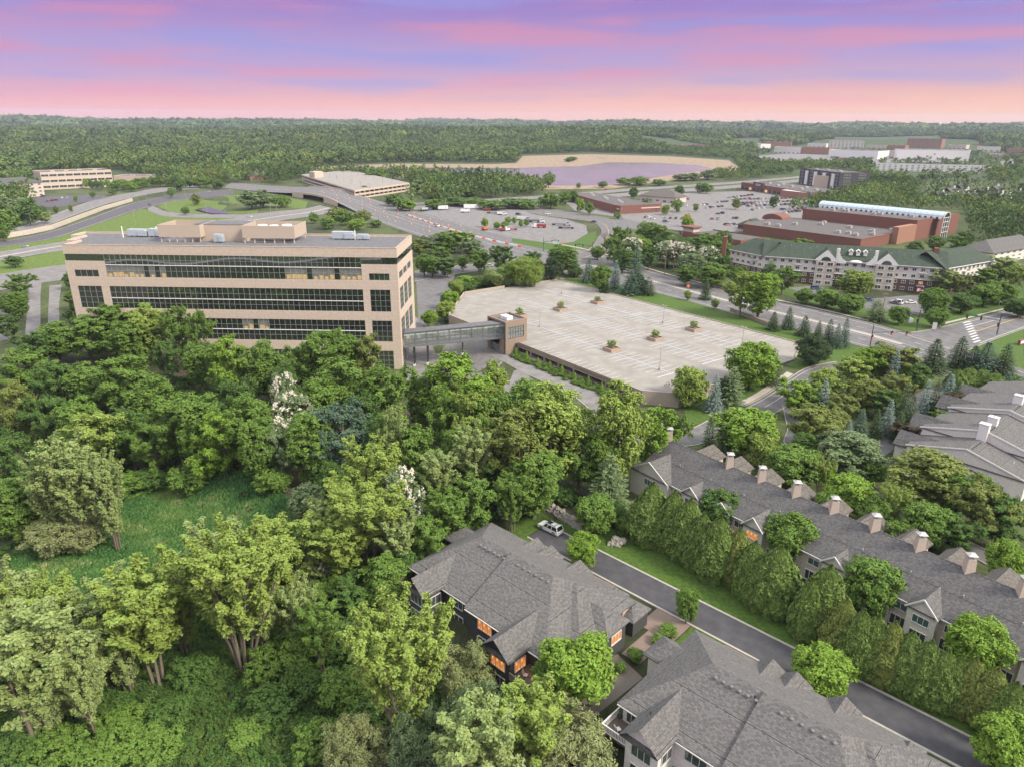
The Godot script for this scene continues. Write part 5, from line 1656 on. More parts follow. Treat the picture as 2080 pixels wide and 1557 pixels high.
func resample(p: PackedVector2Array, count: int) -> PackedVector2Array:
	var cv := Curve2D.new()
	for i in p.size():
		var tg := Vector2.ZERO
		if i > 0 and i < p.size() - 1:
			tg = (p[i + 1] - p[i - 1]) * 0.16
		cv.add_point(p[i], -tg, tg)
	cv.bake_interval = 1.0
	var l := cv.get_baked_length()
	var out := PackedVector2Array()
	for i in count:
		out.append(cv.sample_baked(l * i / (count - 1), true))
	return out

func drape(mb: MB, a: Vector2, b: Vector2, c: Vector2, lift: float, most: float) -> void:
	var ab := a.distance_to(b); var bc := b.distance_to(c); var ca := c.distance_to(a)
	var m := maxf(ab, maxf(bc, ca))
	if m > most:
		if ab == m:
			var q := (a + b) / 2.0
			drape(mb, a, q, c, lift, most); drape(mb, q, b, c, lift, most)
		elif bc == m:
			var q := (b + c) / 2.0
			drape(mb, a, b, q, lift, most); drape(mb, a, q, c, lift, most)
		else:
			var q := (c + a) / 2.0
			drape(mb, a, b, q, lift, most); drape(mb, q, b, c, lift, most)
		return
	if (b - a).cross(c - a) < 0.0:
		mb.tri(at_ground(a, lift), at_ground(b, lift), at_ground(c, lift))
	else:
		mb.tri(at_ground(a, lift), at_ground(c, lift), at_ground(b, lift))

func sheet(p: PackedVector2Array, lift: float, most := 14.0) -> MB:
	var mb := MB.new()
	var ix := Geometry2D.triangulate_polygon(p)
	for i in range(0, ix.size(), 3):
		drape(mb, p[ix[i]], p[ix[i + 1]], p[ix[i + 2]], lift, most)
	return mb

func level_sheet(p: PackedVector2Array, y: float) -> MB:
	var mb := MB.new()
	var ix := Geometry2D.triangulate_polygon(p)
	for i in range(0, ix.size(), 3):
		var a := p[ix[i]]; var b := p[ix[i + 1]]; var c := p[ix[i + 2]]
		if (b - a).cross(c - a) < 0.0:
			mb.tri(Vector3(a.x, y, a.y), Vector3(b.x, y, b.y), Vector3(c.x, y, c.y))
		else:
			mb.tri(Vector3(a.x, y, a.y), Vector3(c.x, y, c.y), Vector3(b.x, y, b.y))
	return mb

var lanes := {}

func make_ground() -> void:
	hill_noise.seed = 31
	hill_noise.frequency = 0.0016
	hill_noise.fractal_octaves = 4
	var tone := FastNoiseLite.new()
	tone.seed = 5
	tone.frequency = 0.02
	tone.fractal_octaves = 4
	var rings := 250
	var turns := 300
	var mb := MB.new()
	var rows: Array = []
	for i in rings + 1:
		var r := 22.0 * pow(11000.0 / 22.0, float(i) / rings)
		var row := PackedVector3Array()
		for k in turns + 1:
			var a := deg_to_rad(lerpf(-80.0, 80.0, float(k) / turns))
			var x := sin(a) * r
			var z := -cos(a) * r
			row.append(Vector3(x, height_at(x, z), z))
		rows.append(row)
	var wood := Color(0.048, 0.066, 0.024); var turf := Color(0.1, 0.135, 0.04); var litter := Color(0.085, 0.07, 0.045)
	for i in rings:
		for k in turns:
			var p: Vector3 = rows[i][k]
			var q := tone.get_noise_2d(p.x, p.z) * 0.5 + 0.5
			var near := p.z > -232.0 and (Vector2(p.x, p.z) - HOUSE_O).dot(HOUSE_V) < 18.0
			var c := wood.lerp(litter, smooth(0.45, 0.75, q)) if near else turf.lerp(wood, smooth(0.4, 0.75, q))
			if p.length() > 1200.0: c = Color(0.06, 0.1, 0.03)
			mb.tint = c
			mb.quad(rows[i][k], rows[i][k + 1], rows[i + 1][k + 1], rows[i + 1][k])
	# the land goes on behind the camera
	mb.tint = turf
	for k in 24:
		var a0 := deg_to_rad(80.0 + 200.0 * k / 24.0)
		var a1 := deg_to_rad(80.0 + 200.0 * (k + 1) / 24.0)
		mb.quad(Vector3(sin(a0) * 22, -6, -cos(a0) * 22), Vector3(sin(a1) * 22, -6, -cos(a1) * 22), Vector3(sin(a1) * 9000, 0, -cos(a1) * 9000), Vector3(sin(a0) * 9000, 0, -cos(a0) * 9000))
	mb.quad(Vector3(-22, -6.4, -22), Vector3(22, -6.4, -22), Vector3(22, -6.4, 22), Vector3(-22, -6.4, 22))
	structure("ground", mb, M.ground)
	for d in ROADS:
		var l := resample(flat_points(d[3]), 70)
		var r := resample(flat_points(d[4]), 70)
		lanes[d[0]] = [l, r, d[2]]
		var rb := MB.new()
		for i in 69:
			for j in 4:
				var f0 := j / 4.0; var f1 := (j + 1) / 4.0
				var p := [l[i].lerp(r[i], f0), l[i].lerp(r[i], f1), l[i + 1].lerp(r[i + 1], f1), l[i + 1].lerp(r[i + 1], f0)]
				var h0: float = d[2] + (road_lift(i) if d[0] == "boulevard_road" else 0.0)
				var h1: float = d[2] + (road_lift(i + 1) if d[0] == "boulevard_road" else 0.0)
				rb.quad(at_ground(p[0], h0), at_ground(p[1], h0), at_ground(p[2], h1), at_ground(p[3], h1))
		structure(d[0], rb, M[d[1]])
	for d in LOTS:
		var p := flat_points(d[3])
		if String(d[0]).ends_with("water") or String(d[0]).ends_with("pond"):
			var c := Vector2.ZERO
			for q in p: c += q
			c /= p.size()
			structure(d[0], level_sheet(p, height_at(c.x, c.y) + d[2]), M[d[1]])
		else:
			structure(d[0], sheet(p, d[2], 14.0 if p[0].length() < 700.0 else 60.0), M[d[1]])

func lane_line(road: String, f: float, width: float, dash: float, gap: float, m: Material, called: String, from := 0.0, to := 1.0, lift := 0.02) -> void:
	var d: Array = lanes[road]
	var pts := PackedVector2Array()
	var ups := PackedFloat32Array()
	for i in 70:
		var q := i / 69.0
		if q >= from and q <= to:
			pts.append((d[0][i] as Vector2).lerp(d[1][i], f))
			ups.append(road_lift(i) if road == "boulevard_road" else 0.0)
	var mb := MB.new()
	var run := 0.0
	for i in pts.size() - 1:
		var a := pts[i]; var b := pts[i + 1]
		var l := a.distance_to(b)
		var dir := (b - a) / maxf(l, 0.001)
		var s := 0.0
		while s < l:
			var e := minf(l, s + 1.5)
			if gap <= 0.0 or fmod(run + s, dash + gap) < dash:
				var n := Vector2(-dir.y, dir.x) * width / 2.0
				var p := a + dir * s; var q := a + dir * e
				var la: float = d[2] + lift + lerpf(ups[i], ups[i + 1], s / l)
				var lb: float = d[2] + lift + lerpf(ups[i], ups[i + 1], e / l)
				mb.quad(at_ground(p - n, la), at_ground(p + n, la), at_ground(q + n, lb), at_ground(q - n, lb))
			s = e + 0.0001
		run += l
	structure(called, mb, m)

# raised kerb along one side of a road
func kerb(road: String, side: int, called: String, from := 0.0, to := 1.0, w := 0.35, h := 0.13, m: Material = null) -> void:
	var d: Array = lanes[road]
	var mb := MB.new()
	for i in 69:
		if i / 69.0 < from or (i + 1) / 69.0 > to:
			continue
		var a: Vector2 = d[side][i]; var b: Vector2 = d[side][i + 1]
		var o0: Vector2 = (a - d[1 - side][i]).normalized() * w
		var o1: Vector2 = (b - d[1 - side][i + 1]).normalized() * w
		var lo: float = d[2] - 0.1
		var hi: float = d[2] + h
		var q := [at_ground(a, lo), at_ground(b, lo), at_ground(b, hi), at_ground(a, hi), at_ground(a + o0, lo), at_ground(b + o1, lo), at_ground(b + o1, hi), at_ground(a + o0, hi)]
		mb.quad(q[0], q[1], q[2], q[3]); mb.quad(q[3], q[2], q[6], q[7]); mb.quad(q[5], q[4], q[7], q[6])
	structure(called, mb, m if m else M.kerb)

const ORDER := ["", "first", "second", "third", "fourth", "fifth", "sixth", "seventh", "eighth", "ninth", "tenth", "eleventh", "twelfth", "thirteenth", "fourteenth", "fifteenth", "sixteenth", "seventeenth", "eighteenth", "nineteenth", "twentieth"]
const TINT_WORD := {"green": "mid-green", "bright": "bright green", "yellow": "yellow-green", "dark": "dark green", "olive": "olive", "light": "pale green", "willow": "grey-olive", "grey": "grey-green", "blue": "silver-blue", "bluegreen": "blue-green", "conifer": "dark green", "cedar": "deep green", "gold": "golden", "bronze": "brown-leaved"}
const KIND_WORD := {"maple": "round leafy tree", "ash": "leafy tree", "cottonwood": "upright cottonwood", "willow": "soft willow", "locust": "white-flowering tree", "spruce": "spruce", "pine": "pine", "arborvitae": "arborvitae", "shrub": "shrub", "bare": "leafless tree"}

func ordinal(k: int) -> String:
	if k > 100: return "hundred-and-" + ordinal(k - 100)
	if k == 100: return "hundredth"
	if k <= 20: return ORDER[k]
	var tens: String = ["twent", "thirt", "fort", "fift", "sixt", "sevent", "eight", "ninet"][k / 10 - 2]
	return tens + "y-" + ORDER[k % 10] if k % 10 else tens + "ieth"

func make_trees() -> void:
	for i in TREES.size():
		var d: Array = TREES[i]
		var lab := "%s %s, %s from the left %s" % [TINT_WORD[d[7]], KIND_WORD[d[1]], ordinal(d[9]), TREE_ZONES[d[0]]]
		if d[1] == "bare": lab = "%s, %s from the left %s" % [KIND_WORD[d[1]], ordinal(d[9]), TREE_ZONES[d[0]]]
		plant(d[1], d[8], Vector3(d[2], d[4], d[3]), d[5], d[6], d[7], fmod(i * 2.4, TAU), lab, "plants " + TREE_ZONES[d[0]])

func far_crown(seed_: int, count: int, spread: float, size: float, cards: int, s: float) -> ArrayMesh:
	var L := Leaves.new()
	L.r.seed = seed_
	L.jitter = 0.3; L.hue = 0.1
	for i in count:
		var f := 0.0 if count == 1 else spread
		var o := Vector3(L.r.randf_range(-f, f), 0, L.r.randf_range(-f, f))
		var h := size * L.r.randf_range(0.75, 1.2)
		var tone := L.r.randf_range(0.8, 1.2)
		var start := L.c.size()
		for b in 7:
			var a := b * 2.4
			var d := Vector3(cos(a) * 0.32, 0.62 + 0.22 * sin(b * 1.7), sin(a) * 0.32) * h
			L.blob(o + d, Vector3.ONE * h * 0.24, Vector3(cos(a), 0.8, sin(a)) * 0.8, cards, s, 0.7)
		for k in range(start, L.c.size()):
			L.c[k] = L.c[k] * tone
	return L.mesh()

func in_any(p: Vector2, polys: Array) -> bool:
	for q in polys:
		if Geometry2D.is_point_in_polygon(p, q):
			return true
	return false

func scatter(called: String, me: Mesh, m: Material, spots: Array, label: String, cat: String) -> void:
	var mm := MultiMesh.new()
	mm.transform_format = MultiMesh.TRANSFORM_3D
	mm.use_colors = true
	mm.mesh = me
	mm.instance_count = spots.size()
	for i in spots.size():
		var s: Array = spots[i]
		mm.set_instance_transform(i, Transform3D(Basis(Vector3.UP, s[1]).scaled(Vector3(s[2], s[3], s[2])), s[0]))
		mm.set_instance_color(i, s[4])
	var o := MultiMeshInstance3D.new()
	o.name = numbered(called)
	o.multimesh = mm
	o.material_override = m
	add_child(o)
	tag(o, label, cat, "", "stuff")

func make_far_woods() -> void:
	var keep: Array = []
	for d in CLEARINGS:
		keep.append(flat_points(d))
	var blocks: Array = []
	for d in FAR_BUILDINGS:
		var fa := Vector2(d[3], d[4]); var fb := Vector2(d[5], d[6])
		var fu := (fb - fa).normalized()
		var bk: Vector2 = Vector2(fu.y, -fu.x) * (d[8] + 6.0)
		var fw := Vector2(-fu.y, fu.x) * 60.0
		blocks.append(PackedVector2Array([fa + fw - fu * 6.0, fb + fw + fu * 6.0, fb + bk + fu * 6.0, fa + bk - fu * 6.0]))
	for d in LOTS:
		if d[0] in ["mall_lot", "reed_marsh"]: blocks.append(flat_points(d[3]))
	var r := RandomNumberGenerator.new()
	r.seed = 77
	var mix_noise := FastNoiseLite.new()
	mix_noise.seed = 3
	mix_noise.frequency = 0.006
	var bands := [[560.0, 1150.0, 9.6, 1.05, 0], [1150.0, 2300.0, 11.0, 1.15, 1], [2300.0, 5200.0, 27.0, 1.0, 2], [5200.0, 10500.0, 84.0, 3.4, 2]]
	var meshes := [far_crown(201, 1, 0, 12.0, 30, 0.75), far_crown(202, 1, 0, 12.5, 15, 1.15), far_crown(203, 11, 17.0, 12.0, 6, 1.9)]
	var names := ["near_forest", "middle_forest", "hill_forest", "horizon_forest"]
	var words := ["broadleaf forest around the lake and highways", "broadleaf forest stretching away behind the lake", "broadleaf forest on the hills far behind the lake", "hazy forest along the horizon"]
	for b in 4:
		var band: Array = bands[b]
		var spots: Array = []
		var step: float = band[2]
		var rad: float = band[0]
		while rad < band[1]:
			var arc := step / rad
			var a := deg_to_rad(-46.0)
			while a < deg_to_rad(46.0):
				var aa := a + r.randf_range(-0.5, 0.5) * arc
				var rr := rad + r.randf_range(-0.5, 0.5) * step
				a += arc
				var p := Vector2(sin(aa) * rr, -cos(aa) * rr)
				if b < 3 and in_any(p, keep):
					# street trees of the far shopping district
					if not ((rr > 1350.0 and aa > 0.3 or rr > 800.0 and aa > 0.5) and b < 2 and r.randf() < 0.17 and not in_any(p, blocks)):
						continue
				var k := mix_noise.get_noise_2d(p.x, p.y)
				var v := r.randf_range(0.6, 1.42) * (1.0 + 0.6 * k)
				var yl := r.randf_range(-0.12, 0.2) + k * 0.25
				var s: float = r.randf_range(0.7, 1.55) * band[3] * (0.7 if b < 2 and aa > 0.2 else 1.0)
				spots.append([Vector3(p.x, height_at(p.x, p.y) - 0.5, p.y), r.randf() * TAU, s, s * r.randf_range(0.85, 1.25) / (1.0 if b < 3 else 1.8), Color(v * (1.0 + yl), v, v * (1.0 - yl * 0.5))])
			rad += step
		if b == 0: spots = spots.filter(func(q: Array) -> bool: return fmod(absf(q[0].x * 0.37 + q[0].z * 0.61), 1.0) < 0.9)
		scatter(names[b], meshes[band[4]], tint_mat("forest"), spots, words[b], "forest")
		print(names[b], " ", spots.size())

func tuft(seed_: int, blades: int, h: float, spread: float) -> ArrayMesh:
	var L := Leaves.new()
	L.r.seed = seed_
	L.jitter = 0.2; L.hue = 0.08
	for k in blades:
		var a := L.r.randf() * TAU
		var d := Vector3(cos(a), 0, sin(a))
		var p := d * spread * L.r.randf()
		L.leaf(p + Vector3(0, h * 0.45, 0) + d * 0.08, (d + Vector3(0, 0.7, 0)).normalized(), Vector3(0, 1, 0) + d * L.r.randf_range(0.2, 0.9), h * L.r.randf_range(0.35, 0.6), 0.14, 0.0)
	return L.mesh()

# grass of the meadow and the low growth under the trees
func make_ground_cover() -> void:
	var r := RandomNumberGenerator.new()
	r.seed = 5
	var patch := FastNoiseLite.new()
	patch.seed = 14; patch.frequency = 0.055; patch.fractal_octaves = 3
	var polys := {}
	for d in LOTS: polys[d[0]] = flat_points(d[3])
	var grass: Array = []
	var straw: Array = []
	var field: PackedVector2Array = polys["meadow"]
	var lo := field[0]; var hi := field[0]
	for p in field:
		lo = lo.min(p); hi = hi.max(p)
	while grass.size() < 16000:
		var p := Vector2(r.randf_range(lo.x, hi.x), r.randf_range(lo.y, hi.y))
		if not Geometry2D.is_point_in_polygon(p, field): continue
		var k := patch.get_noise_2d(p.x, p.y * 1.6)
		var v := r.randf_range(0.7, 1.2) * (1.0 + 0.5 * k)
		var s := r.randf_range(0.6, 1.3)
		if k > 0.3 and r.randf() < 0.4:
			straw.append([at_ground(p), r.randf() * TAU, s, s * 0.7, grey(v)])
		else:
			grass.append([at_ground(p), r.randf() * TAU, s, s, Color(v * (0.9 + 0.35 * k), v, v)])
	scatter("meadow_grass", tuft(301, 16, 0.75, 0.5), leaf_mat("leaf_meadow", Color(0.1, 0.195, 0.05), 0.3), grass, "tall green grass covering the wet meadow", "grass")
	scatter("dry_grass", tuft(302, 14, 0.7, 0.6), leaf_mat("leaf_straw", Color(0.3, 0.27, 0.15), 0.3), straw, "pale dry grass patches in the wet meadow", "grass")
	var under: Array = []
	var tries := 0
	while under.size() < 11000 and tries < 90000:
		tries += 1
		var p := Vector2(r.randf_range(-190, 40), r.randf_range(-228, -58)) if tries % 2 else Vector2(r.randf_range(-90, 15), r.randf_range(-130, -60))
		var e := Vector2((p - HOUSE_O).dot(HOUSE_U), (p - HOUSE_O).dot(HOUSE_V))
		if e.x > -24.0 and e.y > -39.0: continue
		if e.y > 14.0: continue
		if in_any(p, [polys["meadow"], polys["mud_flat"], polys["pond_water"], polys["creek_water"]]): continue
		if p.x < -100 and p.y < -215: continue
		var v := r.randf_range(0.55, 1.25)
		var s := r.randf_range(0.35, 1.0)
		under.append([at_ground(p, -0.1), r.randf() * TAU, s, s * r.randf_range(0.6, 1.0), Color(v * r.randf_range(0.85, 1.15), v, v)])
	var low := leafy({"seed": 97, "h": 1.8, "w": 2.8, "bole": 0.0, "blobs": 14, "br": 0.5, "cards": 52, "s": 0.17, "limb_each": 99})
	scatter("undergrowth", low.crown, tint_mat("dark"), under, "low leafy undergrowth beneath the trees of the wood", "undergrowth")
	var rough: Array = []
	for k in 15000:
		var p := Vector2(r.randf_range(-85, 5), r.randf_range(-125, -58))
		if (p - HOUSE_O).dot(HOUSE_V) > -42.0 or in_any(p, [polys["pond_water"], polys["creek_water"]]): continue
		var v := r.randf_range(0.7, 1.25)
		var s := r.randf_range(0.5, 1.1)
		rough.append([at_ground(p), r.randf() * TAU, s, s, Color(v, v, v)])
	scatter("rough_grass", tuft(303, 14, 0.7, 0.5), leaf_mat("leaf_meadow", Color(0.1, 0.195, 0.05), 0.3), rough, "rough grass between the trees at the lower left", "grass")

# ------------------------------------------------------------------ building parts
var shared := {}

func frame_yaw(u: Vector2) -> float:
	return atan2(-u.y, u.x)

# window: a frame with panes set back a little; faces +z before turning
func window(parent: Node3D, at: Vector3, turn: float, w: float, h: float, frame: Material, glass: Material, cols := 2, rows := 1, called := "window", bar := 0.09, panes := true) -> MeshInstance3D:
	var key := "win%.2f_%.2f_%d_%d_%.2f" % [w, h, cols, rows, bar]
	if not shared.has(key):
		var mb := MB.new()
		mb.box(Vector3(0, h / 2.0 - bar / 2.0, 0), Vector3(w, bar, 0.16)); mb.box(Vector3(0, -h / 2.0 + bar / 2.0, 0.02), Vector3(w, bar, 0.2))
		for i in cols + 1:
			mb.box(Vector3(-w / 2.0 + bar / 2.0 + (w - bar) * i / cols, 0, 0), Vector3(bar if i in [0, cols] else bar * 0.7, h - bar * 2.0, 0.158))
		for i in range(1, rows):
			mb.box(Vector3(0, -h / 2.0 + h * i / rows, -0.003), Vector3(w - bar * 2.0, bar * 0.6, 0.13))
		var pb := MB.new()
		var pw := (w - bar) / cols
		pb.box(Vector3.ZERO, Vector3(pw, h - bar, 0.03))
		shared[key] = [mb.mesh(), pb.mesh(), pw]
	var q: Array = shared[key]
	var o := part_mesh(called, q[0], frame, parent)
	o.position = at
	o.rotation.y = turn
	if panes:
		for i in cols:
			var p := part_mesh("pane", q[1], glass, o)
			p.position = Vector3(-w / 2.0 + bar / 2.0 + q[2] * (i + 0.5), 0, -0.02)
	return o

func gable_z(mb: MB, x0: float, x1: float, z0: float, z1: float, y0: float, y1: float, hip0 := 0.0, hip1 := 0.0, over := 0.35) -> void:
	# roof with its ridge along z
	var keep := mb.x
	mb.x = keep * Transform3D(Basis(Vector3.UP, -PI / 2.0), Vector3.ZERO)
	# (x, z) -> rotated frame: local x' = z, z' = -x
	mb.hip(z0, z1, -x1, -x0, y0, y1, hip0, hip1, over)
	mb.x = keep

func gable_end(mb: MB, x0: float, x1: float, z: float, y0: float, y1: float, yr: float) -> void:
	mb.quad(Vector3(x0, y0, z), Vector3(x1, y0, z), Vector3(x1, y1, z), Vector3(x0, y1, z))
	mb.tri(Vector3(x0, y1, z), Vector3(x1, y1, z), Vector3((x0 + x1) / 2.0, yr, z))

func vents(o: Node3D, spots: Array, m: Material) -> void:
	if not shared.has("turtle"):
		var mb := MB.new()
		mb.cyl(Vector3(0, -0.15, 0), 0.16, 0.16, 0.4, 8)
		mb.dome(Vector3(0, 0.2, 0), Vector3(0.28, 0.16, 0.28), 3, 8)
		shared["turtle"] = mb.mesh()
	for s: Vector3 in spots:
		part_mesh("roof_vent", shared["turtle"], m, o).position = s

func lit_glass() -> StandardMaterial3D:
	if M.has("lit_window_glass"):
		return M["lit_window_glass"]
	var im := Image.create(64, 64, false, Image.FORMAT_RGB8)
	var r := RandomNumberGenerator.new()
	r.seed = 8
	im.fill(Color(0.72, 0.42, 0.2))
	for k in 26:
		var c := Color(1.0, 0.74, 0.42).lerp(Color(0.42, 0.2, 0.1), r.randf())
		im.fill_rect(Rect2i(r.randi_range(0, 60), r.randi_range(0, 60), r.randi_range(3, 16), r.randi_range(4, 24)), c)
	var m := mat("lit_window_glass", Color(0.2, 0.1, 0.05), 0.08)
	m.emission_enabled = true
	m.emission = Color.BLACK
	m.emission_texture = ImageTexture.create_from_image(im)
	m.emission_energy_multiplier = 0.27
	m.uv1_scale = Vector3(0.31, 0.31, 1)
	return m

# ------------------------------------------------------------------ the two near houses
func near_house(du: float, wall: Material, label: String, lit: bool) -> Node3D:
	var p := HOUSE_O + HOUSE_U * du
	var o := thing("townhouse", label, "house", Vector3(p.x, 0, p.y), frame_yaw(HOUSE_U), "near twin houses")
	var roofm: Material = M.shingle_grey
	var body := MB.new()
	body.span(Vector3(-17.3, -7.2, 13.2), Vector3(-2.2, 4.95, 32.2))
	part("wall", body, wall, o)
	body = MB.new(); body.span(Vector3(-2.2, -7.2, 13.0), Vector3(14.0, 4.95, 33.2)); part("wall", body, wall, o)
	body = MB.new(); body.span(Vector3(9.0, -4.5, 13.9), Vector3(15.8, 4.9, 27.3)); part("wall", body, wall, o)
	body = MB.new(); body.span(Vector3(12.0, -4.5, 18.4), Vector3(18.0, 4.92, 23.4)); part("wall", body, wall, o)
	body = MB.new(); body.span(Vector3(-20.4, -3.0, 17.0), Vector3(-16.9, 4.3, 21.5)); part("wall", body, wall, o)
	body = MB.new(); body.span(Vector3(13.9, -3, 11.4), Vector3(17.6, 3.1, 15.6)); part("wall", body, wall, o)
	# main roofs
	var r := MB.new(); r.hip(-17.3, -2.3, 13.2, 32.4, 5.0, 10.0, 8.0, 0.0, 0.55); part("roof", r, roofm, o)
	r = MB.new(); r.hip(-2.0, 14.0, 13.1, 33.3, 5.05, 10.3, 0.0, 7.6, 0.55); part("roof", r, roofm, o)
	r = MB.new(); r.hip(4.0, 15.9, 13.9, 27.4, 5.1, 8.9, 0.0, 6.6, 0.5); part("roof", r, roofm, o)
	r = MB.new(); r.hip(8.0, 18.0, 18.4, 23.4, 5.15, 7.2, 0.0, 3.2, 0.5); part("roof", r, roofm, o)
	r = MB.new(); r.hip(-20.6, -14.0, 17.0, 21.6, 4.4, 6.3, 2.6, 0.0, 0.5); part("roof", r, roofm, o)
	r = MB.new(); r.hip(13.0, 17.6, 11.4, 15.8, 3.2, 4.9, 0.0, 2.3, 0.4); part("roof", r, roofm, o)
	# garage-side gables
	for g in [[-7.4, -3.6], [-3.9, -0.2], [2.6, 6.4], [11.2, 14.2]]:
		r = MB.new()
		gable_z(r, g[0], g[1], 12.4 if g[0] < 10 else 13.0, 19.5, 5.12 if g[0] < 10 else 4.4, 7.3 if g[0] < 10 else 6.2, 1.0, 0.0, 0.3)
		part("roof", r, roofm, o)
		body = MB.new(); body.span(Vector3(g[0] + 0.3, 0.0, 12.6), Vector3(g[1] - 0.3, 5.0, 14.0)); part("wall", body, wall, o)
	for gx in [-5.5, 4.5]:
		var gd := MB.new(); gd.box(Vector3(gx, 1.15, 12.57), Vector3(2.8, 2.3, 0.08)); part("garage_door", gd, M.trim, o)
	# bays on the meadow side
	for g in [[-14.0, -9.2, 36.3, 32.0], [6.1, 11.1, 37.3, 33.0]]:
		body = MB.new(); body.span(Vector3(g[0], -7.2, g[3]), Vector3(g[1], 5.1, g[2])); part("wall", body, wall, o)
		body = MB.new(); gable_end(body, g[0], g[1], g[2] + 0.01, 5.1, 5.1, 7.45); part("gable", body, wall, o)
		r = MB.new(); gable_z(r, g[0], g[1], 28.0, g[2] + 0.5, 5.2, 7.75, 0.0, 0.0, 0.45); part("roof", r, roofm, o)
		var mid: float = (g[0] + g[1]) / 2.0
		var bay_lit: bool = lit and g[0] > 0.0
		for y in [3.2, 0.0, -3.6]:
			window(o, Vector3(mid, y, g[2] + 0.06), 0, 3.0, 1.9, M.trim, lit_glass() if bay_lit and y > 2.0 else M.home_glass, 3, 1)
		window(o, Vector3(g[1] + 0.06, 3.2, g[2] - 2.0), PI / 2.0, 2.4, 1.9, M.trim, lit_glass() if bay_lit else M.home_glass, 2, 1)
	# windows along the meadow wall
	var wz := 33.26
	for q in [[-6.2, 32.26], [1.6, wz]]:
		for y in [3.1, -0.1, -3.6]:
			var hot: bool = lit and q[0] > 0.0 and y > 0.0
			window(o, Vector3(q[0], y, q[1]), 0, 3.2, 1.8, M.trim, lit_glass() if hot else M.home_glass, 3, 1)
	window(o, Vector3(-15.9, 3.0, 32.26), 0, 1.6, 1.8, M.trim, M.home_glass, 2, 1)
	# windows on the end wall
	for q in [[29.3, 14.06], [31.6, 14.06]]:
		window(o, Vector3(q[1], 3.2, q[0]), PI / 2.0, 2.0, 1.9, M.trim, lit_glass() if lit else M.home_glass, 2, 1)
	for q in [[20.9, 18.06, 2.6], [25.4, 15.86, 1.7], [15.4, 15.86, 1.7]]:
		window(o, Vector3(q[1], 3.3, q[0]), PI / 2.0, q[2], 1.7, M.trim, lit_glass() if lit else M.home_glass, 3, 1)
	window(o, Vector3(16.6, 3.3, 23.46), 0, 2.0, 1.7, M.trim, lit_glass() if lit else M.home_glass, 2, 1)
	# corner balcony
	var bal := MB.new()
	bal.span(Vector3(11.1, 1.55, 33.0), Vector3(14.9, 1.85, 37.6)); bal.span(Vector3(14.0, 1.56, 30.6), Vector3(14.9, 1.84, 33.0))
	var balcony := part("balcony", bal, M.deck_wood, o)
	var rail := MB.new()
	for k in 22:
		var t := k / 21.0
		rail.box(Vector3(lerpf(11.15, 14.85, t), 2.4, 37.55), Vector3(0.1, 1.1, 0.06)); rail.box(Vector3(14.85, 2.4, lerpf(31.0, 37.4, t)), Vector3(0.06, 1.1, 0.14))
	rail.span(Vector3(11.1, 2.95, 37.47), Vector3(14.95, 3.05, 37.63)); rail.span(Vector3(14.77, 2.95, 30.6), Vector3(14.93, 3.06, 37.47)); rail.span(Vector3(11.1, 1.86, 37.5), Vector3(14.9, 1.94, 37.58)); rail.span(Vector3(14.8, 1.86, 30.6), Vector3(14.88, 1.95, 37.5))
	part("railing", rail, M.deck_rail if lit else M.white, balcony)
	for q in [[11.4, 37.3], [14.6, 37.3], [14.6, 31.2]]:
		var post := MB.new(); post.box(Vector3(q[0], -2.8, q[1]), Vector3(0.3, 8.7, 0.3)); part("post", post, M.deck_rail if lit else M.white, balcony)
	if lit:
		var lm := MB.new(); lm.box(Vector3(14.12, 3.9, 33.05), Vector3(0.22, 0.35, 0.22)); part("wall_lamp", lm, M.lamp_glow, o)
		var om := OmniLight3D.new()
		om.name = "lamp_light"
		om.light_color = Color(1.0, 0.62, 0.3)
		om.light_energy = 0.5
		om.light_size = 0.15
		om.omni_range = 12.0
		om.omni_attenuation = 2.0
		om.shadow_enabled = true
		om.position = Vector3(14.35, 3.8, 33.35)
		o.add_child(om)
	# second, far balcony beyond the first bay
	bal = MB.new(); bal.span(Vector3(-18.4, 1.5, 31.6), Vector3(-14.0, 1.8, 35.6))
	balcony = part("balcony", bal, M.deck_wood, o)
	rail = MB.new()
	for k in 18:
		var t := k / 17.0
		rail.box(Vector3(lerpf(-18.3, -14.1, t), 2.3, 35.5), Vector3(0.09, 1.1, 0.06)); rail.box(Vector3(-18.3, 2.3, lerpf(31.8, 35.4, t)), Vector3(0.06, 1.1, 0.09))
	rail.span(Vector3(-18.4, 2.85, 35.42), Vector3(-14.0, 2.95, 35.58)); rail.span(Vector3(-18.38, 2.85, 31.6), Vector3(-18.22, 2.96, 35.42)); rail.span(Vector3(-18.4, 1.81, 35.45), Vector3(-14.0, 1.89, 35.55)); rail.span(Vector3(-18.36, 1.81, 31.6), Vector3(-18.24, 1.9, 35.45))
	part("railing", rail, M.deck_rail if lit else M.white, balcony)
	for q in [[-18.1, 35.3], [-14.3, 35.3]]:
		var post := MB.new(); post.box(Vector3(q[0], -2.8, q[1]), Vector3(0.26, 8.6, 0.26)); part("post", post, M.deck_rail if lit else M.white, balcony)
	# vents: dark domes below the ridge and small flues
	var spots: Array = []
	for k in 6:
		spots.append(Vector3(-8.5 + k * 1.13, 9.35, 24.4)); spots.append(Vector3(0.4 + k * 1.3, 9.62, 24.45))
	vents(o, spots, M.vent_grey)
	var fl := [[-3.2, 9.45, 24.0], [7.6, 9.3, 24.3], [11.4, 6.9, 24.5], [-12.6, 6.9, 33.2], [8.3, 7.1, 34.3], [4.9, 7.2, 28.6]]
	for q in fl:
		var mb := MB.new(); mb.cyl(Vector3(q[0], q[1] - 0.4, q[2]), 0.1, 0.1, 0.85, 7); part("flue", mb, M.dark_metal, o)
	# gutters and white eave line
	var gut := MB.new()
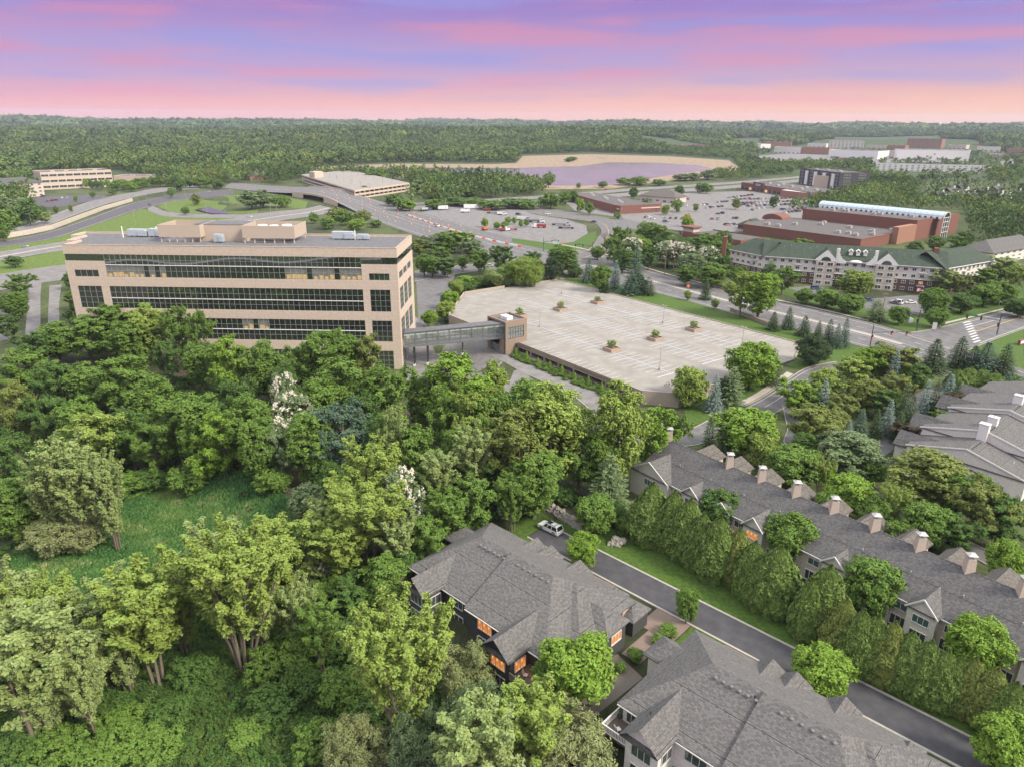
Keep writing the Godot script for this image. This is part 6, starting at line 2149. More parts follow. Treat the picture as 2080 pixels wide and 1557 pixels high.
	gut.span(Vector3(-17.8, 4.68, 32.9), Vector3(-2.4, 4.84, 33.08)); part("gutter", gut, M.trim, o)
	gut = MB.new(); gut.span(Vector3(-2.3, 4.74, 33.87), Vector3(14.6, 4.9, 34.03)); part("gutter", gut, M.trim, o)
	gut = MB.new(); gut.span(Vector3(-17.8, 4.68, 12.5), Vector3(14.5, 4.82, 12.62)); part("gutter", gut, M.trim, o)
	return o

func house_point(u: float, z: float, y: float, du := 0.0) -> Vector3:
	var p := HOUSE_O + HOUSE_U * (u + du) - HOUSE_V * z
	return Vector3(p.x, y, p.y)

func balcony_things() -> void:
	for q in [[12.6, 35.6, 0.4, 0.0, "tan patio chair on the dark house's corner balcony"], [-16.6, 34.2, 1.2, 44.7, "white patio chair on the white house's balcony"]]:
		var c := thing("patio_chair", q[4], "chair", house_point(q[0], q[1], 1.86 if q[3] == 0.0 else 1.81, q[3]), frame_yaw(HOUSE_U) + q[2])
		var m: Material = M.siding_cream if q[3] == 0.0 else M.white
		var mb := MB.new(); mb.box(Vector3(0, 0.42, 0), Vector3(0.62, 0.07, 0.62)); part("seat", mb, m, c)
		mb = MB.new(); mb.beam(Vector3(-0.3, 0.45, 0), Vector3(-0.52, 1.15, 0), 0.6, 0.06); part("backrest", mb, m, c)
		for x in [-0.27, 0.27]:
			for z in [-0.27, 0.27]:
				mb = MB.new(); mb.box(Vector3(x, 0.2, z), Vector3(0.05, 0.4, 0.05)); part("leg", mb, m, c)
	var g := thing("kettle_grill", "black kettle grill on the white house's balcony", "grill", house_point(-17.5, 32.6, 1.81, 44.7))
	var b := MB.new(); b.dome(Vector3(0, 0.85, 0), Vector3(0.4, 0.38, 0.4), 4, 10); b.tube(PackedVector3Array([Vector3(0, 0.5, 0), Vector3(0, 0.85, 0)]), PackedFloat32Array([0.2, 0.4]), 10); part("bowl", b, M.black, g)
	for k in 3:
		b = MB.new(); b.beam(Vector3(cos(k * 2.1) * 0.18, 0.55, sin(k * 2.1) * 0.18), Vector3(cos(k * 2.1) * 0.32, 0, sin(k * 2.1) * 0.32), 0.04, 0.04); part("leg", b, M.dark_metal, g)

# ------------------------------------------------------------------ the long row with chimneys
const ROW_O := Vector2(35.05, -147.14)
const ROW_U := Vector2(0.6119, 0.7909)

func long_row() -> void:
	var o := thing("townhouse_row", "long grey-roofed townhouse row with beige chimneys spaced along its ridge", "house", Vector3(ROW_O.x, 0, ROW_O.y), frame_yaw(ROW_U))
	var len_ := 92.0
	var w := MB.new(); w.span(Vector3(0.6, -1.0, -7.9), Vector3(len_, 5.3, 8.2)); w.span(Vector3(0.62, 5.3, -3.0), Vector3(len_, 5.95, 8.18)); part("wall", w, M.siding_cream, o)
	var r := MB.new()
	# ridge along x, eaves at z = 8.8 and -12
	var a := Vector3(0, 6, 8.8); var b := Vector3(len_, 6, 8.8); var c := Vector3(len_, 11, 0); var d := Vector3(0.4, 11, 0); var e := Vector3(0, 5.0, -8.4); var f := Vector3(len_, 5.0, -8.4)
	r.quad(a, b, c, d); r.quad(f, e, d, c); r.tri(e, a, d)
	var dn := Vector3(0, -0.25, 0)
	r.quad(a + dn, b + dn, b, a); r.quad(f + dn, e + dn, e, f); r.quad(e + dn, a + dn, a, e); r.quad(e + dn, f + dn, b + dn, a + dn)
	part("roof", r, M.shingle_slate, o)
	for k in 12:
		var x := 0.9 + 7.68 * k + (9.0 if k > 0 else 0.0) - (0.6 if k > 0 else 0.0)
		if k > 0: x = 17.2 + 7.66 * (k - 1)
		if x > len_: break
		var ch := MB.new()
		var s := [0.95, 0.95]
		ch.tube(PackedVector3Array([Vector3(x, 9.4, 0), Vector3(x, 12.4, 0), Vector3(x, 13.0, 0)]), PackedFloat32Array([1.22, 0.92, 0.88]), 4, true)
		var chim := part("chimney", ch, M.chimney, o)
		var cap := MB.new()
		cap.box(Vector3(x, 13.12, 0), Vector3(1.05, 0.16, 1.05), PI / 4.0)
		for q in 4:
			var an := PI / 2.0 * q
			cap.box(Vector3(x + cos(an) * 0.58, 13.42, sin(an) * 0.58), Vector3(0.09, 0.46, 0.09))
		cap.tube(PackedVector3Array([Vector3(x, 13.64, 0), Vector3(x, 13.95, 0)]), PackedFloat32Array([1.06, 0.3]), 4, true)
		part("chimney_cap", cap, M.lamp_grey, chim)
		s = []
	# gables on the driveway side: x centre, half width, projection, ridge height
	for g in [[4.0, 5.2, 9.4, 9.3], [15.0, 2.1, 9.1, 7.9], [22.6, 2.0, 9.0, 7.8], [30.3, 2.1, 9.6, 8.3], [46.3, 2.1, 9.1, 8.0], [54.0, 2.0, 9.0, 7.9], [61.3, 2.2, 9.6, 8.4], [77.0, 2.1, 9.1, 8.0], [69.2, 2.0, 9.0, 7.9]]:
		var x0: float = g[0] - g[1]; var x1: float = g[0] + g[1]
		var m: Material = M.siding_white
		var wl := MB.new(); wl.span(Vector3(x0, -1.0, 6.5), Vector3(x1, 6.0, g[2])); gable_end(wl, x0, x1, g[2] + 0.01, 5.9, 6.0, g[3] - 0.15); part("gable", wl, m, o)
		var rr := MB.new(); gable_z(rr, x0, x1, 1.5, g[2] + 0.15, 6.1, g[3] + 0.1, 0.0, 0.0, 0.3); part("roof", rr, M.shingle_grey, o)
		var hot: bool = absf(g[0] - 30.3) < 0.1
		window(o, Vector3(g[0], 4.3, g[2] + 0.06), 0, 2.6, 1.5, M.white, lit_glass() if hot else M.teal_glass, 3, 1)
		window(o, Vector3(g[0], 1.4, g[2] + 0.06), 0, 2.6, 1.8, M.white, M.home_glass, 3, 1)
		var tr := MB.new()
		tr.beam(Vector3(x0 - 0.3, 5.95, g[2] + 0.52), Vector3(g[0], g[3] + 0.02, g[2] + 0.52), 0.12, 0.24); tr.beam(Vector3(x1 + 0.3, 5.95, g[2] + 0.52), Vector3(g[0], g[3] + 0.02, g[2] + 0.52), 0.12, 0.24)
		part("bargeboard", tr, M.white, o)
	for x in [11.0, 19.0, 26.4, 34.2, 38.0, 42.2, 50.2, 57.6, 65.4, 73.0, 81.0, 85.0]:
		window(o, Vector3(x, 4.2, 8.26), 0, 2.2, 1.4, M.white, M.teal_glass if fmod(x, 3.0) < 2.0 else M.home_glass, 2, 1)
		window(o, Vector3(x, 1.3, 8.26), 0, 2.6, 2.1, M.white, lit_glass() if absf(x - 26.4) < 0.1 or absf(x - 81.0) < 0.1 else M.home_glass, 3, 1)
	window(o, Vector3(0.54, 4.2, 5.4), -PI / 2.0, 2.0, 1.4, M.white, M.teal_glass, 2, 1)
	# street-side gables
	for k in 11:
		var x := 4.0 + k * 7.7
		var rr := MB.new(); gable_z(rr, x - 2.4, x + 2.4, -14.0, -4.0, 4.8, 7.4, 1.8, 0.0, 0.3); part("roof", rr, M.shingle_brown, o)
		var wl := MB.new(); wl.span(Vector3(x - 2.2, -1, -13.8), Vector3(x + 2.2, 4.8, -7.8)); part("gable", wl, M.siding_cream, o)
	for k in 10:
		var mb := MB.new(); mb.cyl(Vector3(8.0 + 8.1 * k, 7.9, 4.4), 0.09, 0.09, 0.9, 6); part("flue", mb, M.galvanised, o)
	var gut := MB.new(); gut.span(Vector3(0, 5.68, 8.8), Vector3(len_, 5.86, 8.95)); part("gutter", gut, M.white, o)

# ------------------------------------------------------------------ stepped townhouses on the right
func stepped_row() -> void:
	var u := Vector2(0.76, -0.65)
	var o := thing("townhouse_row", "stepped cream townhouses with grey gabled roofs and white chimneys at the right edge", "house", Vector3(103.2, 0, -146.7), frame_yaw(u))
	# x along the ridge, z towards the camera side
	var vol := [[0.0, 9.0, -12.0, 12.6, 5.6, 9.0], [9.0, 24.4, -12.5, 14.0, 7.6, 11.2], [24.4, 40.0, -12.0, 14.0, 9.0, 12.4], [40.0, 58.0, -12.5, 14.0, 8.0, 12.0]]
	for v in vol:
		var w := MB.new(); w.span(Vector3(v[0], -1.0, v[2]), Vector3(v[1], v[4], v[3])); part("wall", w, M.siding_white, o)
		var g := MB.new()
		var zm: float = (v[2] + v[3]) / 2.0
		g.tri(Vector3(v[0] - 0.01, v[4], v[2]), Vector3(v[0] - 0.01, v[4], v[3]), Vector3(v[0] - 0.01, v[5] - 0.1, zm)); part("gable", g, M.siding_white, o)
		var r := MB.new(); r.hip(v[0] + 0.2, v[1], v[2], v[3], v[4], v[5], 0.0, 0.0, 0.4, 0.3); part("roof", r, M.shingle_grey, o)
		var tr := MB.new()
		tr.beam(Vector3(v[0] - 0.24, v[4] - 0.05, v[2] - 0.4), Vector3(v[0] - 0.24, v[5] - 0.05, zm), 0.1, 0.32); tr.beam(Vector3(v[0] - 0.24, v[4] - 0.05, v[3] + 0.4), Vector3(v[0] - 0.24, v[5] - 0.05, zm), 0.1, 0.32)
		part("bargeboard", tr, M.white, o)
		# dark gables of the street side
		var rr := MB.new(); gable_z(rr, v[0] + 1.5, v[0] + 7.5, v[2] - 3.4, v[2] + 8.0, v[4] - 1.2, v[4] + 1.6, 0.0, 0.0, 0.3); part("roof", rr, M.shingle_slate, o)
		var ww := MB.new(); ww.span(Vector3(v[0] + 1.8, -1, v[2] - 3.2), Vector3(v[0] + 7.2, v[4] - 1.2, v[2])); part("wall", ww, M.siding_white, o)
		for k in 5:
			var mb := MB.new(); mb.box(Vector3(v[0] + 1.6 + k * 1.2, v[5] - 0.16, zm + 0.7), Vector3(0.5, 0.16, 0.4)); part("roof_vent", mb, M.dark_metal, o)
		var rv := MB.new(); rv.cyl(Vector3(v[0] + 5.0, v[4] + 1.0, v[3] - 4.0), 0.08, 0.08, 0.8, 6); part("flue", rv, M.white, o)
	# lower porch roof at the front
	var pr := MB.new(); pr.hip(-5.5, 0.0, -9.5, 8.5, 2.8, 5.2, 4.6, 0.0, 0.4); part("roof", pr, M.shingle_slate, o)
	var pw := MB.new(); pw.span(Vector3(-5.2, -1, -9.2), Vector3(0, 2.8, 8.2)); part("wall", pw, M.siding_white, o)
	for q in [[8.6, 0.6, 13.4], [14.2, 0.6, 13.6], [31.0, 0.8, 15.0], [44.0, 0.6, 14.6]]:
		var ch := MB.new(); ch.span(Vector3(q[0] - 0.7, 5.0, q[1] - 1.0), Vector3(q[0] + 0.7, q[2] - 0.4, q[1] + 1.0)); ch.span(Vector3(q[0] - 0.8, q[2] - 0.6, q[1] - 1.1), Vector3(q[0] + 0.8, q[2] - 0.38, q[1] + 1.1))
		var c := part("chimney", ch, M.white, o)
		for k in 3:
			var cap := MB.new(); cap.cyl(Vector3(q[0], q[2] - 0.4, q[1] - 0.6 + 0.6 * k), 0.14, 0.14, 0.35, 7); part("chimney_pot", cap, M.galvanised, c)
	var rd := MB.new(); rd.tube(PackedVector3Array([Vector3(-0.06, 7.6, 0.3), Vector3(0.0, 7.6, 0.3)]), PackedFloat32Array([0.45, 0.45]), 14, false)
	rd.tri(Vector3(-0.06, 7.2, 0.3), Vector3(-0.06, 7.6, 0.7), Vector3(-0.06, 8.0, 0.3)); rd.tri(Vector3(-0.06, 7.2, 0.3), Vector3(-0.06, 8.0, 0.3), Vector3(-0.06, 7.6, -0.1))
	part("gable_vent", rd, M.white, o)
	for v in vol:
		for k in 2:
			window(o, Vector3(v[0] + 2.4 + k * 4.4, 3.4, v[3] + 0.06), 0, 2.2, 1.6, M.white, lit_glass() if v[0] < 5.0 and k == 0 else M.home_glass, 2, 1)

# ------------------------------------------------------------------ office building
func office() -> void:
	var o := thing("office_building", "wide beige office block with dark mirrored window bands and rooftop plant", "building", Vector3(-153.38, 0, -242.26), frame_yaw(Vector2(0.99945, 0.0333)))
	var wide := 114.5
	var deep := 30.2
	var base := -5.0
	# outline of the core, stepped at the far-left end; z runs back as negative
	var core := PackedVector2Array([Vector2(0.6, -0.6), Vector2(wide - 0.6, -0.6), Vector2(wide - 0.6, -deep + 0.6), Vector2(-9.6, -deep + 0.6), Vector2(-9.6, -22.0), Vector2(-4.2, -22.0), Vector2(-4.2, -10.8), Vector2(0.6, -10.8)])
	var c := MB.new(); c.prism(core, base, 37.2, false); part("core_wall", c, M.interior_grey, o)
	var rf := MB.new(); rf.prism(core, 36.9, 37.3); part("roof", rf, M.roof_membrane, o)
	# parapet and floor bands of separate cladding panels on the front
	var bands := [[34.9, 38.0], [23.9, 27.1], [13.0, 16.15], [2.1, 5.4]]
	for b in bands:
		for k in 14:
			var x0 := wide * k / 14.0 + 0.02; var x1 := wide * (k + 1) / 14.0 - 0.02
			panel(o, Vector3(x0, b[0], -0.7), Vector3(x1, b[1], 0.0))
		for k in 4:
			panel(o, Vector3(wide - 0.7, b[0], -deep * (k + 1) / 4.0 + 0.02), Vector3(wide, b[1], -deep * k / 4.0 - 0.02 - (0.72 if k == 0 else 0.0)))
		# plain left and back sides
		var lb := MB.new()
		lb.span(Vector3(0.0, b[0], -10.5), Vector3(0.6, b[1], -0.72)); lb.span(Vector3(-4.8, b[0], -10.6), Vector3(0.0, b[1], -10.1)); lb.span(Vector3(-4.8, b[0], -21.6), Vector3(-4.2, b[1], -10.62)); lb.span(Vector3(-10.2, b[0], -21.9), Vector3(-4.8, b[1], -21.4)); lb.span(Vector3(-10.2, b[0], -deep), Vector3(-9.6, b[1], -21.92)); lb.span(Vector3(-9.58, b[0], -deep), Vector3(wide - 0.72, b[1], -deep + 0.6))
		part("spandrel", lb, M.beige_wall, o)
	# piers of the corner bays
	var spans := [[27.1, 32.58], [16.15, 23.9], [5.4, 13.0], [-5.0, 2.1]]
	for s in spans:
		for q in [[0.0, 2.6], [11.0, 13.8], [102.2, 104.6], [111.6, wide]]:
			panel(o, Vector3(q[0] + 0.01, s[0] + 0.01, -0.68), Vector3(q[1] - 0.01, s[1] - 0.01, -0.02))
		for q in [[0.72, 2.6], [9.2, 10.6], [17.2, 18.6], [25.4, deep]]:
			panel(o, Vector3(wide - 0.68, s[0] + 0.01, -q[1] + 0.01), Vector3(wide - 0.02, s[1] - 0.01, -q[0] - 0.01))
	# short spandrels above the small top windows of the corner bays
	for q in [[2.6, 11.0], [104.6, 111.6]]:
		panel(o, Vector3(q[0], 29.5, -0.66), Vector3(q[1], 32.57, -0.03))
	for q in [[2.6, 9.2], [10.6, 17.2], [18.6, 25.4]]:
		panel(o, Vector3(wide - 0.66, 29.5, -q[1]), Vector3(wide - 0.03, 32.57, -q[0]))
	# main curtain wall: one pane for each bay and storey, held by a grid
	var n := 47
	var x0 := 13.8
	var step := 88.4 / n
	var rows := [[31.3, 34.9], [27.1, 31.3], [19.8, 23.9], [16.15, 19.8], [9.2, 13.0], [5.4, 9.2]]
	for i in rows.size():
		var lo: float = rows[i][0]; var hi: float = rows[i][1]
		var key := "office_pane%d" % i
		var pm := MB.new(); pm.box(Vector3.ZERO, Vector3(step - 0.01, hi - lo - 0.01, 0.05)); shared[key] = pm.mesh()
		for k in n:
			var lit := (i == 1 and (k < 7 or k in [8, 10] or (k > 29 and k % 5 != 2 and k > 31))) or (i == 4 and k in [24, 25, 27, 28])
			var p := part_mesh("pane", shared[key], M.clear_office_glass if lit else M.dark_glass, o)
			p.position = Vector3(x0 + step * (k + 0.5), (lo + hi) / 2.0, -0.2)
			# hardly two panes stand in quite the same plane
			p.rotation = Vector3(sin(k * 12.9 + i * 4.1) * 0.0035, sin(k * 7.7 + i * 2.3) * 0.0035, 0)
			if lit:
				var lb := MB.new()
				var r := fmod(absf(sin(k * 37.1 + i)) * 10.0, 1.0)
				lb.box(Vector3(x0 + step * (k + 0.5) + r * 0.3, lo + 0.5 + r * 0.45, -0.3), Vector3(step * (0.55 + 0.4 * r), 0.75 + r * 0.8, 0.03))
				part("window_light", lb, M.office_light, o)
	for b in [[27.1, 34.9, 31.3], [16.15, 23.9, 19.8], [5.4, 13.0, 9.2]]:
		var g := MB.new()
		for k in n + 1:
			g.span(Vector3(x0 + step * k - 0.035, b[0], -0.17), Vector3(x0 + step * k + 0.035, b[1], -0.08))
		for y in [(b[1] + b[2]) / 2.0 - 0.1, (b[0] + b[2]) / 2.0 + 0.1]:
			g.span(Vector3(x0, y - 0.035, -0.165), Vector3(x0 + 88.4, y + 0.035, -0.085))
		part("mullion_grid", g, M.mullion, o)
		var t := MB.new(); t.span(Vector3(x0, b[2] - 0.11, -0.16), Vector3(x0 + 88.4, b[2] + 0.11, 0.02)); part("floor_line", t, M.white, o)
	# top strip over both corner bays and round the corner
	for q in [[0.3, 13.8], [102.2, wide - 0.3]]:
		var cnt := int((q[1] - q[0]) / 1.9)
		for k in cnt:
			var mb := MB.new()
			mb.span(Vector3(lerpf(q[0], q[1], float(k) / cnt) + 0.03, 32.6, -0.24), Vector3(lerpf(q[0], q[1], (k + 1.0) / cnt) - 0.03, 34.9, -0.19)); part("pane", mb, M.dark_glass, o)
	for k in 14:
		var mb := MB.new(); mb.span(Vector3(wide - 0.24, 32.6, -0.6 - 2.07 * (k + 1) + 0.04), Vector3(wide - 0.19, 34.9, -0.6 - 2.07 * k - 0.04)); part("pane", mb, M.dark_glass, o)
	# windows of the corner bays, front and right side
	for s in [[27.1, 29.5, 1], [16.15, 23.9, 2], [5.4, 13.0, 2], [-5.0, 2.1, 2]]:
		var h: float = s[1] - s[0]
		for q in [[2.6, 11.0], [104.6, 111.6]]:
			window(o, Vector3((q[0] + q[1]) / 2.0, (s[0] + s[1]) / 2.0, -0.16), 0, q[1] - q[0], h, M.mullion, M.dark_glass, 4, s[2] * 2 if h > 3.0 else 1, "window", 0.1)
		for q in [[2.6, 9.2], [10.6, 17.2], [18.6, 25.4]]:
			window(o, Vector3(wide - 0.16, (s[0] + s[1]) / 2.0, -(q[0] + q[1]) / 2.0), PI / 2.0, q[1] - q[0], h, M.mullion, M.dark_glass, 4, s[2] * 2 if h > 3.0 else 1, "window", 0.1)
	# ground storey: piers with dark glass between
	for k in 12:
		var xa := 13.8 + 88.4 * k / 12.0
		panel(o, Vector3(xa - 0.5, -5.0, -0.67), Vector3(xa + 0.5, 2.09, -0.03))
		window(o, Vector3(xa + 3.68, -1.45, -0.18), 0, 6.3, 7.0, M.mullion, M.dark_glass, 4, 2, "window", 0.12)
	# parapet cap
	var cap := MB.new()
	cap.span(Vector3(-0.08, 38.003, -0.75), Vector3(wide + 0.08, 38.1, 0.08)); cap.span(Vector3(wide - 0.75, 38.003, -deep), Vector3(wide + 0.08, 38.1, -0.75)); cap.span(Vector3(-10.2, 38.003, -deep - 0.05), Vector3(wide + 0.08, 38.1, -deep + 0.65))
	part("parapet_cap", cap, M.beige_joint, o)
	# rooftop plant screens on short legs, with the penthouse between
	for q in [[28.0, 43.0, 11.6, 25.0], [58.0, 76.6, 11.4, 24.8]]:
		var sc := MB.new()
		sc.span(Vector3(q[0], 39.1, -q[2] - 0.2), Vector3(q[1], 43.4, -q[2])); sc.span(Vector3(q[0], 39.1, -q[3]), Vector3(q[1], 43.4, -q[3] + 0.2)); sc.span(Vector3(q[0], 39.12, -q[3] + 0.2), Vector3(q[0] + 0.2, 43.38, -q[2] - 0.2)); sc.span(Vector3(q[1] - 0.2, 39.12, -q[3] + 0.2), Vector3(q[1], 43.38, -q[2] - 0.2))
		var screen := part("plant_screen", sc, M.screen_metal, o)
		for i in 6:
			for z in [q[2] + 0.5, q[3] - 0.5]:
				var lg := MB.new(); lg.box(Vector3(lerpf(q[0] + 0.5, q[1] - 0.5, i / 5.0), 38.2, -z), Vector3(0.3, 1.9, 0.3)); part("leg", lg, M.beige_wall, screen)
	var ph := MB.new(); ph.span(Vector3(39.5, 37.2, -24.8), Vector3(58.0, 43.2, -15.0)); part("penthouse", ph, M.screen_metal, o)
	var pr := MB.new(); pr.span(Vector3(39.4, 43.21, -24.9), Vector3(58.1, 43.3, -14.9)); part("penthouse_roof", pr, M.roof_membrane, o)
	for q in [[63.0, 18.0, 2.4], [67.5, 17.0, 2.2], [71.5, 19.0, 2.4]]:
		var ct := MB.new(); ct.cyl(Vector3(q[0], 39.0, -q[1]), q[2], q[2], 3.2, 14); ct.cyl(Vector3(q[0], 42.2, -q[1]), q[2] * 0.75, q[2] * 0.7, 0.7, 14); part("cooling_fan", ct, M.white, o)
	# air handlers and flues
	for q in [[13.5, 24.0, 6.5, 2.3, 2.4], [20.6, 24.0, 5.0, 2.6, 2.5], [90.5, 23.0, 7.5, 2.4, 2.6], [98.0, 22.4, 4.0, 1.6, 1.8], [49.0, 12.6, 3.0, 2.5, 2.2]]:
		var ah := MB.new()
		ah.box(Vector3(q[0], 37.7 + q[3] / 2.0, -q[1]), Vector3(q[2], q[3], q[4]))
		ah.box(Vector3(q[0] + q[2] * 0.36, 37.6 + q[3] * 0.42, -q[1] + 0.4), Vector3(q[2] * 0.5, q[3] * 0.75, q[4] * 0.9))
		for k in 4: ah.box(Vector3(q[0] + (k - 1.5) * q[2] * 0.28, 37.5, -q[1]), Vector3(0.2, 0.5, q[4] * 0.9))
		part("air_handler", ah, M.galvanised, o)
	for q in [[9.6, 21.0, 4.2], [95.2, 22.0, 3.6], [88.8, 24.0, 3.0], [20.0, 25.5, 3.6]]:
		var fl := MB.new(); fl.cyl(Vector3(q[0], 37.2, -q[1]), 0.2, 0.2, q[2], 8); part("flue", fl, M.white if q[2] > 3.5 else M.dark_metal, o)

func panel(o: Node3D, a: Vector3, b: Vector3) -> void:
	var mb := MB.new()
	mb.span(a, b)
	part("cladding_panel", mb, M.beige_wall, o)

# ------------------------------------------------------------------ parking deck
const DECK_O := Vector2(21.9, -351.3)
const DECK_U := Vector2(0.6, 0.8)
const DECK_V := Vector2(-0.8, 0.6)
const DECK_Y := 3.6

func deck_at(u: float, v: float, y := DECK_Y) -> Vector3:
	var p := DECK_O + DECK_U * u + DECK_V * v
	return Vector3(p.x, y, p.y)

func parking_deck() -> void:
	var o := thing("parking_deck", "pale concrete parking deck with open brown lower level and empty painted stalls", "parking deck", deck_at(0, 0, 0.0), frame_yaw(DECK_U))
	# local x = u, z = v
	var outline := PackedVector2Array([Vector2(-1.8, -2), Vector2(134, -2), Vector2(143.0, 15.5), Vector2(143.0, 73.6), Vector2(134.5, 80.6), Vector2(27.5, 80.6), Vector2(-1.8, 54)])
	var slab := MB.new(); slab.prism(outline, 2.75, DECK_Y); part("deck_slab", slab, M.deck_concrete, o)
	# faint joints between pours
	var jt := MB.new()
	for k in 9:
		jt.box(Vector3(8.0 + k * 15.6, DECK_Y + 0.004, 39.0), Vector3(0.06, 0.006, 70.0))
	part("deck_joint", jt, M.joint_grey, o).set_meta("kind", "stuff")
	# near wall: precast rail beam, piers, dark level below
	var wz := 80.6
	for k in 8:
		var x0 := 74.2 + 7.55 * k
		var x1 := x0 + 7.5
		var b := MB.new(); b.span(Vector3(x0, 2.3, wz - 0.35), Vector3(x1, DECK_Y + 0.55, wz)); part("rail_beam", b, M.ramp_wall, o)
		var sill := MB.new(); sill.span(Vector3(x0, -0.6, wz - 0.3), Vector3(x1, 0.75, wz - 0.05)); part("sill_wall", sill, M.ramp_wall, o)
	for k in 9:
		var p := MB.new(); p.span(Vector3(73.9 + 7.55 * k, -0.6, wz - 0.5), Vector3(74.5 + 7.55 * k, 2.4, wz + 0.06)); part("pier", p, M.ramp_wall, o)
	var back := MB.new(); back.span(Vector3(28, -0.8, 70.0), Vector3(134, 2.7, 70.3)); part("inner_wall", back, M.interior_grey, o)
	var fl := MB.new(); fl.span(Vector3(28, -0.5, 70.0), Vector3(134, 0.1, wz - 0.4)); part("lower_floor", fl, M.concrete, o)
	# other sides
	var side := func(a: Vector2, b: Vector2, top: float, thick := 0.35, low := -0.8) -> void:
		var mb := MB.new(); mb.beam(Vector3(a.x, (top + low) / 2.0, a.y), Vector3(b.x, (top + low) / 2.0, b.y), thick, top - low); part("parapet_wall", mb, M.ramp_wall_pale, o)
	side.call(Vector2(27.5, 80.4), Vector2(-1.6, 54.0), DECK_Y + 1.05)
	side.call(Vector2(-1.7, 53.6), Vector2(-1.7, 31.0), DECK_Y + 1.05)
	side.call(Vector2(-1.7, 22.0), Vector2(-1.7, -2.0), DECK_Y + 0.3)
	side.call(Vector2(-1.5, -2.1), Vector2(134, -2.1), DECK_Y + 0.34)
	side.call(Vector2(134.1, -2.0), Vector2(143.0, 15.4), DECK_Y + 0.5)
	side.call(Vector2(134.8, 80.5), Vector2(143.0, 73.7), DECK_Y + 0.8)
	side.call(Vector2(28.0, 80.45), Vector2(62.0, 80.45), DECK_Y + 0.75)
	side.call(Vector2(143.0, 73.4), Vector2(143.0, 40.0), DECK_Y + 0.5)
	# stall lines: each painted line its own piece, up to the limit; all lie on the deck
	var line := func(u0: float, v0: float, u1: float, v1: float, w: float, m: Material) -> void:
		var mb := MB.new(); mb.beam(Vector3(u0, DECK_Y + 0.008, v0), Vector3(u1, DECK_Y + 0.008, v1), w, 0.008); part("painted_line", mb, m, o)
	for k in 45:
		var u := 8.0 + 2.68 * k
		line.call(u, -1.7, u, 3.8, 0.15, M.white_paint)
		if u > 78.0: line.call(u, 74.8, u, 80.0, 0.15, M.white_paint)
	for c in [[17.6, 14.0, 127.0], [38.6, 22.0, 127.0], [60.3, 38.0, 127.0]]:
		var u: float = c[1]
		while u < c[2]:
			if absf(u - 47.0) > 3.0 and absf(u - 100.0) > 3.0 and not (c[0] > 50.0 and u > 57.0 and u < 66.0):
				line.call(u, c[0] - 6.4, u, c[0] + 6.4, 0.15, M.white_paint)
			u += 2.74
		line.call(c[1] - 2.0, c[0], c[2] + 1.0, c[0], 0.3, M.blue_paint)
	for k in 15:
		line.call(0.0 if k > 5 else 0.5, 4.0 + 3.0 * k, 5.0, 4.0 + 3.0 * k, 0.15, M.white_paint)
	for k in 12:
		var t := k / 12.0
		var a := Vector2(0.0, 55.0).lerp(Vector2(26.0, 78.6), t)
		line.call(a.x, a.y, a.x + 3.6, a.y - 4.0, 0.15, M.white_paint)
	for k in 8:
		line.call(137.0 + 0.4 * k, 18.0 + 2.6 * k, 142.6, 18.0 + 2.6 * k, 0.15, M.white_paint)
	line.call(60.0, 58.0, 73.5, -1.5, 0.3, M.blue_paint)
	for r in [[128.2, 32.4, 45.4], [128.4, 54.2, 67.2]]:
		line.call(r[0], r[1], r[0], r[2], 0.35, M.white_paint)
	# elevator tower
	var t := thing("elevator_tower", "brown precast elevator tower with glazed front joining skyway and parking deck", "tower", deck_at(62.2, 75.6, 0.0), frame_yaw(DECK_U))
	var h := 12.0
	var w := 10.9
	var d := 9.8
	for q in [[Vector3(0, -1, 0), Vector3(0.5, h, d)], [Vector3(0.5, -1, 0), Vector3(w, h, 0.5)], [Vector3(w - 0.5, 9.7, 0.5), Vector3(w, h, d)], [Vector3(w - 0.5, -1, 0.5), Vector3(w, 5.4, d)], [Vector3(w - 0.5, 5.4, 0.5), Vector3(w, 9.7, 1.4)], [Vector3(w - 0.5, 5.4, d - 1.3), Vector3(w, 9.7, d)], [Vector3(0.5, 11.4, d - 0.5), Vector3(w - 0.5, h, d)], [Vector3(0.5, -1, d - 0.5), Vector3(2.0, 5.6, d)], [Vector3(7.5, -1, d - 0.5), Vector3(w - 0.5, 5.6, d)]]:
		var mb := MB.new(); mb.span(q[0], q[1]); part("wall", mb, M.tower_wall, t)
	var ro := MB.new(); ro.span(Vector3(0.5, 10.9, 0.5), Vector3(w - 0.5, 11.2, d - 0.5)); part("roof", ro, M.roof_membrane, t)
	var un := MB.new(); un.box(Vector3(5.2, 11.75, 5.0), Vector3(4.2, 1.3, 2.6)); un.box(Vector3(3.4, 11.6, 4.0), Vector3(1.8, 0.9, 1.8)); part("roof_unit", un, M.white, t)
	window(t, Vector3(w - 0.22, 7.55, 4.95), PI / 2.0, 7.1, 4.3, M.dark_metal, M.sky_glass, 6, 2, "window", 0.12)
	var lf := MB.new(); lf.span(Vector3(0.6, 5.1, 0.6), Vector3(w - 0.6, 5.35, d - 0.6)); part("lobby_floor", lf, M.concrete, t)
	for k in 3:
		var dr := MB.new(); dr.span(Vector3(2.1 + 1.8 * k, -0.2, d - 0.4), Vector3(3.8 + 1.8 * k, 2.9, d - 0.3)); part("door", dr, M.sky_glass, t)
	var pl := MB.new(); pl.box(Vector3(w + 0.05, 5.2, d + 0.15), Vector3(0.45, 13.0, 0.45)); part("post", pl, M.dark_metal, t)

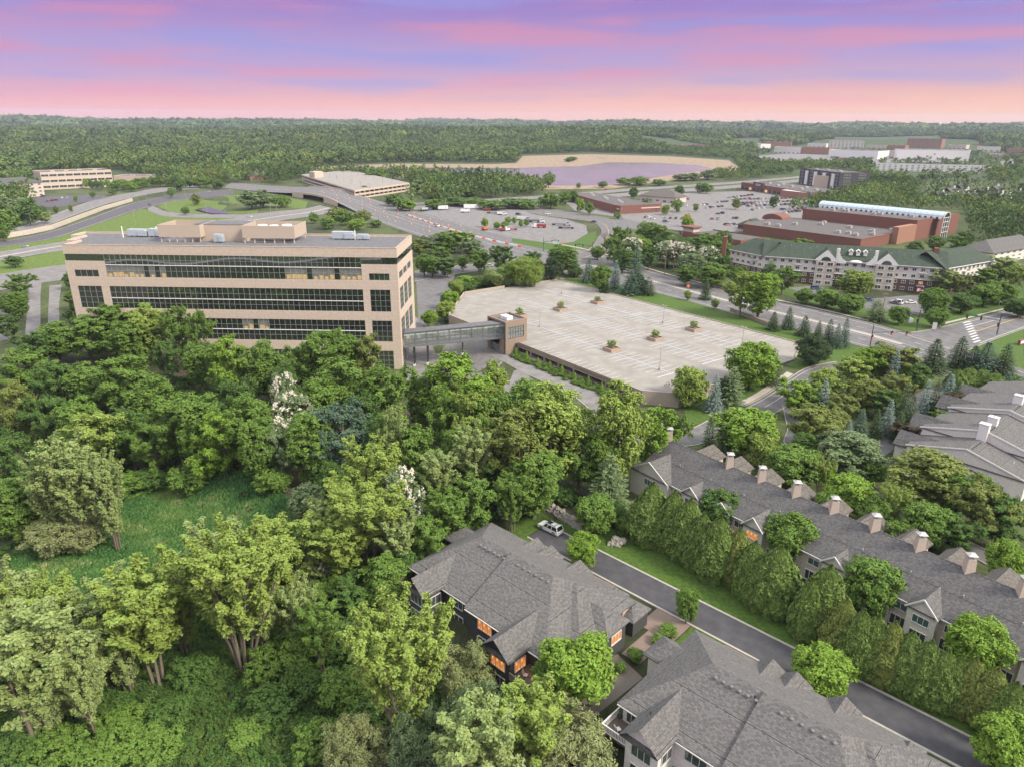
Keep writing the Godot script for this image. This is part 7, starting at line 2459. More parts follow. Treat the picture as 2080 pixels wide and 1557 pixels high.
# ------------------------------------------------------------------ skyway
func skyway() -> void:
	var o := thing("skyway", "glazed grey skyway sloping from office up to the deck tower", "bridge", Vector3(-37.5, 0, -241.2))
	var a := Vector3(-0.8, 0, 0); var b := Vector3(35.3, 0, -2.0)
	var y0 := 2.6; var y1 := 5.85     # floor underside at both ends
	var tall := 5.2
	var bays := 9
	var back := Vector3(-0.3, 0, -4.6)
	var rf := MB.new(); rf.beam(a + Vector3(0, y0 + tall, 0) + back / 2.0, b + Vector3(0, y1 + tall, 0) + back / 2.0, 5.2, 0.35); part("roof", rf, M.roof_membrane, o)
	var fl := MB.new(); fl.beam(a + Vector3(0, y0, 0) + back / 2.0, b + Vector3(0, y1, 0) + back / 2.0, 4.8, 0.5); part("floor_beam", fl, M.steel, o)
	for s in 2:
		var off := back * s
		for e in [0.15, 1.35, tall - 0.2]:
			var mb := MB.new(); mb.beam(a + off + Vector3(0, y0 + e, 0), b + off + Vector3(0, y1 + e, 0), 0.22, 0.3 if e > 1.0 else 0.5); part("rail", mb, M.steel, o)
		for k in bays + 1:
			var t := float(k) / bays
			var p := a.lerp(b, t) + off
			var y := lerpf(y0, y1, t)
			var mb := MB.new(); mb.box(p + Vector3(0, y + tall / 2.0, 0), Vector3(0.3, tall, 0.34)); part("post", mb, M.steel, o)
			if k < bays:
				var p2 := a.lerp(b, (k + 1.0) / bays) + off
				var y2 := lerpf(y0, y1, (k + 1.0) / bays)
				var g := MB.new()
				g.quad(p + Vector3(0.15, y + 1.4, 0.0), p2 + Vector3(-0.15, y2 + 1.4, 0), p2 + Vector3(-0.15, y2 + tall - 1.0, 0), p + Vector3(0.15, y + tall - 1.0, 0)); part("pane", g, M.sky_glass, o)
				g = MB.new()
				g.quad(p + Vector3(0.15, y + tall - 0.95, 0.0), p2 + Vector3(-0.15, y2 + tall - 0.95, 0), p2 + Vector3(-0.15, y2 + tall - 0.1, 0), p + Vector3(0.15, y + tall - 0.1, 0)); part("frosted_pane", g, M.frosted, o)
				g = MB.new()
				g.quad(p + Vector3(0.15, y + 0.3, 0.0), p2 + Vector3(-0.15, y2 + 0.3, 0), p2 + Vector3(-0.15, y2 + 1.3, 0), p + Vector3(0.15, y + 1.3, 0)); part("lower_pane", g, M.sky_glass, o)
				var m2 := MB.new(); var mid := (p + p2) / 2.0; m2.box(mid + Vector3(0, (y + y2) / 2.0 + tall / 2.0, 0), Vector3(0.08, tall - 0.4, 0.12)); part("mullion", m2, M.steel, o)
				# steps of glare-free ceiling lamps show through
				if s == 0 and k % 2 == 0:
					var lt := MB.new(); lt.box(mid + back / 2.0 + Vector3(0, (y + y2) / 2.0 + tall - 0.35, 0), Vector3(1.4, 0.05, 0.5)); part("ceiling_light", lt, M.tube_light, o)
	for q in [[3.2, -4.7], [8.0, -4.0], [20.5, -0.6]]:
		for s in 2:
			var t: float = q[0] / 36.0
			var p := a.lerp(b, t) + back * (0.15 + 0.7 * s)
			var mb := MB.new(); mb.box(p + Vector3(0, (q[1] + lerpf(y0, y1, t)) / 2.0 - 0.3, 0), Vector3(0.5, lerpf(y0, y1, t) - q[1], 0.5)); part("column", mb, M.dark_metal, o)
			if s == 0:
				mb = MB.new(); mb.box(p + Vector3(0, q[1] + 0.2, 0), Vector3(0.75, 1.2, 0.75)); part("footing", mb, M.white, o)

# ------------------------------------------------------------------ planters, deck lamps
func deck_furniture() -> void:
	var rows := ["far edge", "middle", "near edge"]
	for i in 6:
		var u := 46.5 if i < 3 else 99.8
		var v: float = [15.6, 37.0, 57.5 if i < 3 else 59.0][i % 3]
		if i == 2: u = 45.0
		var o := thing("planter", "square brick planter on the deck, %s row, %s tower" % [rows[i % 3], "nearer to the" if i < 3 else "farther from the"], "planter", deck_at(u, v), frame_yaw(DECK_U), "deck planters")
		for q in [[Vector3(0, 0.55, 2.1), Vector3(4.4, 1.1, 0.3)], [Vector3(0, 0.55, -2.1), Vector3(4.4, 1.1, 0.3)], [Vector3(2.05, 0.55, 0), Vector3(0.3, 1.1, 3.9)], [Vector3(-2.05, 0.55, 0), Vector3(0.3, 1.1, 3.9)]]:
			var mb := MB.new(); mb.box(q[0], q[1]); part("side_wall", mb, M.planter, o)
		var soil := MB.new(); soil.box(Vector3(0, 0.45, 0), Vector3(3.8, 0.8, 3.8)); part("soil", soil, M.gravel, o)
		for s in [[0.0, 2.08, 4.5], [0.0, -2.08, 4.5]]:
			var cp := MB.new(); cp.box(Vector3(s[0], 1.14, s[1]), Vector3(s[2], 0.08, 0.42)); part("coping", cp, M.planter, o)
		plant("topiary", 0, deck_at(u, v, DECK_Y + 0.8), 3.0 if i != 0 else 2.4, 3.5 if i != 0 else 2.8, "light", i * 1.3, "clipped round bush in the deck planter, %s row, %s tower" % [rows[i % 3], "nearer to the" if i < 3 else "farther from the"], "bushes in deck planters")
	for k in 9:
		var p := deck_at(76.5 + 6.3 * k, 83.2, 0.0)
		plant("juniper", 0, p, 3.2 + 0.4 * sin(k * 2.2), 1.5, "bright" if k % 3 else "green", k * 1.1, "slim upright juniper, %s from the tower along the deck wall" % ordinal(k + 1), "junipers along the deck wall")
	var bed: Array = []
	var br := RandomNumberGenerator.new()
	br.seed = 6
	for k in 260:
		var q := deck_at(br.randf_range(75.0, 134.0), br.randf_range(81.4, 85.6), 0.0)
		bed.append([Vector3(q.x, height_at(q.x, q.z), q.z), br.randf() * TAU, br.randf_range(0.25, 0.5), br.randf_range(0.2, 0.4), grey(br.randf_range(0.7, 1.2))])
	scatter("bed_shrubs", crowns["shrub"][0].crown, tint_mat("green"), bed, "low green shrubs in the bed along the deck wall", "shrubs")
	var spots := [[24.4, 17.3, "at its far left"], [61.8, 60.5, "beside the elevator tower"], [86.0, 17.3, "in its far middle"], [123.7, 18.2, "at its far right"], [124.0, 61.3, "at its near right"]]
	for s in spots:
		lamp_post(deck_at(s[0], s[1]), frame_yaw(DECK_U), 7.2, 2, "twin-headed lamp post on the deck %s" % s[2], true, "deck lamp posts")

func lamp_post(at: Vector3, yaw: float, h: float, heads: int, label: String, plinth := false, group := "lamp posts") -> Node3D:
	var o := thing("lamp_post", label, "lamp post", at, yaw, group)
	var key := "lamp%.1f_%d" % [h, heads]
	if not shared.has(key):
		var p := MB.new(); p.tube(PackedVector3Array([Vector3(0, 0, 0), Vector3(0, h, 0)]), PackedFloat32Array([0.11, 0.07]), 6, true)
		var a := MB.new(); a.box(Vector3(0, 0, 0), Vector3(0.75, 0.16, 0.36)); a.box(Vector3(-0.5, 0, 0), Vector3(0.5, 0.08, 0.08))
		var f := MB.new(); f.cyl(Vector3(0, 0, 0), 0.42, 0.42, 1.0, 10)
		shared[key] = [p.mesh(), a.mesh(), f.mesh()]
	part_mesh("pole", shared[key][0], M.pole, o)
	for k in heads:
		var e := part_mesh("lamp_head", shared[key][1], M.lamp_grey, o)
		e.position = Vector3(0.75 if k == 0 else -0.75, h, 0)
		e.rotation.y = 0.0 if k == 0 else PI
	if plinth: part_mesh("plinth", shared[key][2], M.concrete, o)
	return o

# ------------------------------------------------------------------ buildings of the middle and far distance
func block(d: Array) -> void:
	var a := Vector2(d[3], d[4]); var b := Vector2(d[5], d[6])
	var u := (b - a).normalized()
	var w := a.distance_to(b)
	var deep: float = d[8]; var h: float = d[9]; var storeys: int = d[10]; var cols: int = d[11]
	var o := thing(d[0], d[1], d[2], Vector3(a.x, d[7], a.y), frame_yaw(u), "")
	var wall: Material = M[d[12]]; var glass: Material = M[d[13]]
	var body := MB.new(); body.span(Vector3(0, -2, -deep), Vector3(w, h, 0)); part("wall", body, wall, o)
	if d[15] == "hip":
		var r := MB.new(); r.hip(0, w, -deep, 0, h, h + minf(deep * 0.32, 6.0), minf(deep * 0.5, w * 0.3), minf(deep * 0.5, w * 0.3), 0.8); part("roof", r, M[d[14]], o)
	else:
		var r := MB.new(); r.span(Vector3(0.5, h + 0.01, -deep + 0.5), Vector3(w - 0.5, h + 0.08, -0.5)); part("roof", r, M[d[14]], o)
		var p := MB.new()
		p.span(Vector3(0, h, -0.45), Vector3(w, h + 0.7, 0.03)); p.span(Vector3(0, h, -deep), Vector3(w, h + 0.7, -deep + 0.45)); p.span(Vector3(0, h, -deep + 0.45), Vector3(0.45, h + 0.69, -0.45)); p.span(Vector3(w - 0.45, h, -deep + 0.45), Vector3(w, h + 0.69, -0.45))
		part("parapet", p, wall, o)
		for k in 4:
			var un := MB.new(); un.box(Vector3(w * (0.2 + 0.2 * k), h + 0.9, -deep * (0.3 + 0.12 * (k % 3))), Vector3(w * 0.05 + 1.0, 1.6, 2.5)); part("roof_unit", un, M.lamp_grey, o)
	var fh := h / storeys
	var office_like: bool = d[0] == "office_building" or d[0] == "office_wing"
	for s in storeys:
		for k in cols:
			var ww := w / cols * (0.92 if office_like else 0.42)
			var wh := fh * (0.42 if office_like else 0.46)
			if storeys == 1: wh = minf(2.6, h * 0.4)
			var y := fh * (s + 0.5) if storeys > 1 else wh * 0.5 + 0.4
			window(o, Vector3(w * (k + 0.5) / cols, y, 0.06), 0, ww, wh, M.trim, glass, 2, 1, "window", 0.16)
		var sc := maxi(2, int(deep / (w / cols) * 0.8))
		for k in sc:
			if storeys > 1:
				window(o, Vector3(w + 0.06, fh * (s + 0.5), -deep * (k + 0.5) / sc), PI / 2.0, deep / sc * 0.42, fh * 0.46, M.trim, glass, 2, 1, "window", 0.16)
	if d[1].contains("white bays"):
		for k in 4:
			var bay := MB.new(); bay.span(Vector3(w * (0.16 + 0.22 * k), 1.0, 0.0), Vector3(w * (0.23 + 0.22 * k), h - 1.5, 0.9)); part("bay", bay, M.white, o)
	if d[1].contains("red dot"):
		var dot := MB.new(); dot.tube(PackedVector3Array([Vector3(w * 0.52, h * 0.62, 0.1), Vector3(w * 0.52, h * 0.62, 0.4)]), PackedFloat32Array([1.6, 1.6]), 14, true); part("sign", dot, M.red, o)

func green_apartments() -> void:
	var base := 3.5
	var o := thing("apartment_building", "curved four-storey apartments with green shingle roof and white gables", "building", Vector3(125.6, base, -355.6), frame_yaw(Vector2(0.929, 0.37)))
	# local: x along the main front, z towards the boulevard
	var main := 80.0
	var eave := 12.4
	var deep := 19.0
	var wings := [[Transform3D.IDENTITY, 0.0, main], [Transform3D(Basis(Vector3.UP, deg_to_rad(-38.5) * -1.0), Vector3.ZERO), -22.0, 0.0], [Transform3D(Basis(Vector3.UP, deg_to_rad(53.0)), Vector3(main, 0, 0)), 0.0, 41.0]]
	# turn of the left wing: it runs back from the corner
	wings[1][0] = Transform3D(Basis(Vector3.UP, deg_to_rad(-38.0)), Vector3.ZERO)
	for i in 3:
		var x: Transform3D = wings[i][0]
		var x0: float = wings[i][1]; var x1: float = wings[i][2]
		var lo := MB.new(); lo.x = x; lo.span(Vector3(x0, -1, -deep), Vector3(x1, 6.1, 0)); part("brick_base", lo, M.brick_dark, o)
		var up := MB.new(); up.x = x; up.span(Vector3(x0 + 0.02, 6.1, -deep), Vector3(x1 - 0.02, eave, -0.03)); part("wall", up, M.siding_white, o)
		var bd := MB.new(); bd.x = x; bd.span(Vector3(x0, 5.95, 0.0), Vector3(x1, 6.35, 0.12)); part("band", bd, M.white, o)
		var r := MB.new(); r.x = x; r.hip(x0 - (1.0 if i == 2 else 0.0), x1, -deep, 0.0, eave, eave + 6.2, 0.0 if i != 1 else 8.0, 0.0 if i != 2 else 8.0, 0.9, 0.35); part("roof", r, M.shingle_green, o)
		var gt := MB.new(); gt.x = x; gt.span(Vector3(x0, eave - 0.3, 0.92), Vector3(x1, eave + 0.02, 1.05)); part("gutter", gt, M.white, o)
		var n := int((x1 - x0) / 3.5)
		for k in n:
			for s in 4:
				var px := x0 + (x1 - x0) * (k + 0.5) / n
				if i == 0 and ((px > 24.0 and px < 33.5) or (px > 50.5 and px < 60.0)):
					continue
				var lit := (i == 0 and s == 1 and k == n - 3)
				var p := x * Vector3(px, 1.6 + s * 3.05, 0.06)
				if k % 5 == 4 and s > 0:
					var by := MB.new(); by.x = x; by.span(Vector3(px - 1.6, 0.2 + s * 3.05, 0.0), Vector3(px + 1.6, 0.4 + s * 3.05, 1.6))
					var bal := part("balcony", by, M.white, o)
					var rl := MB.new(); rl.x = x; rl.span(Vector3(px - 1.6, 1.35 + s * 3.05, 1.5), Vector3(px + 1.6, 1.45 + s * 3.05, 1.6))
					for q in 13: rl.box(Vector3(px - 1.56 + q * 0.26, 0.9 + s * 3.05, 1.55), Vector3(0.05, 1.0, 0.05))
					part("railing", rl, M.dark_metal, bal)
				window(o, p, x.basis.get_euler().y, 1.9, 1.5, M.white, lit_glass() if lit else M.home_glass, 2, 1, "window", 0.12)
	# two white gabled bays with arched windows
	for gx in [28.8, 55.2]:
		var w := MB.new(); w.span(Vector3(gx - 4.4, -1, 0.0), Vector3(gx + 4.4, eave, 1.4)); part("bay", w, M.siding_cream, o)
		var g := MB.new(); g.quad(Vector3(gx - 5.2, eave - 0.3, 1.45), Vector3(gx + 5.2, eave - 0.3, 1.45), Vector3(gx + 5.2, eave, 1.45), Vector3(gx - 5.2, eave, 1.45)); g.tri(Vector3(gx - 5.2, eave, 1.45), Vector3(gx + 5.2, eave, 1.45), Vector3(gx, eave + 5.2, 1.45)); part("gable", g, M.white, o)
		var r := MB.new(); gable_z(r, gx - 4.8, gx + 4.8, -8.0, 1.0, eave + 0.1, eave + 5.4, 0.0, 0.0, 0.4); part("roof", r, M.shingle_green, o)
		var ar := MB.new()
		for k in 10:
			var a0 := PI * k / 10.0; var a1 := PI * (k + 1) / 10.0
			ar.tri(Vector3(gx, eave - 0.2, 1.52), Vector3(gx + cos(a0) * 2.2, eave - 0.2 + sin(a0) * 1.9, 1.52), Vector3(gx + cos(a1) * 2.2, eave - 0.2 + sin(a1) * 1.9, 1.52))
		part("arched_window", ar, M.home_glass, o)
		for s in 4:
			for k in 2:
				window(o, Vector3(gx - 2.1 + 4.2 * k, 1.6 + s * 3.0, 1.46), 0, 2.6, 1.8, M.white, M.home_glass, 2, 1, "window", 0.14)
		# flared white end piece towards the middle
		var sgn := 1.0 if gx < 40.0 else -1.0
		var fp := MB.new()
		for k in 6:
			var t0 := k / 6.0; var t1 := (k + 1) / 6.0
			var xa: float = gx + sgn * (4.6 + 4.2 * t0); var xb: float = gx + sgn * (4.6 + 4.2 * t1)
			fp.box(Vector3((xa + xb) / 2.0, eave - 0.5 + 2.4 * (1.0 - t0) * (1.0 - t0), 1.0), Vector3(0.72, 1.0 + 4.8 * (1.0 - t0) * (1.0 - t0), 0.5))
		part("flared_gable", fp, M.white, o)
		var ch := MB.new(); ch.span(Vector3(gx + sgn * 4.9 - 0.7, eave, 0.2), Vector3(gx + sgn * 4.9 + 0.7, eave + 6.0, 1.2)); part("chimney", ch, M.white, o)
	for k in 3:
		var dm := MB.new(); dm.span(Vector3(38.6 + 3.2 * k, eave + 2.6, -4.6), Vector3(40.2 + 3.2 * k, eave + 4.4, -2.4)); part("dormer", dm, M.white, o)
		var dr := MB.new(); gable_z(dr, 38.5 + 3.2 * k, 40.3 + 3.2 * k, -5.6, -2.3, eave + 4.4, eave + 5.3, 0.0, 0.0, 0.15); part("roof", dr, M.white, o)
	var hood := MB.new(); hood.dome(Vector3(42.0, eave - 0.3, 0.6), Vector3(3.0, 1.2, 0.8), 4, 12); part("arched_hood", hood, M.white, o)
	var porch := MB.new(); porch.span(Vector3(36.0, 3.2, 0.1), Vector3(50.0, 3.7, 9.0)); part("porch_roof", porch, M.shingle_green, o)
	for q in [[36.6, 8.4], [43.0, 8.4], [49.4, 8.4]]:
		var c := MB.new(); c.box(Vector3(q[0], 1.4, q[1]), Vector3(0.6, 3.6, 0.6)); part("porch_post", c, M.brick_pale, o)
	for k in 26:
		var f := MB.new(); f.cyl(Vector3(3.0 + 3.0 * k, eave + 2.2 + 0.8 * (k % 4), -3.4 - 1.2 * (k % 4)), 0.12, 0.1, 0.9, 5); part("flue", f, M.lamp_grey, o)
	for q in [[-20.0, -5.0], [76.0, -9.0]]:
		var c := MB.new(); c.span(Vector3(q[0] - 1, 6, q[1] - 1.4), Vector3(q[0] + 1, eave + 7.6, q[1] + 1.4)); part("chimney", c, M.brick, o)

func mall() -> void:
	var u := Vector2(0.62, 0.785).normalized()
	var o := thing("brick_mall", "large red brick hall with long arched glass skylight on its upper roof", "building", Vector3(165.7, 3.5, -518.1), frame_yaw(u))
	# x along the front, z negative goes back
	var lo := MB.new(); lo.prism(PackedVector2Array([Vector2(0, 0), Vector2(86, 0), Vector2(86, -68), Vector2(-6, -68), Vector2(-10, -20)]), -2, 6.0); part("lower_wall", lo, M.brick, o)
	var lr := MB.new(); lr.prism(PackedVector2Array([Vector2(0.8, -0.8), Vector2(85.2, -0.8), Vector2(85.2, -66.5), Vector2(-5.2, -66.5), Vector2(-9, -20)]), 5.9, 6.06); part("lower_roof", lr, M.roof_gravel, o)
	var lp := MB.new(); lp.beam(Vector3(0, 6.2, -0.3), Vector3(86, 6.2, -0.3), 0.6, 0.9); lp.beam(Vector3(85.7, 6.2, -0.6), Vector3(85.7, 6.2, -66), 0.6, 0.88); lp.beam(Vector3(0, 6.2, -0.3), Vector3(-9.6, 6.2, -20), 0.6, 0.86); part("parapet", lp, M.brick, o)
	var up := MB.new(); up.span(Vector3(6, -2, -134), Vector3(90, 13.0, -66)); part("upper_wall", up, M.brick, o)
	var ur := MB.new(); ur.span(Vector3(6.8, 13.01, -133), Vector3(89.2, 13.1, -66.8)); part("upper_roof", ur, M.roof_gravel, o)
	var pp := MB.new(); pp.beam(Vector3(6, 13.3, -66.3), Vector3(90, 13.3, -66.3), 0.6, 0.8); pp.beam(Vector3(89.7, 13.3, -66.6), Vector3(89.7, 13.3, -134), 0.6, 0.79); part("parapet", pp, M.brick, o)
	# flank towards the right, in a paler brick tone
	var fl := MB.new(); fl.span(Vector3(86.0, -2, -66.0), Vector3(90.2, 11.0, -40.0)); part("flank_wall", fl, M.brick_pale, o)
	# barrel skylight
	var seg := 24
	for k in seg:
		var xa := 4.0 + 92.0 * k / seg; var xb := 4.0 + 92.0 * (k + 1) / seg - 0.12
		var sk := MB.new()
		for j in 8:
			var a0 := PI * j / 8.0; var a1 := PI * (j + 1) / 8.0
			sk.quad(Vector3(xa, 14.2 + sin(a0) * 3.6, -96 + cos(a0) * 5.2), Vector3(xb, 14.2 + sin(a0) * 3.6, -96 + cos(a0) * 5.2), Vector3(xb, 14.2 + sin(a1) * 3.6, -96 + cos(a1) * 5.2), Vector3(xa, 14.2 + sin(a1) * 3.6, -96 + cos(a1) * 5.2))
		part("skylight_panel", sk, M.skylight, o)
		var ft := MB.new(); ft.box(Vector3((xa + xb) / 2.0, 13.6, -90.6), Vector3(2.0, 1.2, 0.5)); part("skylight_base", ft, M.white, o)
	var en := MB.new()
	for j in 10:
		var a0 := PI * j / 10.0; var a1 := PI * (j + 1) / 10.0
		en.tri(Vector3(96.2, 13.4, -96), Vector3(96.2, 13.8 + sin(a1) * 3.7, -96 + cos(a1) * 5.1), Vector3(96.2, 13.8 + sin(a0) * 3.7, -96 + cos(a0) * 5.1))
	en.span(Vector3(96.1, -1, -100.8), Vector3(96.3, 13.8, -91.2))
	part("arched_window", en, M.far_glass, o)
	var fr := MB.new()
	for j in 10:
		var a0 := PI * j / 10.0; var a1 := PI * (j + 1) / 10.0
		fr.beam(Vector3(96.4, 13.8 + sin(a0) * 3.8, -96 + cos(a0) * 5.2), Vector3(96.4, 13.8 + sin(a1) * 3.8, -96 + cos(a1) * 5.2), 0.4, 0.4)
	for z in [-101.0, -97.8, -94.2, -91.0]: fr.span(Vector3(96.3, 0, z - 0.15), Vector3(96.6, 14.0, z + 0.15))
	for y in [4.0, 7.5, 11.0, 13.9]: fr.span(Vector3(96.3, y, -101), Vector3(96.55, y + 0.25, -91))
	part("window_frame", fr, M.white, o)
	for q in [[10.0, 6.1, -14.0], [22.0, 6.1, -30.0], [20.0, 6.1, -12.0], [34.0, 6.1, -44.0], [30.0, 6.1, -55.0], [54.0, 6.1, -46.0], [62.0, 6.1, -16.0], [68.0, 6.1, -18.0], [75.0, 6.1, -14.0], [73.0, 6.1, -40.0], [80.0, 6.1, -26.0], [78.0, 6.1, -58.0], [24.0, 13.1, -76.0], [30.0, 13.1, -80.0], [34.0, 13.1, -78.0], [54.0, 13.1, -78.0], [58.0, 13.1, -80.0], [78.0, 13.1, -84.0], [88.0, 13.1, -110.0]]:
		var un := MB.new(); un.box(Vector3(q[0], q[1] + 0.8, q[2]), Vector3(3.4, 1.5, 2.2)); un.box(Vector3(q[0] + 0.6, q[1] + 1.7, q[2]), Vector3(1.6, 0.5, 1.6)); part("roof_unit", un, M.lamp_grey, o)
	var gh := MB.new(); gable_z(gh, -18.0, -2.0, -34.0, -18.0, 3.0, 7.6, 5.0, 5.0, 0.5); part("entry_roof", gh, M.shingle_green, o)
	var gw := MB.new(); gw.span(Vector3(-17.4, -1, -33.4), Vector3(-2.6, 3.0, -18.6)); part("entry_wall", gw, M.brick, o)
	var av := MB.new()
	for j in 8:
		var a0 := PI * j / 8.0; var a1 := PI * (j + 1) / 8.0
		av.quad(Vector3(-8 + cos(a0) * 9.0, 5.5 + sin(a0) * 4.2, -60), Vector3(-8 + cos(a0) * 9.0, 5.5 + sin(a0) * 4.2, -48), Vector3(-8 + cos(a1) * 9.0, 5.5 + sin(a1) * 4.2, -48), Vector3(-8 + cos(a1) * 9.0, 5.5 + sin(a1) * 4.2, -60))
		av.tri(Vector3(-8, 3, -48), Vector3(-8 + cos(a1) * 9.0, 5.5 + sin(a1) * 4.2, -48), Vector3(-8 + cos(a0) * 9.0, 5.5 + sin(a0) * 4.2, -48))
	part("entry_vault", av, M.brick, o)
	# annex and sign pylon in front of the lot
	var t := thing("sign_tower", "square brick and cream sign tower at the mall lot entrance", "tower", Vector3(118.0, 3.5, -500.0), frame_yaw(u))
	var b := MB.new(); b.span(Vector3(0, -1, -7), Vector3(9, 4.0, 0)); part("base", b, M.brick, t)
	b = MB.new(); b.span(Vector3(0.1, 4.0, -6.9), Vector3(8.9, 6.6, -0.1)); part("shaft", b, M.siding_cream, t)
	b = MB.new(); b.span(Vector3(-1, 6.6, -8), Vector3(10, 7.6, 1)); part("cornice", b, M.brick, t)
	var lowr := thing("store", "flat dark-roofed annex between the sign tower and the mall", "building", Vector3(122.0, 3.5, -492.0), frame_yaw(u))
	b = MB.new(); b.span(Vector3(0, -1, -24), Vector3(40, 3.6, 0)); part("wall", b, M.brick, lowr)
	b = MB.new(); b.span(Vector3(0.5, 3.61, -23.5), Vector3(39.5, 3.7, -0.5)); part("roof", b, M.roof_gravel, lowr)
	b = MB.new(); b.span(Vector3(0, 3.6, -24.4), Vector3(40, 4.3, -24)); part("parapet", b, M.brick_dark, lowr)

func shops() -> void:
	# plaza strip: two facades meeting at a rounded corner
	var p: Array = SPOTS["plaza"]
	var o := thing("shop_plaza", "brick shop plaza with flat gravel roof and rounded corner beside the ring road", "building", p[1], 0.0)
	var h := 7.2
	var poly := PackedVector2Array()
	var c := Vector2(p[1].x, p[1].z)
	var l := Vector2(p[0].x, p[0].z) - c
	var r := Vector2(p[2].x, p[2].z) - c
	poly = PackedVector2Array([l, l * 0.05 + Vector2(-1.5, 0), Vector2(1.5, 1.5), r * 0.06 + Vector2(0, 1.0), r, r + Vector2(6, -22), Vector2(24, -46), l + Vector2(26, -6)])
	var w := MB.new(); w.prism(poly, -1, h); part("wall", w, M.brick, o)
	var inner := Geometry2D.offset_polygon(poly, -0.8)
	var rf := MB.new(); rf.prism(inner[0], h - 0.5, h + 0.03); part("roof", rf, M.roof_gravel, o)
	for side in 2:
		var to := l if side == 0 else r
		var n := 14 if side == 0 else 6
		var dir := to.normalized()
		var nrm := Vector2(dir.y, -dir.x) if side == 0 else Vector2(-dir.y, dir.x)
		if nrm.dot(Vector2(0, 1)) < 0.0: nrm = -nrm
		for k in n:
			var q := to * ((k + 0.7) / (n + 0.6))
			window(o, Vector3(q.x + nrm.x * 0.1, 1.9, q.y + nrm.y * 0.1), atan2(nrm.x, nrm.y), to.length() / (n + 0.6) * 0.7, 3.0, M.dark_metal, M.shop_glow if k % 3 == 1 else M.far_glass, 3, 1, "shop_window", 0.14)
		var bd := MB.new(); bd.beam(Vector3(nrm.x * 0.2, 4.3, nrm.y * 0.2), Vector3(to.x + nrm.x * 0.2, 4.3, to.y + nrm.y * 0.2), 0.5, 1.0); part("sign_band", bd, M.siding_cream, o)
	for k in 9:
		var q := l * (0.1 + 0.09 * k) + Vector2(9 + 3 * (k % 3), -8)
		var un := MB.new(); un.box(Vector3(q.x, h + 0.7, q.y), Vector3(2.6, 1.3, 2.0)); part("roof_unit", un, M.lamp_grey, o)
	# strip mall beyond the car park
	p = SPOTS["strip"]
	var a := Vector2(p[0].x, p[0].z); var b := Vector2(p[1].x, p[1].z)
	var s := thing("strip_mall", "long brick strip mall behind the crowded car park", "building", p[0], frame_yaw((b - a).normalized()))
	var len_ := a.distance_to(b)
	w = MB.new(); w.span(Vector3(0, -1, -46), Vector3(len_, 8.0, 0)); part("wall", w, M.brick, s)
	rf = MB.new(); rf.span(Vector3(0.7, 8.01, -45.3), Vector3(len_ - 0.7, 8.1, -0.7)); part("roof", rf, M.roof_gravel, s)
	var en := MB.new(); en.span(Vector3(len_ * 0.2, 8.0, -1.5), Vector3(len_ * 0.36, 10.5, 0.6)); part("entrance_wall", en, M.brick_dark, s)
	var sg := MB.new(); sg.span(Vector3(len_ * 0.23, 6.2, 0.61), Vector3(len_ * 0.33, 9.4, 0.8)); part("sign_panel", sg, M.sign_navy, s)
	for row in 2:
		for k in 5:
			var gl := MB.new(); gl.box(Vector3(len_ * 0.28 + (k - 2) * 2.1, 8.5 - row * 1.4, 0.84), Vector3(1.2, 0.9, 0.06)); part("sign_letter", gl, M.white, s)
	for k in 16:
		window(s, Vector3(len_ * (k + 0.5) / 16.0, 2.2, 0.1), 0, len_ / 16.0 * 0.66, 3.2, M.dark_metal, M.shop_glow if k % 4 == 2 else M.far_glass, 3, 1, "shop_window", 0.16)
	for k in 8:
		var un := MB.new(); un.box(Vector3(len_ * (0.1 + 0.11 * k), 8.9, -12.0 - 8.0 * (k % 3)), Vector3(4, 1.6, 3)); part("roof_unit", un, M.lamp_grey, s)
	var s2 := thing("store", "white-roofed end shop joined to the strip mall", "building", p[1], frame_yaw(Vector2(p[2].x - p[1].x, p[2].z - p[1].z).normalized()))
	w = MB.new(); w.span(Vector3(0.3, -1, -40), Vector3(40, 7.0, 0)); part("wall", w, M.brick_pale, s2)
	rf = MB.new(); rf.span(Vector3(0.8, 7.01, -39), Vector3(39.5, 7.3, -0.6)); part("roof", rf, M.white, s2)
	var bl := MB.new(); bl.span(Vector3(0.6, 1.5, 0.05), Vector3(3.6, 7.6, 0.6)); part("blue_pylon", bl, M.sign_blue, s2)
	for k in 6:
		window(s2, Vector3(6.0 + 6.0 * k, 2.2, 0.1), 0, 4.4, 3.2, M.dark_metal, M.far_glass, 2, 1, "shop_window", 0.16)
	# far parking ramp
	p = SPOTS["far_ramp"]
	a = Vector2(p[1].x, p[1].z); b = Vector2(p[2].x, p[2].z)
	var u := (b - a).normalized()
	var back := Vector2(p[0].x, p[0].z) - a
	var f := thing("parking_ramp", "flat beige two-level parking ramp between overpass and lake", "parking deck", p[1], frame_yaw(u))
	var width := a.distance_to(b)
	var bx := back.dot(u)
	var bz := back.dot(Vector2(-u.y, u.x))
	var poly2 := PackedVector2Array([Vector2(0, 0), Vector2(width, 0), Vector2(width + bx, bz), Vector2(bx, bz)])
	for y in [[-1.0, 1.3], [3.3, 5.0], [7.2, 8.9]]:
		w = MB.new(); w.prism(poly2, y[0], y[1]); part("parapet_band", w, M.beige_wall, f)
	rf = MB.new(); rf.prism(Geometry2D.offset_polygon(poly2, -0.6)[0], 8.6, 8.94); part("top_deck", rf, M.deck_concrete, f)
	w = MB.new(); w.prism(Geometry2D.offset_polygon(poly2, -9.0)[0], -1.0, 7.2); part("inner_wall", w, M.interior_grey, f)
	for k in 13:
		w = MB.new(); w.box(Vector3(width * k / 12.0, 4.2, -0.5), Vector3(0.9, 8.0, 0.9)); part("column", w, M.beige_wall, f)
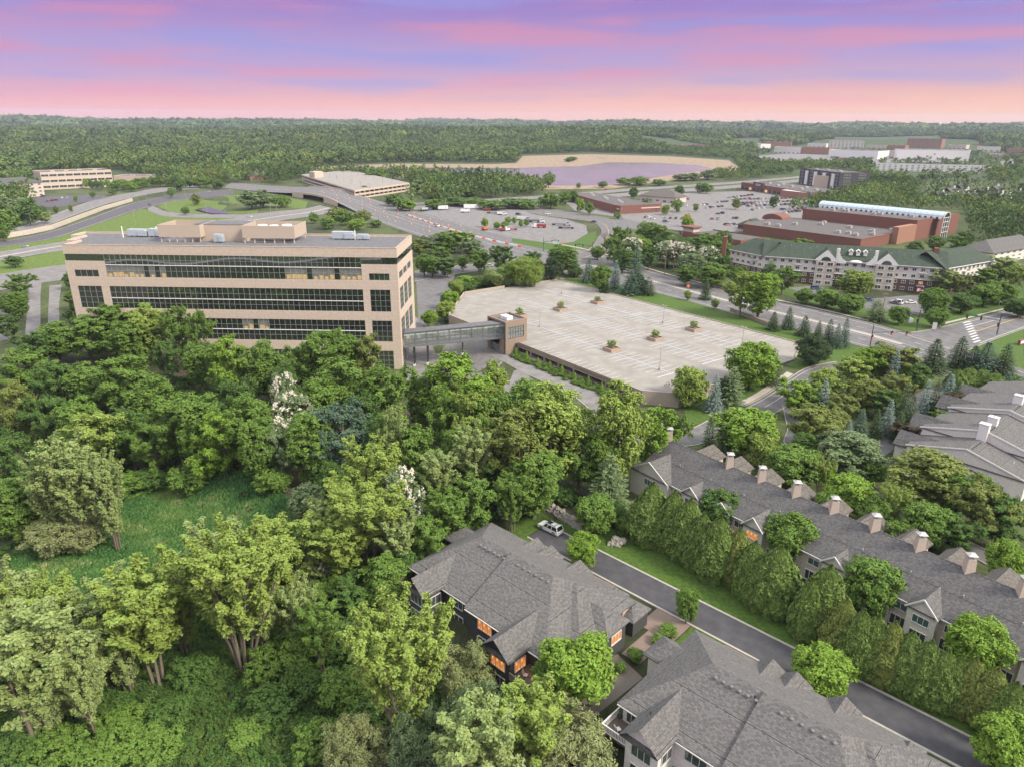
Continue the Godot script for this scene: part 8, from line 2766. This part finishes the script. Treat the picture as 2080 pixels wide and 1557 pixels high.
	var st := MB.new(); st.box(Vector3(bx * 0.75 + 8, 12.0, bz * 0.75), Vector3(14, 7.5, 12), frame_yaw(u)); part("stair_tower", st, M.beige_wall, f)
	for k in 16:
		var t := k / 15.0
		var lp := MB.new(); lp.box(Vector3(bx * t + width * (0.25 + 0.5 * (k % 2)), 11.2, bz * t), Vector3(0.3, 5.0, 0.3)); part("lamp", lp, M.pole, f)

func wee_houses() -> void:
	for k in 11:
		var px := 300.0 + 0.0
		var r := 880.0 + (k % 3) * 60.0
		var a := deg_to_rad(30.2 + 0.62 * k)
		if k > 9: break
		var p := Vector2(sin(a) * r, -cos(a) * r)
		var o := thing("house", "grey-roofed white house, %s from the left in the right edge cluster" % ordinal(k + 1), "house", Vector3(p.x, 3.5, p.y), 0.35 + 0.3 * sin(k * 3.0), "houses in the far right cluster")
		var w := MB.new(); w.span(Vector3(-7, -1, -6), Vector3(7, 5.2, 6)); part("wall", w, M.siding_white, o)
		var rf := MB.new(); rf.hip(-7, 7, -6, 6, 5.2, 9.4, 0.0, 0.0, 0.5); part("roof", rf, M.shingle_slate, o)
		var g := MB.new(); g.span(Vector3(-3, -1, 6), Vector3(3, 5.4, 8)); gable_end(g, -3, 3, 8.01, 5.4, 5.4, 8.2); part("gable", g, M.white, o)
		var gr := MB.new(); gable_z(gr, -3, 3, 0, 8.0, 5.5, 8.5, 0, 0, 0.4); part("roof", gr, M.shingle_slate, o)
		var c := MB.new(); c.span(Vector3(4, 6, -1), Vector3(5.4, 11.4, 0.4)); part("chimney", c, M.white, o)
		window(o, Vector3(0, 3.0, 8.06), 0, 2.4, 1.6, M.white, M.far_glass, 2, 1)
		px = 0.0

# ------------------------------------------------------------------ vehicles
var car_meshes := {}

func car_shape(key: String, L: float, W: float, H: float, hood: float, tail: float, wheel: float) -> void:
	# side outline from nose (+x) to tail (-x)
	var body := MB.new()
	var belt := H * 0.56
	var low := wheel * 0.75
	var prof := [[L / 2, low], [L / 2, belt * 0.82], [L / 2 - 0.12, belt * 0.92], [L / 2 - hood, belt], [-L / 2 + 0.1, belt], [-L / 2, belt * 0.85], [-L / 2, low]]
	var hw := W / 2
	for i in prof.size():
		var a: Array = prof[i]; var b: Array = prof[(i + 1) % prof.size()]
		body.quad(Vector3(a[0], a[1], -hw), Vector3(b[0], b[1], -hw), Vector3(b[0], b[1], hw), Vector3(a[0], a[1], hw))
	for s in [-1.0, 1.0]:
		for i in range(1, prof.size() - 1):
			var q := [Vector3(prof[0][0], prof[0][1], hw * s), Vector3(prof[i][0], prof[i][1], hw * s), Vector3(prof[i + 1][0], prof[i + 1][1], hw * s)]
			if s > 0: body.tri(q[0], q[1], q[2])
			else: body.tri(q[0], q[2], q[1])
	# roof slab and pillars
	var f0 := L / 2 - hood - 0.05; var f1 := f0 - (H - belt) * 0.95
	var r0 := -L / 2 + tail; var r1 := r0 + (H - belt) * (0.35 if tail < 0.3 else 0.9)
	var tw := hw * 0.78
	body.quad(Vector3(r1, H, tw), Vector3(f1, H, tw), Vector3(f1, H, -tw), Vector3(r1, H, -tw))
	var cab := MB.new()
	var bw := hw * 0.95
	var e := 0.012
	cab.quad(Vector3(r0, belt, bw), Vector3(f0, belt, bw), Vector3(f1, H - e, tw), Vector3(r1, H - e, tw))
	cab.quad(Vector3(f0, belt, -bw), Vector3(r0, belt, -bw), Vector3(r1, H - e, -tw), Vector3(f1, H - e, -tw))
	cab.quad(Vector3(f0, belt, bw), Vector3(f0, belt, -bw), Vector3(f1, H - e, -tw), Vector3(f1, H - e, tw))
	cab.quad(Vector3(r0, belt, -bw), Vector3(r0, belt, bw), Vector3(r1, H - e, tw), Vector3(r1, H - e, -tw))
	for s in [-1.0, 1.0]:
		for t in [0.0, 0.42, 0.74, 1.0]:
			body.beam(Vector3(lerpf(r0, f0, t), belt, bw * s * 1.003), Vector3(lerpf(r1, f1, t), H, tw * s * 1.003), 0.1, 0.1)
		body.beam(Vector3(r1, H - 0.03, tw * s), Vector3(f1, H - 0.03, tw * s), 0.08, 0.08)
	var wh := MB.new(); wh.tube(PackedVector3Array([Vector3(0, 0, -0.12), Vector3(0, 0, 0.12)]), PackedFloat32Array([wheel, wheel]), 12, true)
	for k in range(1, 11):
		pass
	var rim := MB.new(); rim.tube(PackedVector3Array([Vector3(0, 0, -0.13), Vector3(0, 0, 0.13)]), PackedFloat32Array([wheel * 0.6, wheel * 0.6]), 10, true)
	var lt := MB.new(); lt.box(Vector3.ZERO, Vector3(0.06, 0.2, 0.32))
	car_meshes[key] = {"body": body.mesh(), "cabin": cab.mesh(), "wheel": wh.mesh(), "rim": rim.mesh(), "lamp": lt.mesh(), "l": L, "w": W, "h": H, "r": wheel, "belt": belt}

func car(at: Vector3, yaw: float, key: String, paint: String, label: String, group := "", called := "parked_car", cat := "car") -> Node3D:
	var d: Dictionary = car_meshes[key]
	var o := thing(called, label, cat, at, yaw, group)
	part_mesh("body", d.body, M["paint_" + paint], o)
	part_mesh("windows", d.cabin, M.car_glass, o)
	for x in [d.l * 0.31, -d.l * 0.3]:
		for z in [d.w / 2 - 0.1, -d.w / 2 + 0.1]:
			var w := part_mesh("wheel", d.wheel, M.rubber, o)
			w.position = Vector3(x, d.r, z)
			if z < 0.0: w.rotation.y = PI
			part_mesh("rim", d.rim, M.lamp_grey, w)
	for z in [d.w * 0.36, -d.w * 0.36]:
		part_mesh("tail_lamp", d.lamp, M.red, o).position = Vector3(-d.l / 2 - 0.01, d.belt * 0.8, z)
		part_mesh("headlamp", d.lamp, M.white, o).position = Vector3(d.l / 2 + 0.005, d.belt * 0.74, z)
	return o

func make_cars() -> void:
	for q in [["white", 0.78, 0.78, 0.78], ["silver", 0.45, 0.46, 0.48], ["grey", 0.14, 0.145, 0.155], ["black", 0.018, 0.018, 0.02], ["blue", 0.06, 0.1, 0.2], ["red", 0.32, 0.03, 0.025], ["orange", 0.6, 0.16, 0.04]]:
		var m := mat("paint_" + q[0], Color(q[1], q[2], q[3]), 0.35, 0.0)
		m.clearcoat_enabled = true
		m.clearcoat = 0.8
		m.clearcoat_roughness = 0.08
	mat("car_glass", Color(0.025, 0.03, 0.035), 0.06)
	car_shape("sedan", 4.7, 1.85, 1.45, 1.25, 0.75, 0.33)
	car_shape("suv", 4.9, 1.95, 1.8, 1.2, 0.12, 0.37)
	car_shape("big", 5.3, 2.06, 1.92, 1.35, 0.1, 0.41)
	var seen_ := {}
	for i in CARS.size():
		var c: Array = CARS[i]
		var k := "suv" if i % 3 == 1 else "sedan"
		var kind := "SUV" if k == "suv" else "sedan"
		var where := "in the shopping centre car park" if c[5] == 0 else "out on the far roads and lots"
		var id := "%s %s %s" % [c[4], kind, where]
		seen_[id] = seen_.get(id, 0) + 1
		car(Vector3(c[0], c[2], c[1]), c[3], k, c[4], "%s %s, %s such from the left %s" % [c[4], kind, ordinal(seen_[id]), where], "cars in the shopping car park" if c[5] == 0 else "cars on the roads")
	# the white sport-utility at the end of the driveway
	var p := HOUSE_O + HOUSE_U * -12.75 + HOUSE_V * -0.75
	var s := car(Vector3(p.x, 0.06, p.y), frame_yaw(HOUSE_U) + PI, "big", "white", "large white SUV parked at the end of the private driveway", "", "parked_suv", "car")
	var rack := MB.new()
	for z in [-0.7, 0.7]: rack.span(Vector3(-2.0, 1.95, z - 0.04), Vector3(0.7, 2.02, z + 0.04))
	for x in [-1.5, -0.5, 0.3]: rack.span(Vector3(x - 0.04, 1.96, -0.7), Vector3(x + 0.04, 2.01, 0.7))
	part("roof_rack", rack, M.dark_metal, s)
	var sr := MB.new(); sr.span(Vector3(-0.35, 1.925, -0.5), Vector3(0.55, 1.94, 0.5)); part("sunroof", sr, M.car_glass, s)
	car(Vector3(84.0, 0.15, -113.5), frame_yaw(Vector2(0.7, 0.71)), "suv", "black", "black SUV parked under trees behind the long townhouse row", "", "parked_suv", "car")

func trailer(at: Vector3, yaw: float, label: String, L: float, H: float, paint: String, cab_paint := "", group := "staging lot trucks") -> void:
	var o := thing("truck" if cab_paint else "trailer", label, "truck" if cab_paint else "trailer", at, yaw, group)
	var b := MB.new()
	if H > 1.0: b.span(Vector3(-L / 2, 1.1, -1.25), Vector3(L / 2, 1.1 + H, 1.25))
	else: b.span(Vector3(-L / 2, 0.95, -1.2), Vector3(L / 2, 0.95 + maxf(H, 0.25), 1.2))
	part("box" if H > 1.0 else "flatbed", b, M["paint_" + paint], o)
	for x in [-L / 2 + 1.0, -L / 2 + 2.2, L / 2 - 1.2]:
		for z in [-1.05, 1.05]:
			var w := MB.new(); w.tube(PackedVector3Array([Vector3(x, 0.5, z - 0.15), Vector3(x, 0.5, z + 0.15)]), PackedFloat32Array([0.5, 0.5]), 10, true); part("wheel", w, M.rubber, o)
	if cab_paint:
		var c := MB.new(); c.span(Vector3(L / 2 + 0.3, 0.7, -1.2), Vector3(L / 2 + 2.2, 3.1, 1.2)); c.span(Vector3(L / 2 + 2.2, 0.7, -1.0), Vector3(L / 2 + 3.8, 1.9, 1.0)); part("cab", c, M["paint_" + cab_paint], o)
		var g := MB.new(); g.span(Vector3(L / 2 + 2.21, 2.0, -1.05), Vector3(L / 2 + 2.26, 2.9, 1.05)); g.span(Vector3(L / 2 + 1.0, 2.0, 1.21), Vector3(L / 2 + 2.0, 2.8, 1.24)); part("windscreen", g, M.car_glass, o)
		for z in [-1.05, 1.05]:
			var w := MB.new(); w.tube(PackedVector3Array([Vector3(L / 2 + 2.9, 0.5, z - 0.15), Vector3(L / 2 + 2.9, 0.5, z + 0.15)]), PackedFloat32Array([0.5, 0.5]), 10, true); part("wheel", w, M.rubber, o)

func staging() -> void:
	var q: Array = SPOTS["staging"]
	trailer(q[0], 0.5, "blue-grey work truck at the left end of the staging lot", 6.0, 1.6, "silver", "blue")
	trailer(q[1], 0.2, "flatbed stacked with red pipes in the staging lot", 14.0, 1.4, "red", "grey")
	trailer(q[2], 0.1, "short white box trailer at the back of the staging lot", 9.0, 3.0, "white")
	trailer(q[3], 0.05, "long white semi-trailer with white tractor in the staging lot", 16.0, 3.2, "white", "white")
	trailer(q[4], 0.0, "white dump trailer in front of the long semi-trailer", 8.0, 2.0, "white")
	trailer(q[5], 0.0, "orange roll-off container in the staging lot", 7.0, 1.3, "orange")
	trailer(q[6], -0.1, "small white van at the middle of the staging lot", 4.5, 1.6, "white", "white")
	trailer(q[7], -0.3, "empty dark flatbed trailer in the middle of the lot", 10.0, 0.3, "grey")
	trailer(q[8], -0.4, "white crane truck beside the island of small trees", 8.0, 1.8, "white", "silver")
	trailer(q[9], -0.3, "flatbed with dark load behind the white crane truck", 9.0, 1.2, "grey", "white")
	trailer(q[10], 3.0, "red and white dump truck facing the lot centre", 7.0, 1.7, "red", "white")
	trailer(q[11], 0.3, "low red trailer near the orange fence", 8.0, 0.4, "red")
	trailer(q[12], -0.2, "green-grey lowboy truck at the right end of the lot", 11.0, 0.6, "grey", "silver")
	trailer(q[13], -0.3, "long flat gooseneck trailer with dark machine load", 12.0, 0.5, "black")
	trailer(q[15], 0.9, "orange excavator trailer beside the construction fence", 5.0, 1.4, "orange")
	trailer(q[16], 0.4, "small white pickup with brown container", 4.0, 1.1, "red", "white")
	# concrete barrier and drums along the closed lane
	var b: Array = SPOTS["barrier"]
	var o := thing("concrete_barrier", "long white concrete barrier line along the closed boulevard lane", "barrier", Vector3.ZERO)
	for i in b.size() - 1:
		var n := int(b[i].distance_to(b[i + 1]) / 4.2)
		for k in n:
			var p: Vector3 = b[i].lerp(b[i + 1], (k + 0.08) / n); var r: Vector3 = b[i].lerp(b[i + 1], (k + 0.92) / n)
			var mb := MB.new(); mb.beam(p + Vector3(0, 0.25, 0), r + Vector3(0, 0.25, 0), 0.8, 0.5); mb.beam(p + Vector3(0, 0.75, 0), r + Vector3(0, 0.75, 0), 0.36, 0.6); part("barrier_segment", mb, M.white if k % 3 else M.orange, o)
	var body := MB.new(); body.cyl(Vector3.ZERO, 0.42, 0.34, 1.3, 9)
	var band := MB.new(); band.cyl(Vector3(0, 0.4, 0), 0.405, 0.385, 0.2, 9); band.cyl(Vector3(0, 0.8, 0), 0.385, 0.365, 0.2, 9)
	var bm := body.mesh(); var nm := band.mesh()
	for k in 42:
		var t := k / 41.0
		var f := fmod(k * 0.618, 1.0)
		var d: Array = lanes["boulevard_road"]
		var i := int(lerpf(16, 40, t))
		var p: Vector2 = (d[0][i] as Vector2).lerp(d[1][i], 0.1 + 0.75 * f)
		var h := height_at(p.x, p.y) + road_lift(i) + 0.06
		var dr := thing("traffic_drum", "orange and white traffic drum, %s along the boulevard works" % ordinal(k + 1), "drum", Vector3(p.x, h, p.y), 0.0, "traffic drums along the works")
		part_mesh("body", bm, M.orange, dr)
		part_mesh("band", nm, M.white, dr)

# the boulevard rises over the highway here
func road_lift(i: int) -> float:
	return 5.6 * exp(-pow((i - 16.5) / 6.5, 2.0))

func overpass() -> void:
	var d: Array = lanes["boulevard_road"]
	var o := thing("overpass", "beige concrete overpass carrying the boulevard over the highway", "bridge", Vector3.ZERO)
	for s in 2:
		for i in range(12, 21):
			var a: Vector2 = d[s][i]; var b: Vector2 = d[s][i + 1]
			var ya := height_at(a.x, a.y) + road_lift(i); var yb := height_at(b.x, b.y) + road_lift(i + 1)
			var mb := MB.new(); mb.beam(Vector3(a.x, ya + 0.25, a.y), Vector3(b.x, yb + 0.25, b.y), 0.6, 2.0); part("parapet", mb, M.beige_wall, o)
			if i in [12, 13, 18, 19, 20]:
				mb = MB.new(); mb.beam(Vector3(a.x, ya / 2.0 - 0.3, a.y), Vector3(b.x, yb / 2.0 - 0.3, b.y), 0.5, maxf(ya, yb) + 1.5); part("abutment_wall", mb, M.beige_wall, o)

# ------------------------------------------------------------------ street furniture
func pole_lamps() -> void:
	var k := 0
	var kw := 0
	for q in POLES:
		if q[0] == "street": k += 1
		else: kw += 1
		if q[0] == "street":
			lamp_post(Vector3(q[1], q[3], q[2]), 0.4, q[4], 1, "grey street lamp post, %s from the left across the far roads" % ordinal(k), false, "far street lamps")
		else:
			var o := thing("utility_pole", "wooden utility pole, %s of six from the left" % ordinal(kw), "pole", Vector3(q[1], q[3], q[2]), 0.4, "utility poles")
			var p := MB.new(); p.tube(PackedVector3Array([Vector3(0, -0.5, 0), Vector3(0, q[4], 0)]), PackedFloat32Array([0.2, 0.13]), 7, true); part("pole", p, M.wood_pole, o)
			var a := MB.new(); a.box(Vector3(0, q[4] - 1.0, 0), Vector3(2.6, 0.16, 0.14)); a.box(Vector3(0, q[4] - 2.2, 0.1), Vector3(1.8, 0.14, 0.12)); part("crossarm", a, M.wood_pole, o)
			for x in [-1.2, -0.5, 0.5, 1.2]:
				var ins := MB.new(); ins.cyl(Vector3(x, q[4] - 0.92, 0), 0.06, 0.05, 0.25, 6); part("insulator", ins, M.lamp_grey, o)

func signal_mast(at: Vector3, yaw: float, reach: float, label: String, lit: Material, sign: String) -> void:
	var o := thing("traffic_signal", label, "traffic signal", at, yaw, "traffic signals")
	var p := MB.new(); p.tube(PackedVector3Array([Vector3(0, 0, 0), Vector3(0, 8.2, 0)]), PackedFloat32Array([0.2, 0.14]), 8, true); part("pole", p, M.dark_metal, o)
	var a := MB.new(); a.tube(PackedVector3Array([Vector3(0, 5.6, 0), Vector3(reach, 6.2, 0)]), PackedFloat32Array([0.14, 0.08]), 7, true); part("mast_arm", a, M.dark_metal, o)
	for x in [0.3, reach * 0.55, reach * 0.97]:
		var h := MB.new(); h.box(Vector3(x, 5.5 + (0.1 if x > 1.0 else -1.6), 0.0), Vector3(0.45, 1.25, 0.3)); h.box(Vector3(x, 5.5 + (0.1 if x > 1.0 else -1.6), -0.17), Vector3(0.7, 1.5, 0.03))
		var hd := part("signal_head", h, M.dark_metal, o)
		var l := MB.new(); l.tube(PackedVector3Array([Vector3(x, 5.2 + (0.1 if x > 1.0 else -1.6), 0.15), Vector3(x, 5.2 + (0.1 if x > 1.0 else -1.6), 0.2)]), PackedFloat32Array([0.15, 0.15]), 10, true); part("signal_light", l, lit, hd)
	if sign:
		var s := MB.new(); s.box(Vector3(reach * 0.75, 6.3, 0.1), Vector3(1.9, 0.7, 0.06)); part("street_sign", s, M[sign], o)

func street_things() -> void:
	var q: Array = SPOTS["signals"]
	signal_mast(q[0], 0.3, 10.0, "black traffic signal with green signs at the staging lot corner", M.signal_green, "green_sign")
	signal_mast(q[1], 2.7, 11.0, "black traffic signal arm before the bare tree", M.signal_red, "green_sign")
	signal_mast(q[2], -0.1, 12.0, "black traffic signal arm reaching over the boulevard at the near corner", M.signal_red, "")
	signal_mast(q[3], 2.2, 7.0, "traffic signal beside the flagpole corner", M.signal_green, "")
	signal_mast(q[4], 2.6, 11.0, "traffic signal with teal sign over the cross street", M.signal_green, "green_sign")
	# flag
	var f: Vector3 = SPOTS["flag"][0]
	var o := thing("flagpole", "white flagpole with red and white flag before the green-roofed apartments", "flagpole", f)
	var p := MB.new(); p.tube(PackedVector3Array([Vector3.ZERO, Vector3(0, 12, 0)]), PackedFloat32Array([0.09, 0.06]), 7, true); part("pole", p, M.white, o)
	for k in 7:
		var s := MB.new()
		for j in 8:
			var x0 := -0.08 - 0.3 * j; var x1 := x0 - 0.3
			var y := 11.6 - 0.21 * k
			s.quad(Vector3(x1, y - 0.21 - 0.05 * j, sin(j + 1.0) * 0.12), Vector3(x0, y - 0.21 - 0.05 * (j - 1), sin(float(j)) * 0.12), Vector3(x0, y - 0.05 * (j - 1), sin(float(j)) * 0.12), Vector3(x1, y - 0.05 * j, sin(j + 1.0) * 0.12))
		part("stripe", s, M.red if k % 2 == 0 else M.white, o)
	var cn := MB.new(); cn.box(Vector3(-0.55, 11.2, 0.06), Vector3(0.95, 0.8, 0.3)); part("canton", cn, M.sign_navy, o)
	# monument signs and cabinet
	var m: Array = SPOTS["monument"]
	var c := thing("signal_cabinet", "pale blue-grey signal cabinet on the corner lawn", "cabinet", m[0], 0.3)
	var b := MB.new(); b.span(Vector3(-0.9, 0, -0.5), Vector3(0.5, 2.0, 0.5)); part("body", b, M.galvanised, c)
	b = MB.new(); b.span(Vector3(0.52, 0, -0.5), Vector3(1.4, 1.5, 0.5)); part("side_box", b, M.galvanised, c)
	c = thing("post_sign", "tilted white board sign on the corner lawn", "sign", m[1], -0.5)
	b = MB.new(); b.box(Vector3(0, 1.9, 0), Vector3(1.5, 2.6, 0.12)); part("board", b, M.white, c)
	for x in [-0.6, 0.6]:
		b = MB.new(); b.box(Vector3(x, 0.7, -0.08), Vector3(0.12, 1.6, 0.1)); part("post", b, M.pole, c)
	c = thing("monument_sign", "low brick monument sign at the right edge lawn", "sign", m[2], 0.5)
	b = MB.new(); b.span(Vector3(-2.0, 0, -0.4), Vector3(2.0, 1.9, 0.4)); part("base", b, M.brick, c)
	b = MB.new(); b.span(Vector3(-1.6, 0.6, 0.41), Vector3(1.6, 1.6, 0.47)); part("panel", b, M.white, c)
	# orange diamond work signs on the boulevard
	var d: Array = lanes["boulevard_road"]
	var places := [[50, 0.03, "beside the wooden utility pole"], [58, 0.04, "nearest to the crossing"], [56, 0.5, "on the boulevard median"], [47, 0.04, "beside the far spruces"]]
	for s in places:
		var i: int = s[0]
		var pp: Vector2 = (d[0][i] as Vector2).lerp(d[1][i], s[1])
		o = thing("work_sign", "orange diamond road work sign %s" % s[2], "sign", at_ground(pp, 0.05), 0.0, "orange work signs")
		b = MB.new(); b.x = Transform3D(Basis(Vector3.BACK, PI / 4.0), Vector3(0, 2.2, 0)); b.box(Vector3.ZERO, Vector3(1.25, 1.25, 0.05)); part("board", b, M.orange, o)
		b = MB.new(); b.box(Vector3(0, 0.8, -0.06), Vector3(0.1, 1.7, 0.06)); b.box(Vector3(0, 0.05, -0.06), Vector3(1.2, 0.1, 0.5)); part("stand", b, M.pole, o)
	# retaining wall between lawn and boulevard
	var rw: Array = SPOTS["retwall"]
	o = thing("retaining_wall", "low brown block retaining wall below the boulevard by twin trees", "wall", Vector3.ZERO)
	for i in 2:
		for row in 4:
			for k in 9:
				var a: Vector3 = rw[i].lerp(rw[i + 1], k / 9.0); var e: Vector3 = rw[i].lerp(rw[i + 1], (k + 0.96) / 9.0)
				b = MB.new(); b.beam(a + Vector3(0, 0.05 + 0.42 * row, -0.05 * row), e + Vector3(0, 0.05 + 0.42 * row, -0.05 * row), 0.5, 0.4); part("block", b, M.ramp_wall, o)
	# sloping concrete wall of the interchange
	var w: Array = SPOTS["wall"]
	o = thing("retaining_wall", "long pale concrete retaining wall between the two highway ramps", "wall", Vector3.ZERO)
	for i in w.size() - 1:
		var n := 6
		for k in n:
			var a: Vector3 = w[i].lerp(w[i + 1], float(k) / n); var e: Vector3 = w[i].lerp(w[i + 1], (k + 0.985) / n)
			b = MB.new(); b.beam(a + Vector3(0, 1.2, 0), e + Vector3(0, 1.2, 0), 0.6, 4.2); part("wall_panel", b, M.ramp_wall_light, o)
	# boulders above the driveway end
	var rk: Array = SPOTS["rocks"]
	o = thing("boulder_wall", "dry-laid boulder wall behind the white SUV", "wall", Vector3.ZERO)
	var meshes: Array = []
	for v in 5:
		meshes.append(rock(v + 3).mesh())
	var r := RandomNumberGenerator.new()
	r.seed = 12
	for i in rk.size() - 1:
		if i == 3: continue
		var n := 9 if i < 3 else 5
		for k in n:
			for row in 3:
				var pt: Vector3 = rk[i].lerp(rk[i + 1], (k + 0.5 * row) / n)
				var s := part_mesh("boulder", meshes[r.randi() % 5], M.stone, o)
				s.position = pt + Vector3(r.randf_range(-0.1, 0.1) + 0.25 * row, 0.12 + 0.42 * row, -0.35 * row)
				s.rotation = Vector3(r.randf() * 6, r.randf() * 6, r.randf() * 6)
				s.scale = Vector3.ONE * r.randf_range(0.4, 0.72)

func rock(seed_: int) -> MB:
	var mb := MB.new()
	var r := RandomNumberGenerator.new()
	r.seed = seed_
	var pts: Array = []
	for i in 5:
		var row: Array = []
		for k in 7:
			var e := lerpf(-PI / 2, PI / 2, i / 4.0); var a := TAU * k / 7.0
			row.append(Vector3(cos(a) * cos(e) * 1.2, sin(e) * 0.8, sin(a) * cos(e)) * r.randf_range(0.8, 1.15))
		pts.append(row)
	for i in 4:
		for k in 7:
			mb.quad(pts[i][(k + 1) % 7], pts[i][k], pts[i + 1][k], pts[i + 1][(k + 1) % 7])
	return mb

func mid_trees() -> void:
	for i in MID_TREES.size():
		var d: Array = MID_TREES[i]
		plant("mid" if d[5] != "conifer" else "mid_conifer", i, Vector3(d[0], d[2], d[1]), d[3], d[4], d[5], i * 1.7, "%s tree beyond the office and deck, %s from the left" % [TINT_WORD[d[5]], ordinal(i + 1)], "trees along the far roads")

func make_markings() -> void:
	for q in [[0.07, 0.25, 0.0, 0.0], [0.93, 0.25, 0.0, 0.0], [0.27, 0.22, 3.0, 9.0], [0.73, 0.22, 3.0, 9.0], [0.44, 0.2, 0.0, 0.0], [0.57, 0.2, 0.0, 0.0]]:
		lane_line("boulevard_road", q[0], q[1], q[2], q[3], M.white_paint, "lane_marking")
	lane_line("boulevard_road", 0.505, 2.2, 0, 0, M.concrete, "median_strip", 0.72, 0.93, 0.1)
	for f in [0.06, 0.5, 0.94]:
		lane_line("cross_street", f, 0.22 if f != 0.5 else 0.3, 0, 0, M.white_paint if f != 0.5 else M.yellow_paint, "lane_marking", 0.25)
	lane_line("cross_street", 0.28, 0.2, 0, 0, M.white_paint, "lane_marking", 0.25, 0.7)
	for r in ["highway_eastbound", "highway_westbound", "main_highway", "upper_ramp_road", "lower_ramp_road", "far_highway"]:
		lane_line(r, 0.06, 0.35, 0, 0, M.white_paint, "lane_marking", 0.0, 1.0, 0.05)
		lane_line(r, 0.94, 0.35, 0, 0, M.white_paint, "lane_marking", 0.0, 1.0, 0.05)
		if r == "main_highway": lane_line(r, 0.5, 3.0, 0, 0, M.concrete, "highway_median", 0.0, 1.0, 0.06)
	lane_line("office_street", 0.5, 0.16, 0, 0, M.white_paint, "lane_marking", 0.55, 0.9)
	lane_line("office_street", 0.12, 0.16, 0, 0, M.white_paint, "lane_marking", 0.5, 0.92)
	lane_line("ring_road", 0.5, 0.25, 0, 0, M.yellow_paint, "lane_marking")
	lane_line("townhouse_street", 0.5, 0.14, 0, 0, M.white_paint, "lane_marking", 0.0, 0.25)
	for r in ["driveway_road", "drive_beside_deck", "office_street", "boulevard_road", "cross_street", "townhouse_street", "ring_road", "frontage_road"]:
		var w := 0.4 if r == "driveway_road" else 0.3
		kerb(r, 0, "kerb", 0.0 if r != "boulevard_road" else 0.42, 1.0, w)
		kerb(r, 1, "kerb", 0.0 if r != "boulevard_road" else 0.42, 1.0, w)
	# footpaths
	walk("office_street", 0, "footpath", 0.36, 0.8, 0.6, 2.6)
	walk("boulevard_road", 0, "footpath", 0.66, 0.92, 2.5, 2.2)
	walk("cross_street", 0, "footpath", 0.14, 1.0, 3.0, 2.4)
	walk("drive_beside_deck", 0, "footpath", 0.35, 0.95, 0.3, 2.8)
	# crosswalk bars at the crossing
	var d: Array = lanes["boulevard_road"]
	var c: Array = lanes["cross_street"]
	for k in 8:
		var p: Vector2 = (d[0][58] as Vector2).lerp(d[1][58], 0.06 + 0.055 * k)
		var p2: Vector2 = (d[0][59] as Vector2).lerp(d[1][59], 0.06 + 0.055 * k)
		var mb := MB.new(); mb.beam(at_ground(p, 0.09), at_ground(p.lerp(p2, 0.9), 0.09), 0.7, 0.01); structure("crosswalk_bar", mb, M.white_paint)
	for k in 9:
		var p: Vector2 = (c[0][16] as Vector2).lerp(c[1][16], 0.05 + 0.1 * k)
		var p2: Vector2 = (c[0][19] as Vector2).lerp(c[1][19], 0.05 + 0.1 * k)
		var mb := MB.new(); mb.beam(at_ground(p, 0.1), at_ground(p.lerp(p2, 0.9), 0.1), 0.8, 0.01); structure("crosswalk_bar", mb, M.white_paint)
	# paved forecourt between the two near houses
	for q in [[16.5, 23.0, -12.4, -6.6], [18.6, 22.0, -20.0, -12.45], [29.2, 38.0, -12.6, -6.8], [-8.0, 8.0, -12.4, -6.6]]:
		var poly := PackedVector2Array()
		for e in [[q[0], q[2]], [q[1], q[2]], [q[1], q[3]], [q[0], q[3]]]:
			poly.append(HOUSE_O + HOUSE_U * e[0] + HOUSE_V * e[1])
		structure("forecourt", sheet(poly, 0.07, 8.0), M.paver)
	var bed := PackedVector2Array()
	for e in [[15.5, -38.0], [23.0, -37.0], [24.0, -22.0], [18.2, -20.5], [16.2, -28.0]]:
		bed.append(HOUSE_O + HOUSE_U * e[0] + HOUSE_V * e[1])
	structure("gravel_bed", sheet(bed, 0.05, 3.0), M.gravel)

func walk(road: String, side: int, called: String, from: float, to: float, gap: float, w: float) -> void:
	var d: Array = lanes[road]
	var mb := MB.new()
	for i in 69:
		if i / 69.0 < from or (i + 1) / 69.0 > to: continue
		var a: Vector2 = d[side][i]; var b: Vector2 = d[side][i + 1]
		var na: Vector2 = (a - d[1 - side][i]).normalized(); var nb: Vector2 = (b - d[1 - side][i + 1]).normalized()
		mb.quad(at_ground(a + na * gap, d[2] + 0.1), at_ground(a + na * (gap + w), d[2] + 0.1), at_ground(b + nb * (gap + w), d[2] + 0.1), at_ground(b + nb * gap, d[2] + 0.1))
	structure(called, mb, M.concrete)

func _ready() -> void:
	rng.seed = 42
	make_view()
	make_materials()
	make_ground()
	make_plants()
	make_markings()
	office()
	parking_deck()
	skyway()
	near_house(0.0, M.siding_dark, "dark grey house with shingled hip roofs, lit windows and corner balcony", true)
	near_house(44.7, M.siding_white, "white-walled house with shingled hip roofs at the bottom edge", false)
	balcony_things()
	long_row()
	stepped_row()
	green_apartments()
	mall()
	shops()
	for d in FAR_BUILDINGS: block(d)
	wee_houses()
	overpass()
	deck_furniture()
	make_cars()
	staging()
	pole_lamps()
	street_things()
	mid_trees()
	make_trees()
	make_ground_cover()
	make_far_woods()
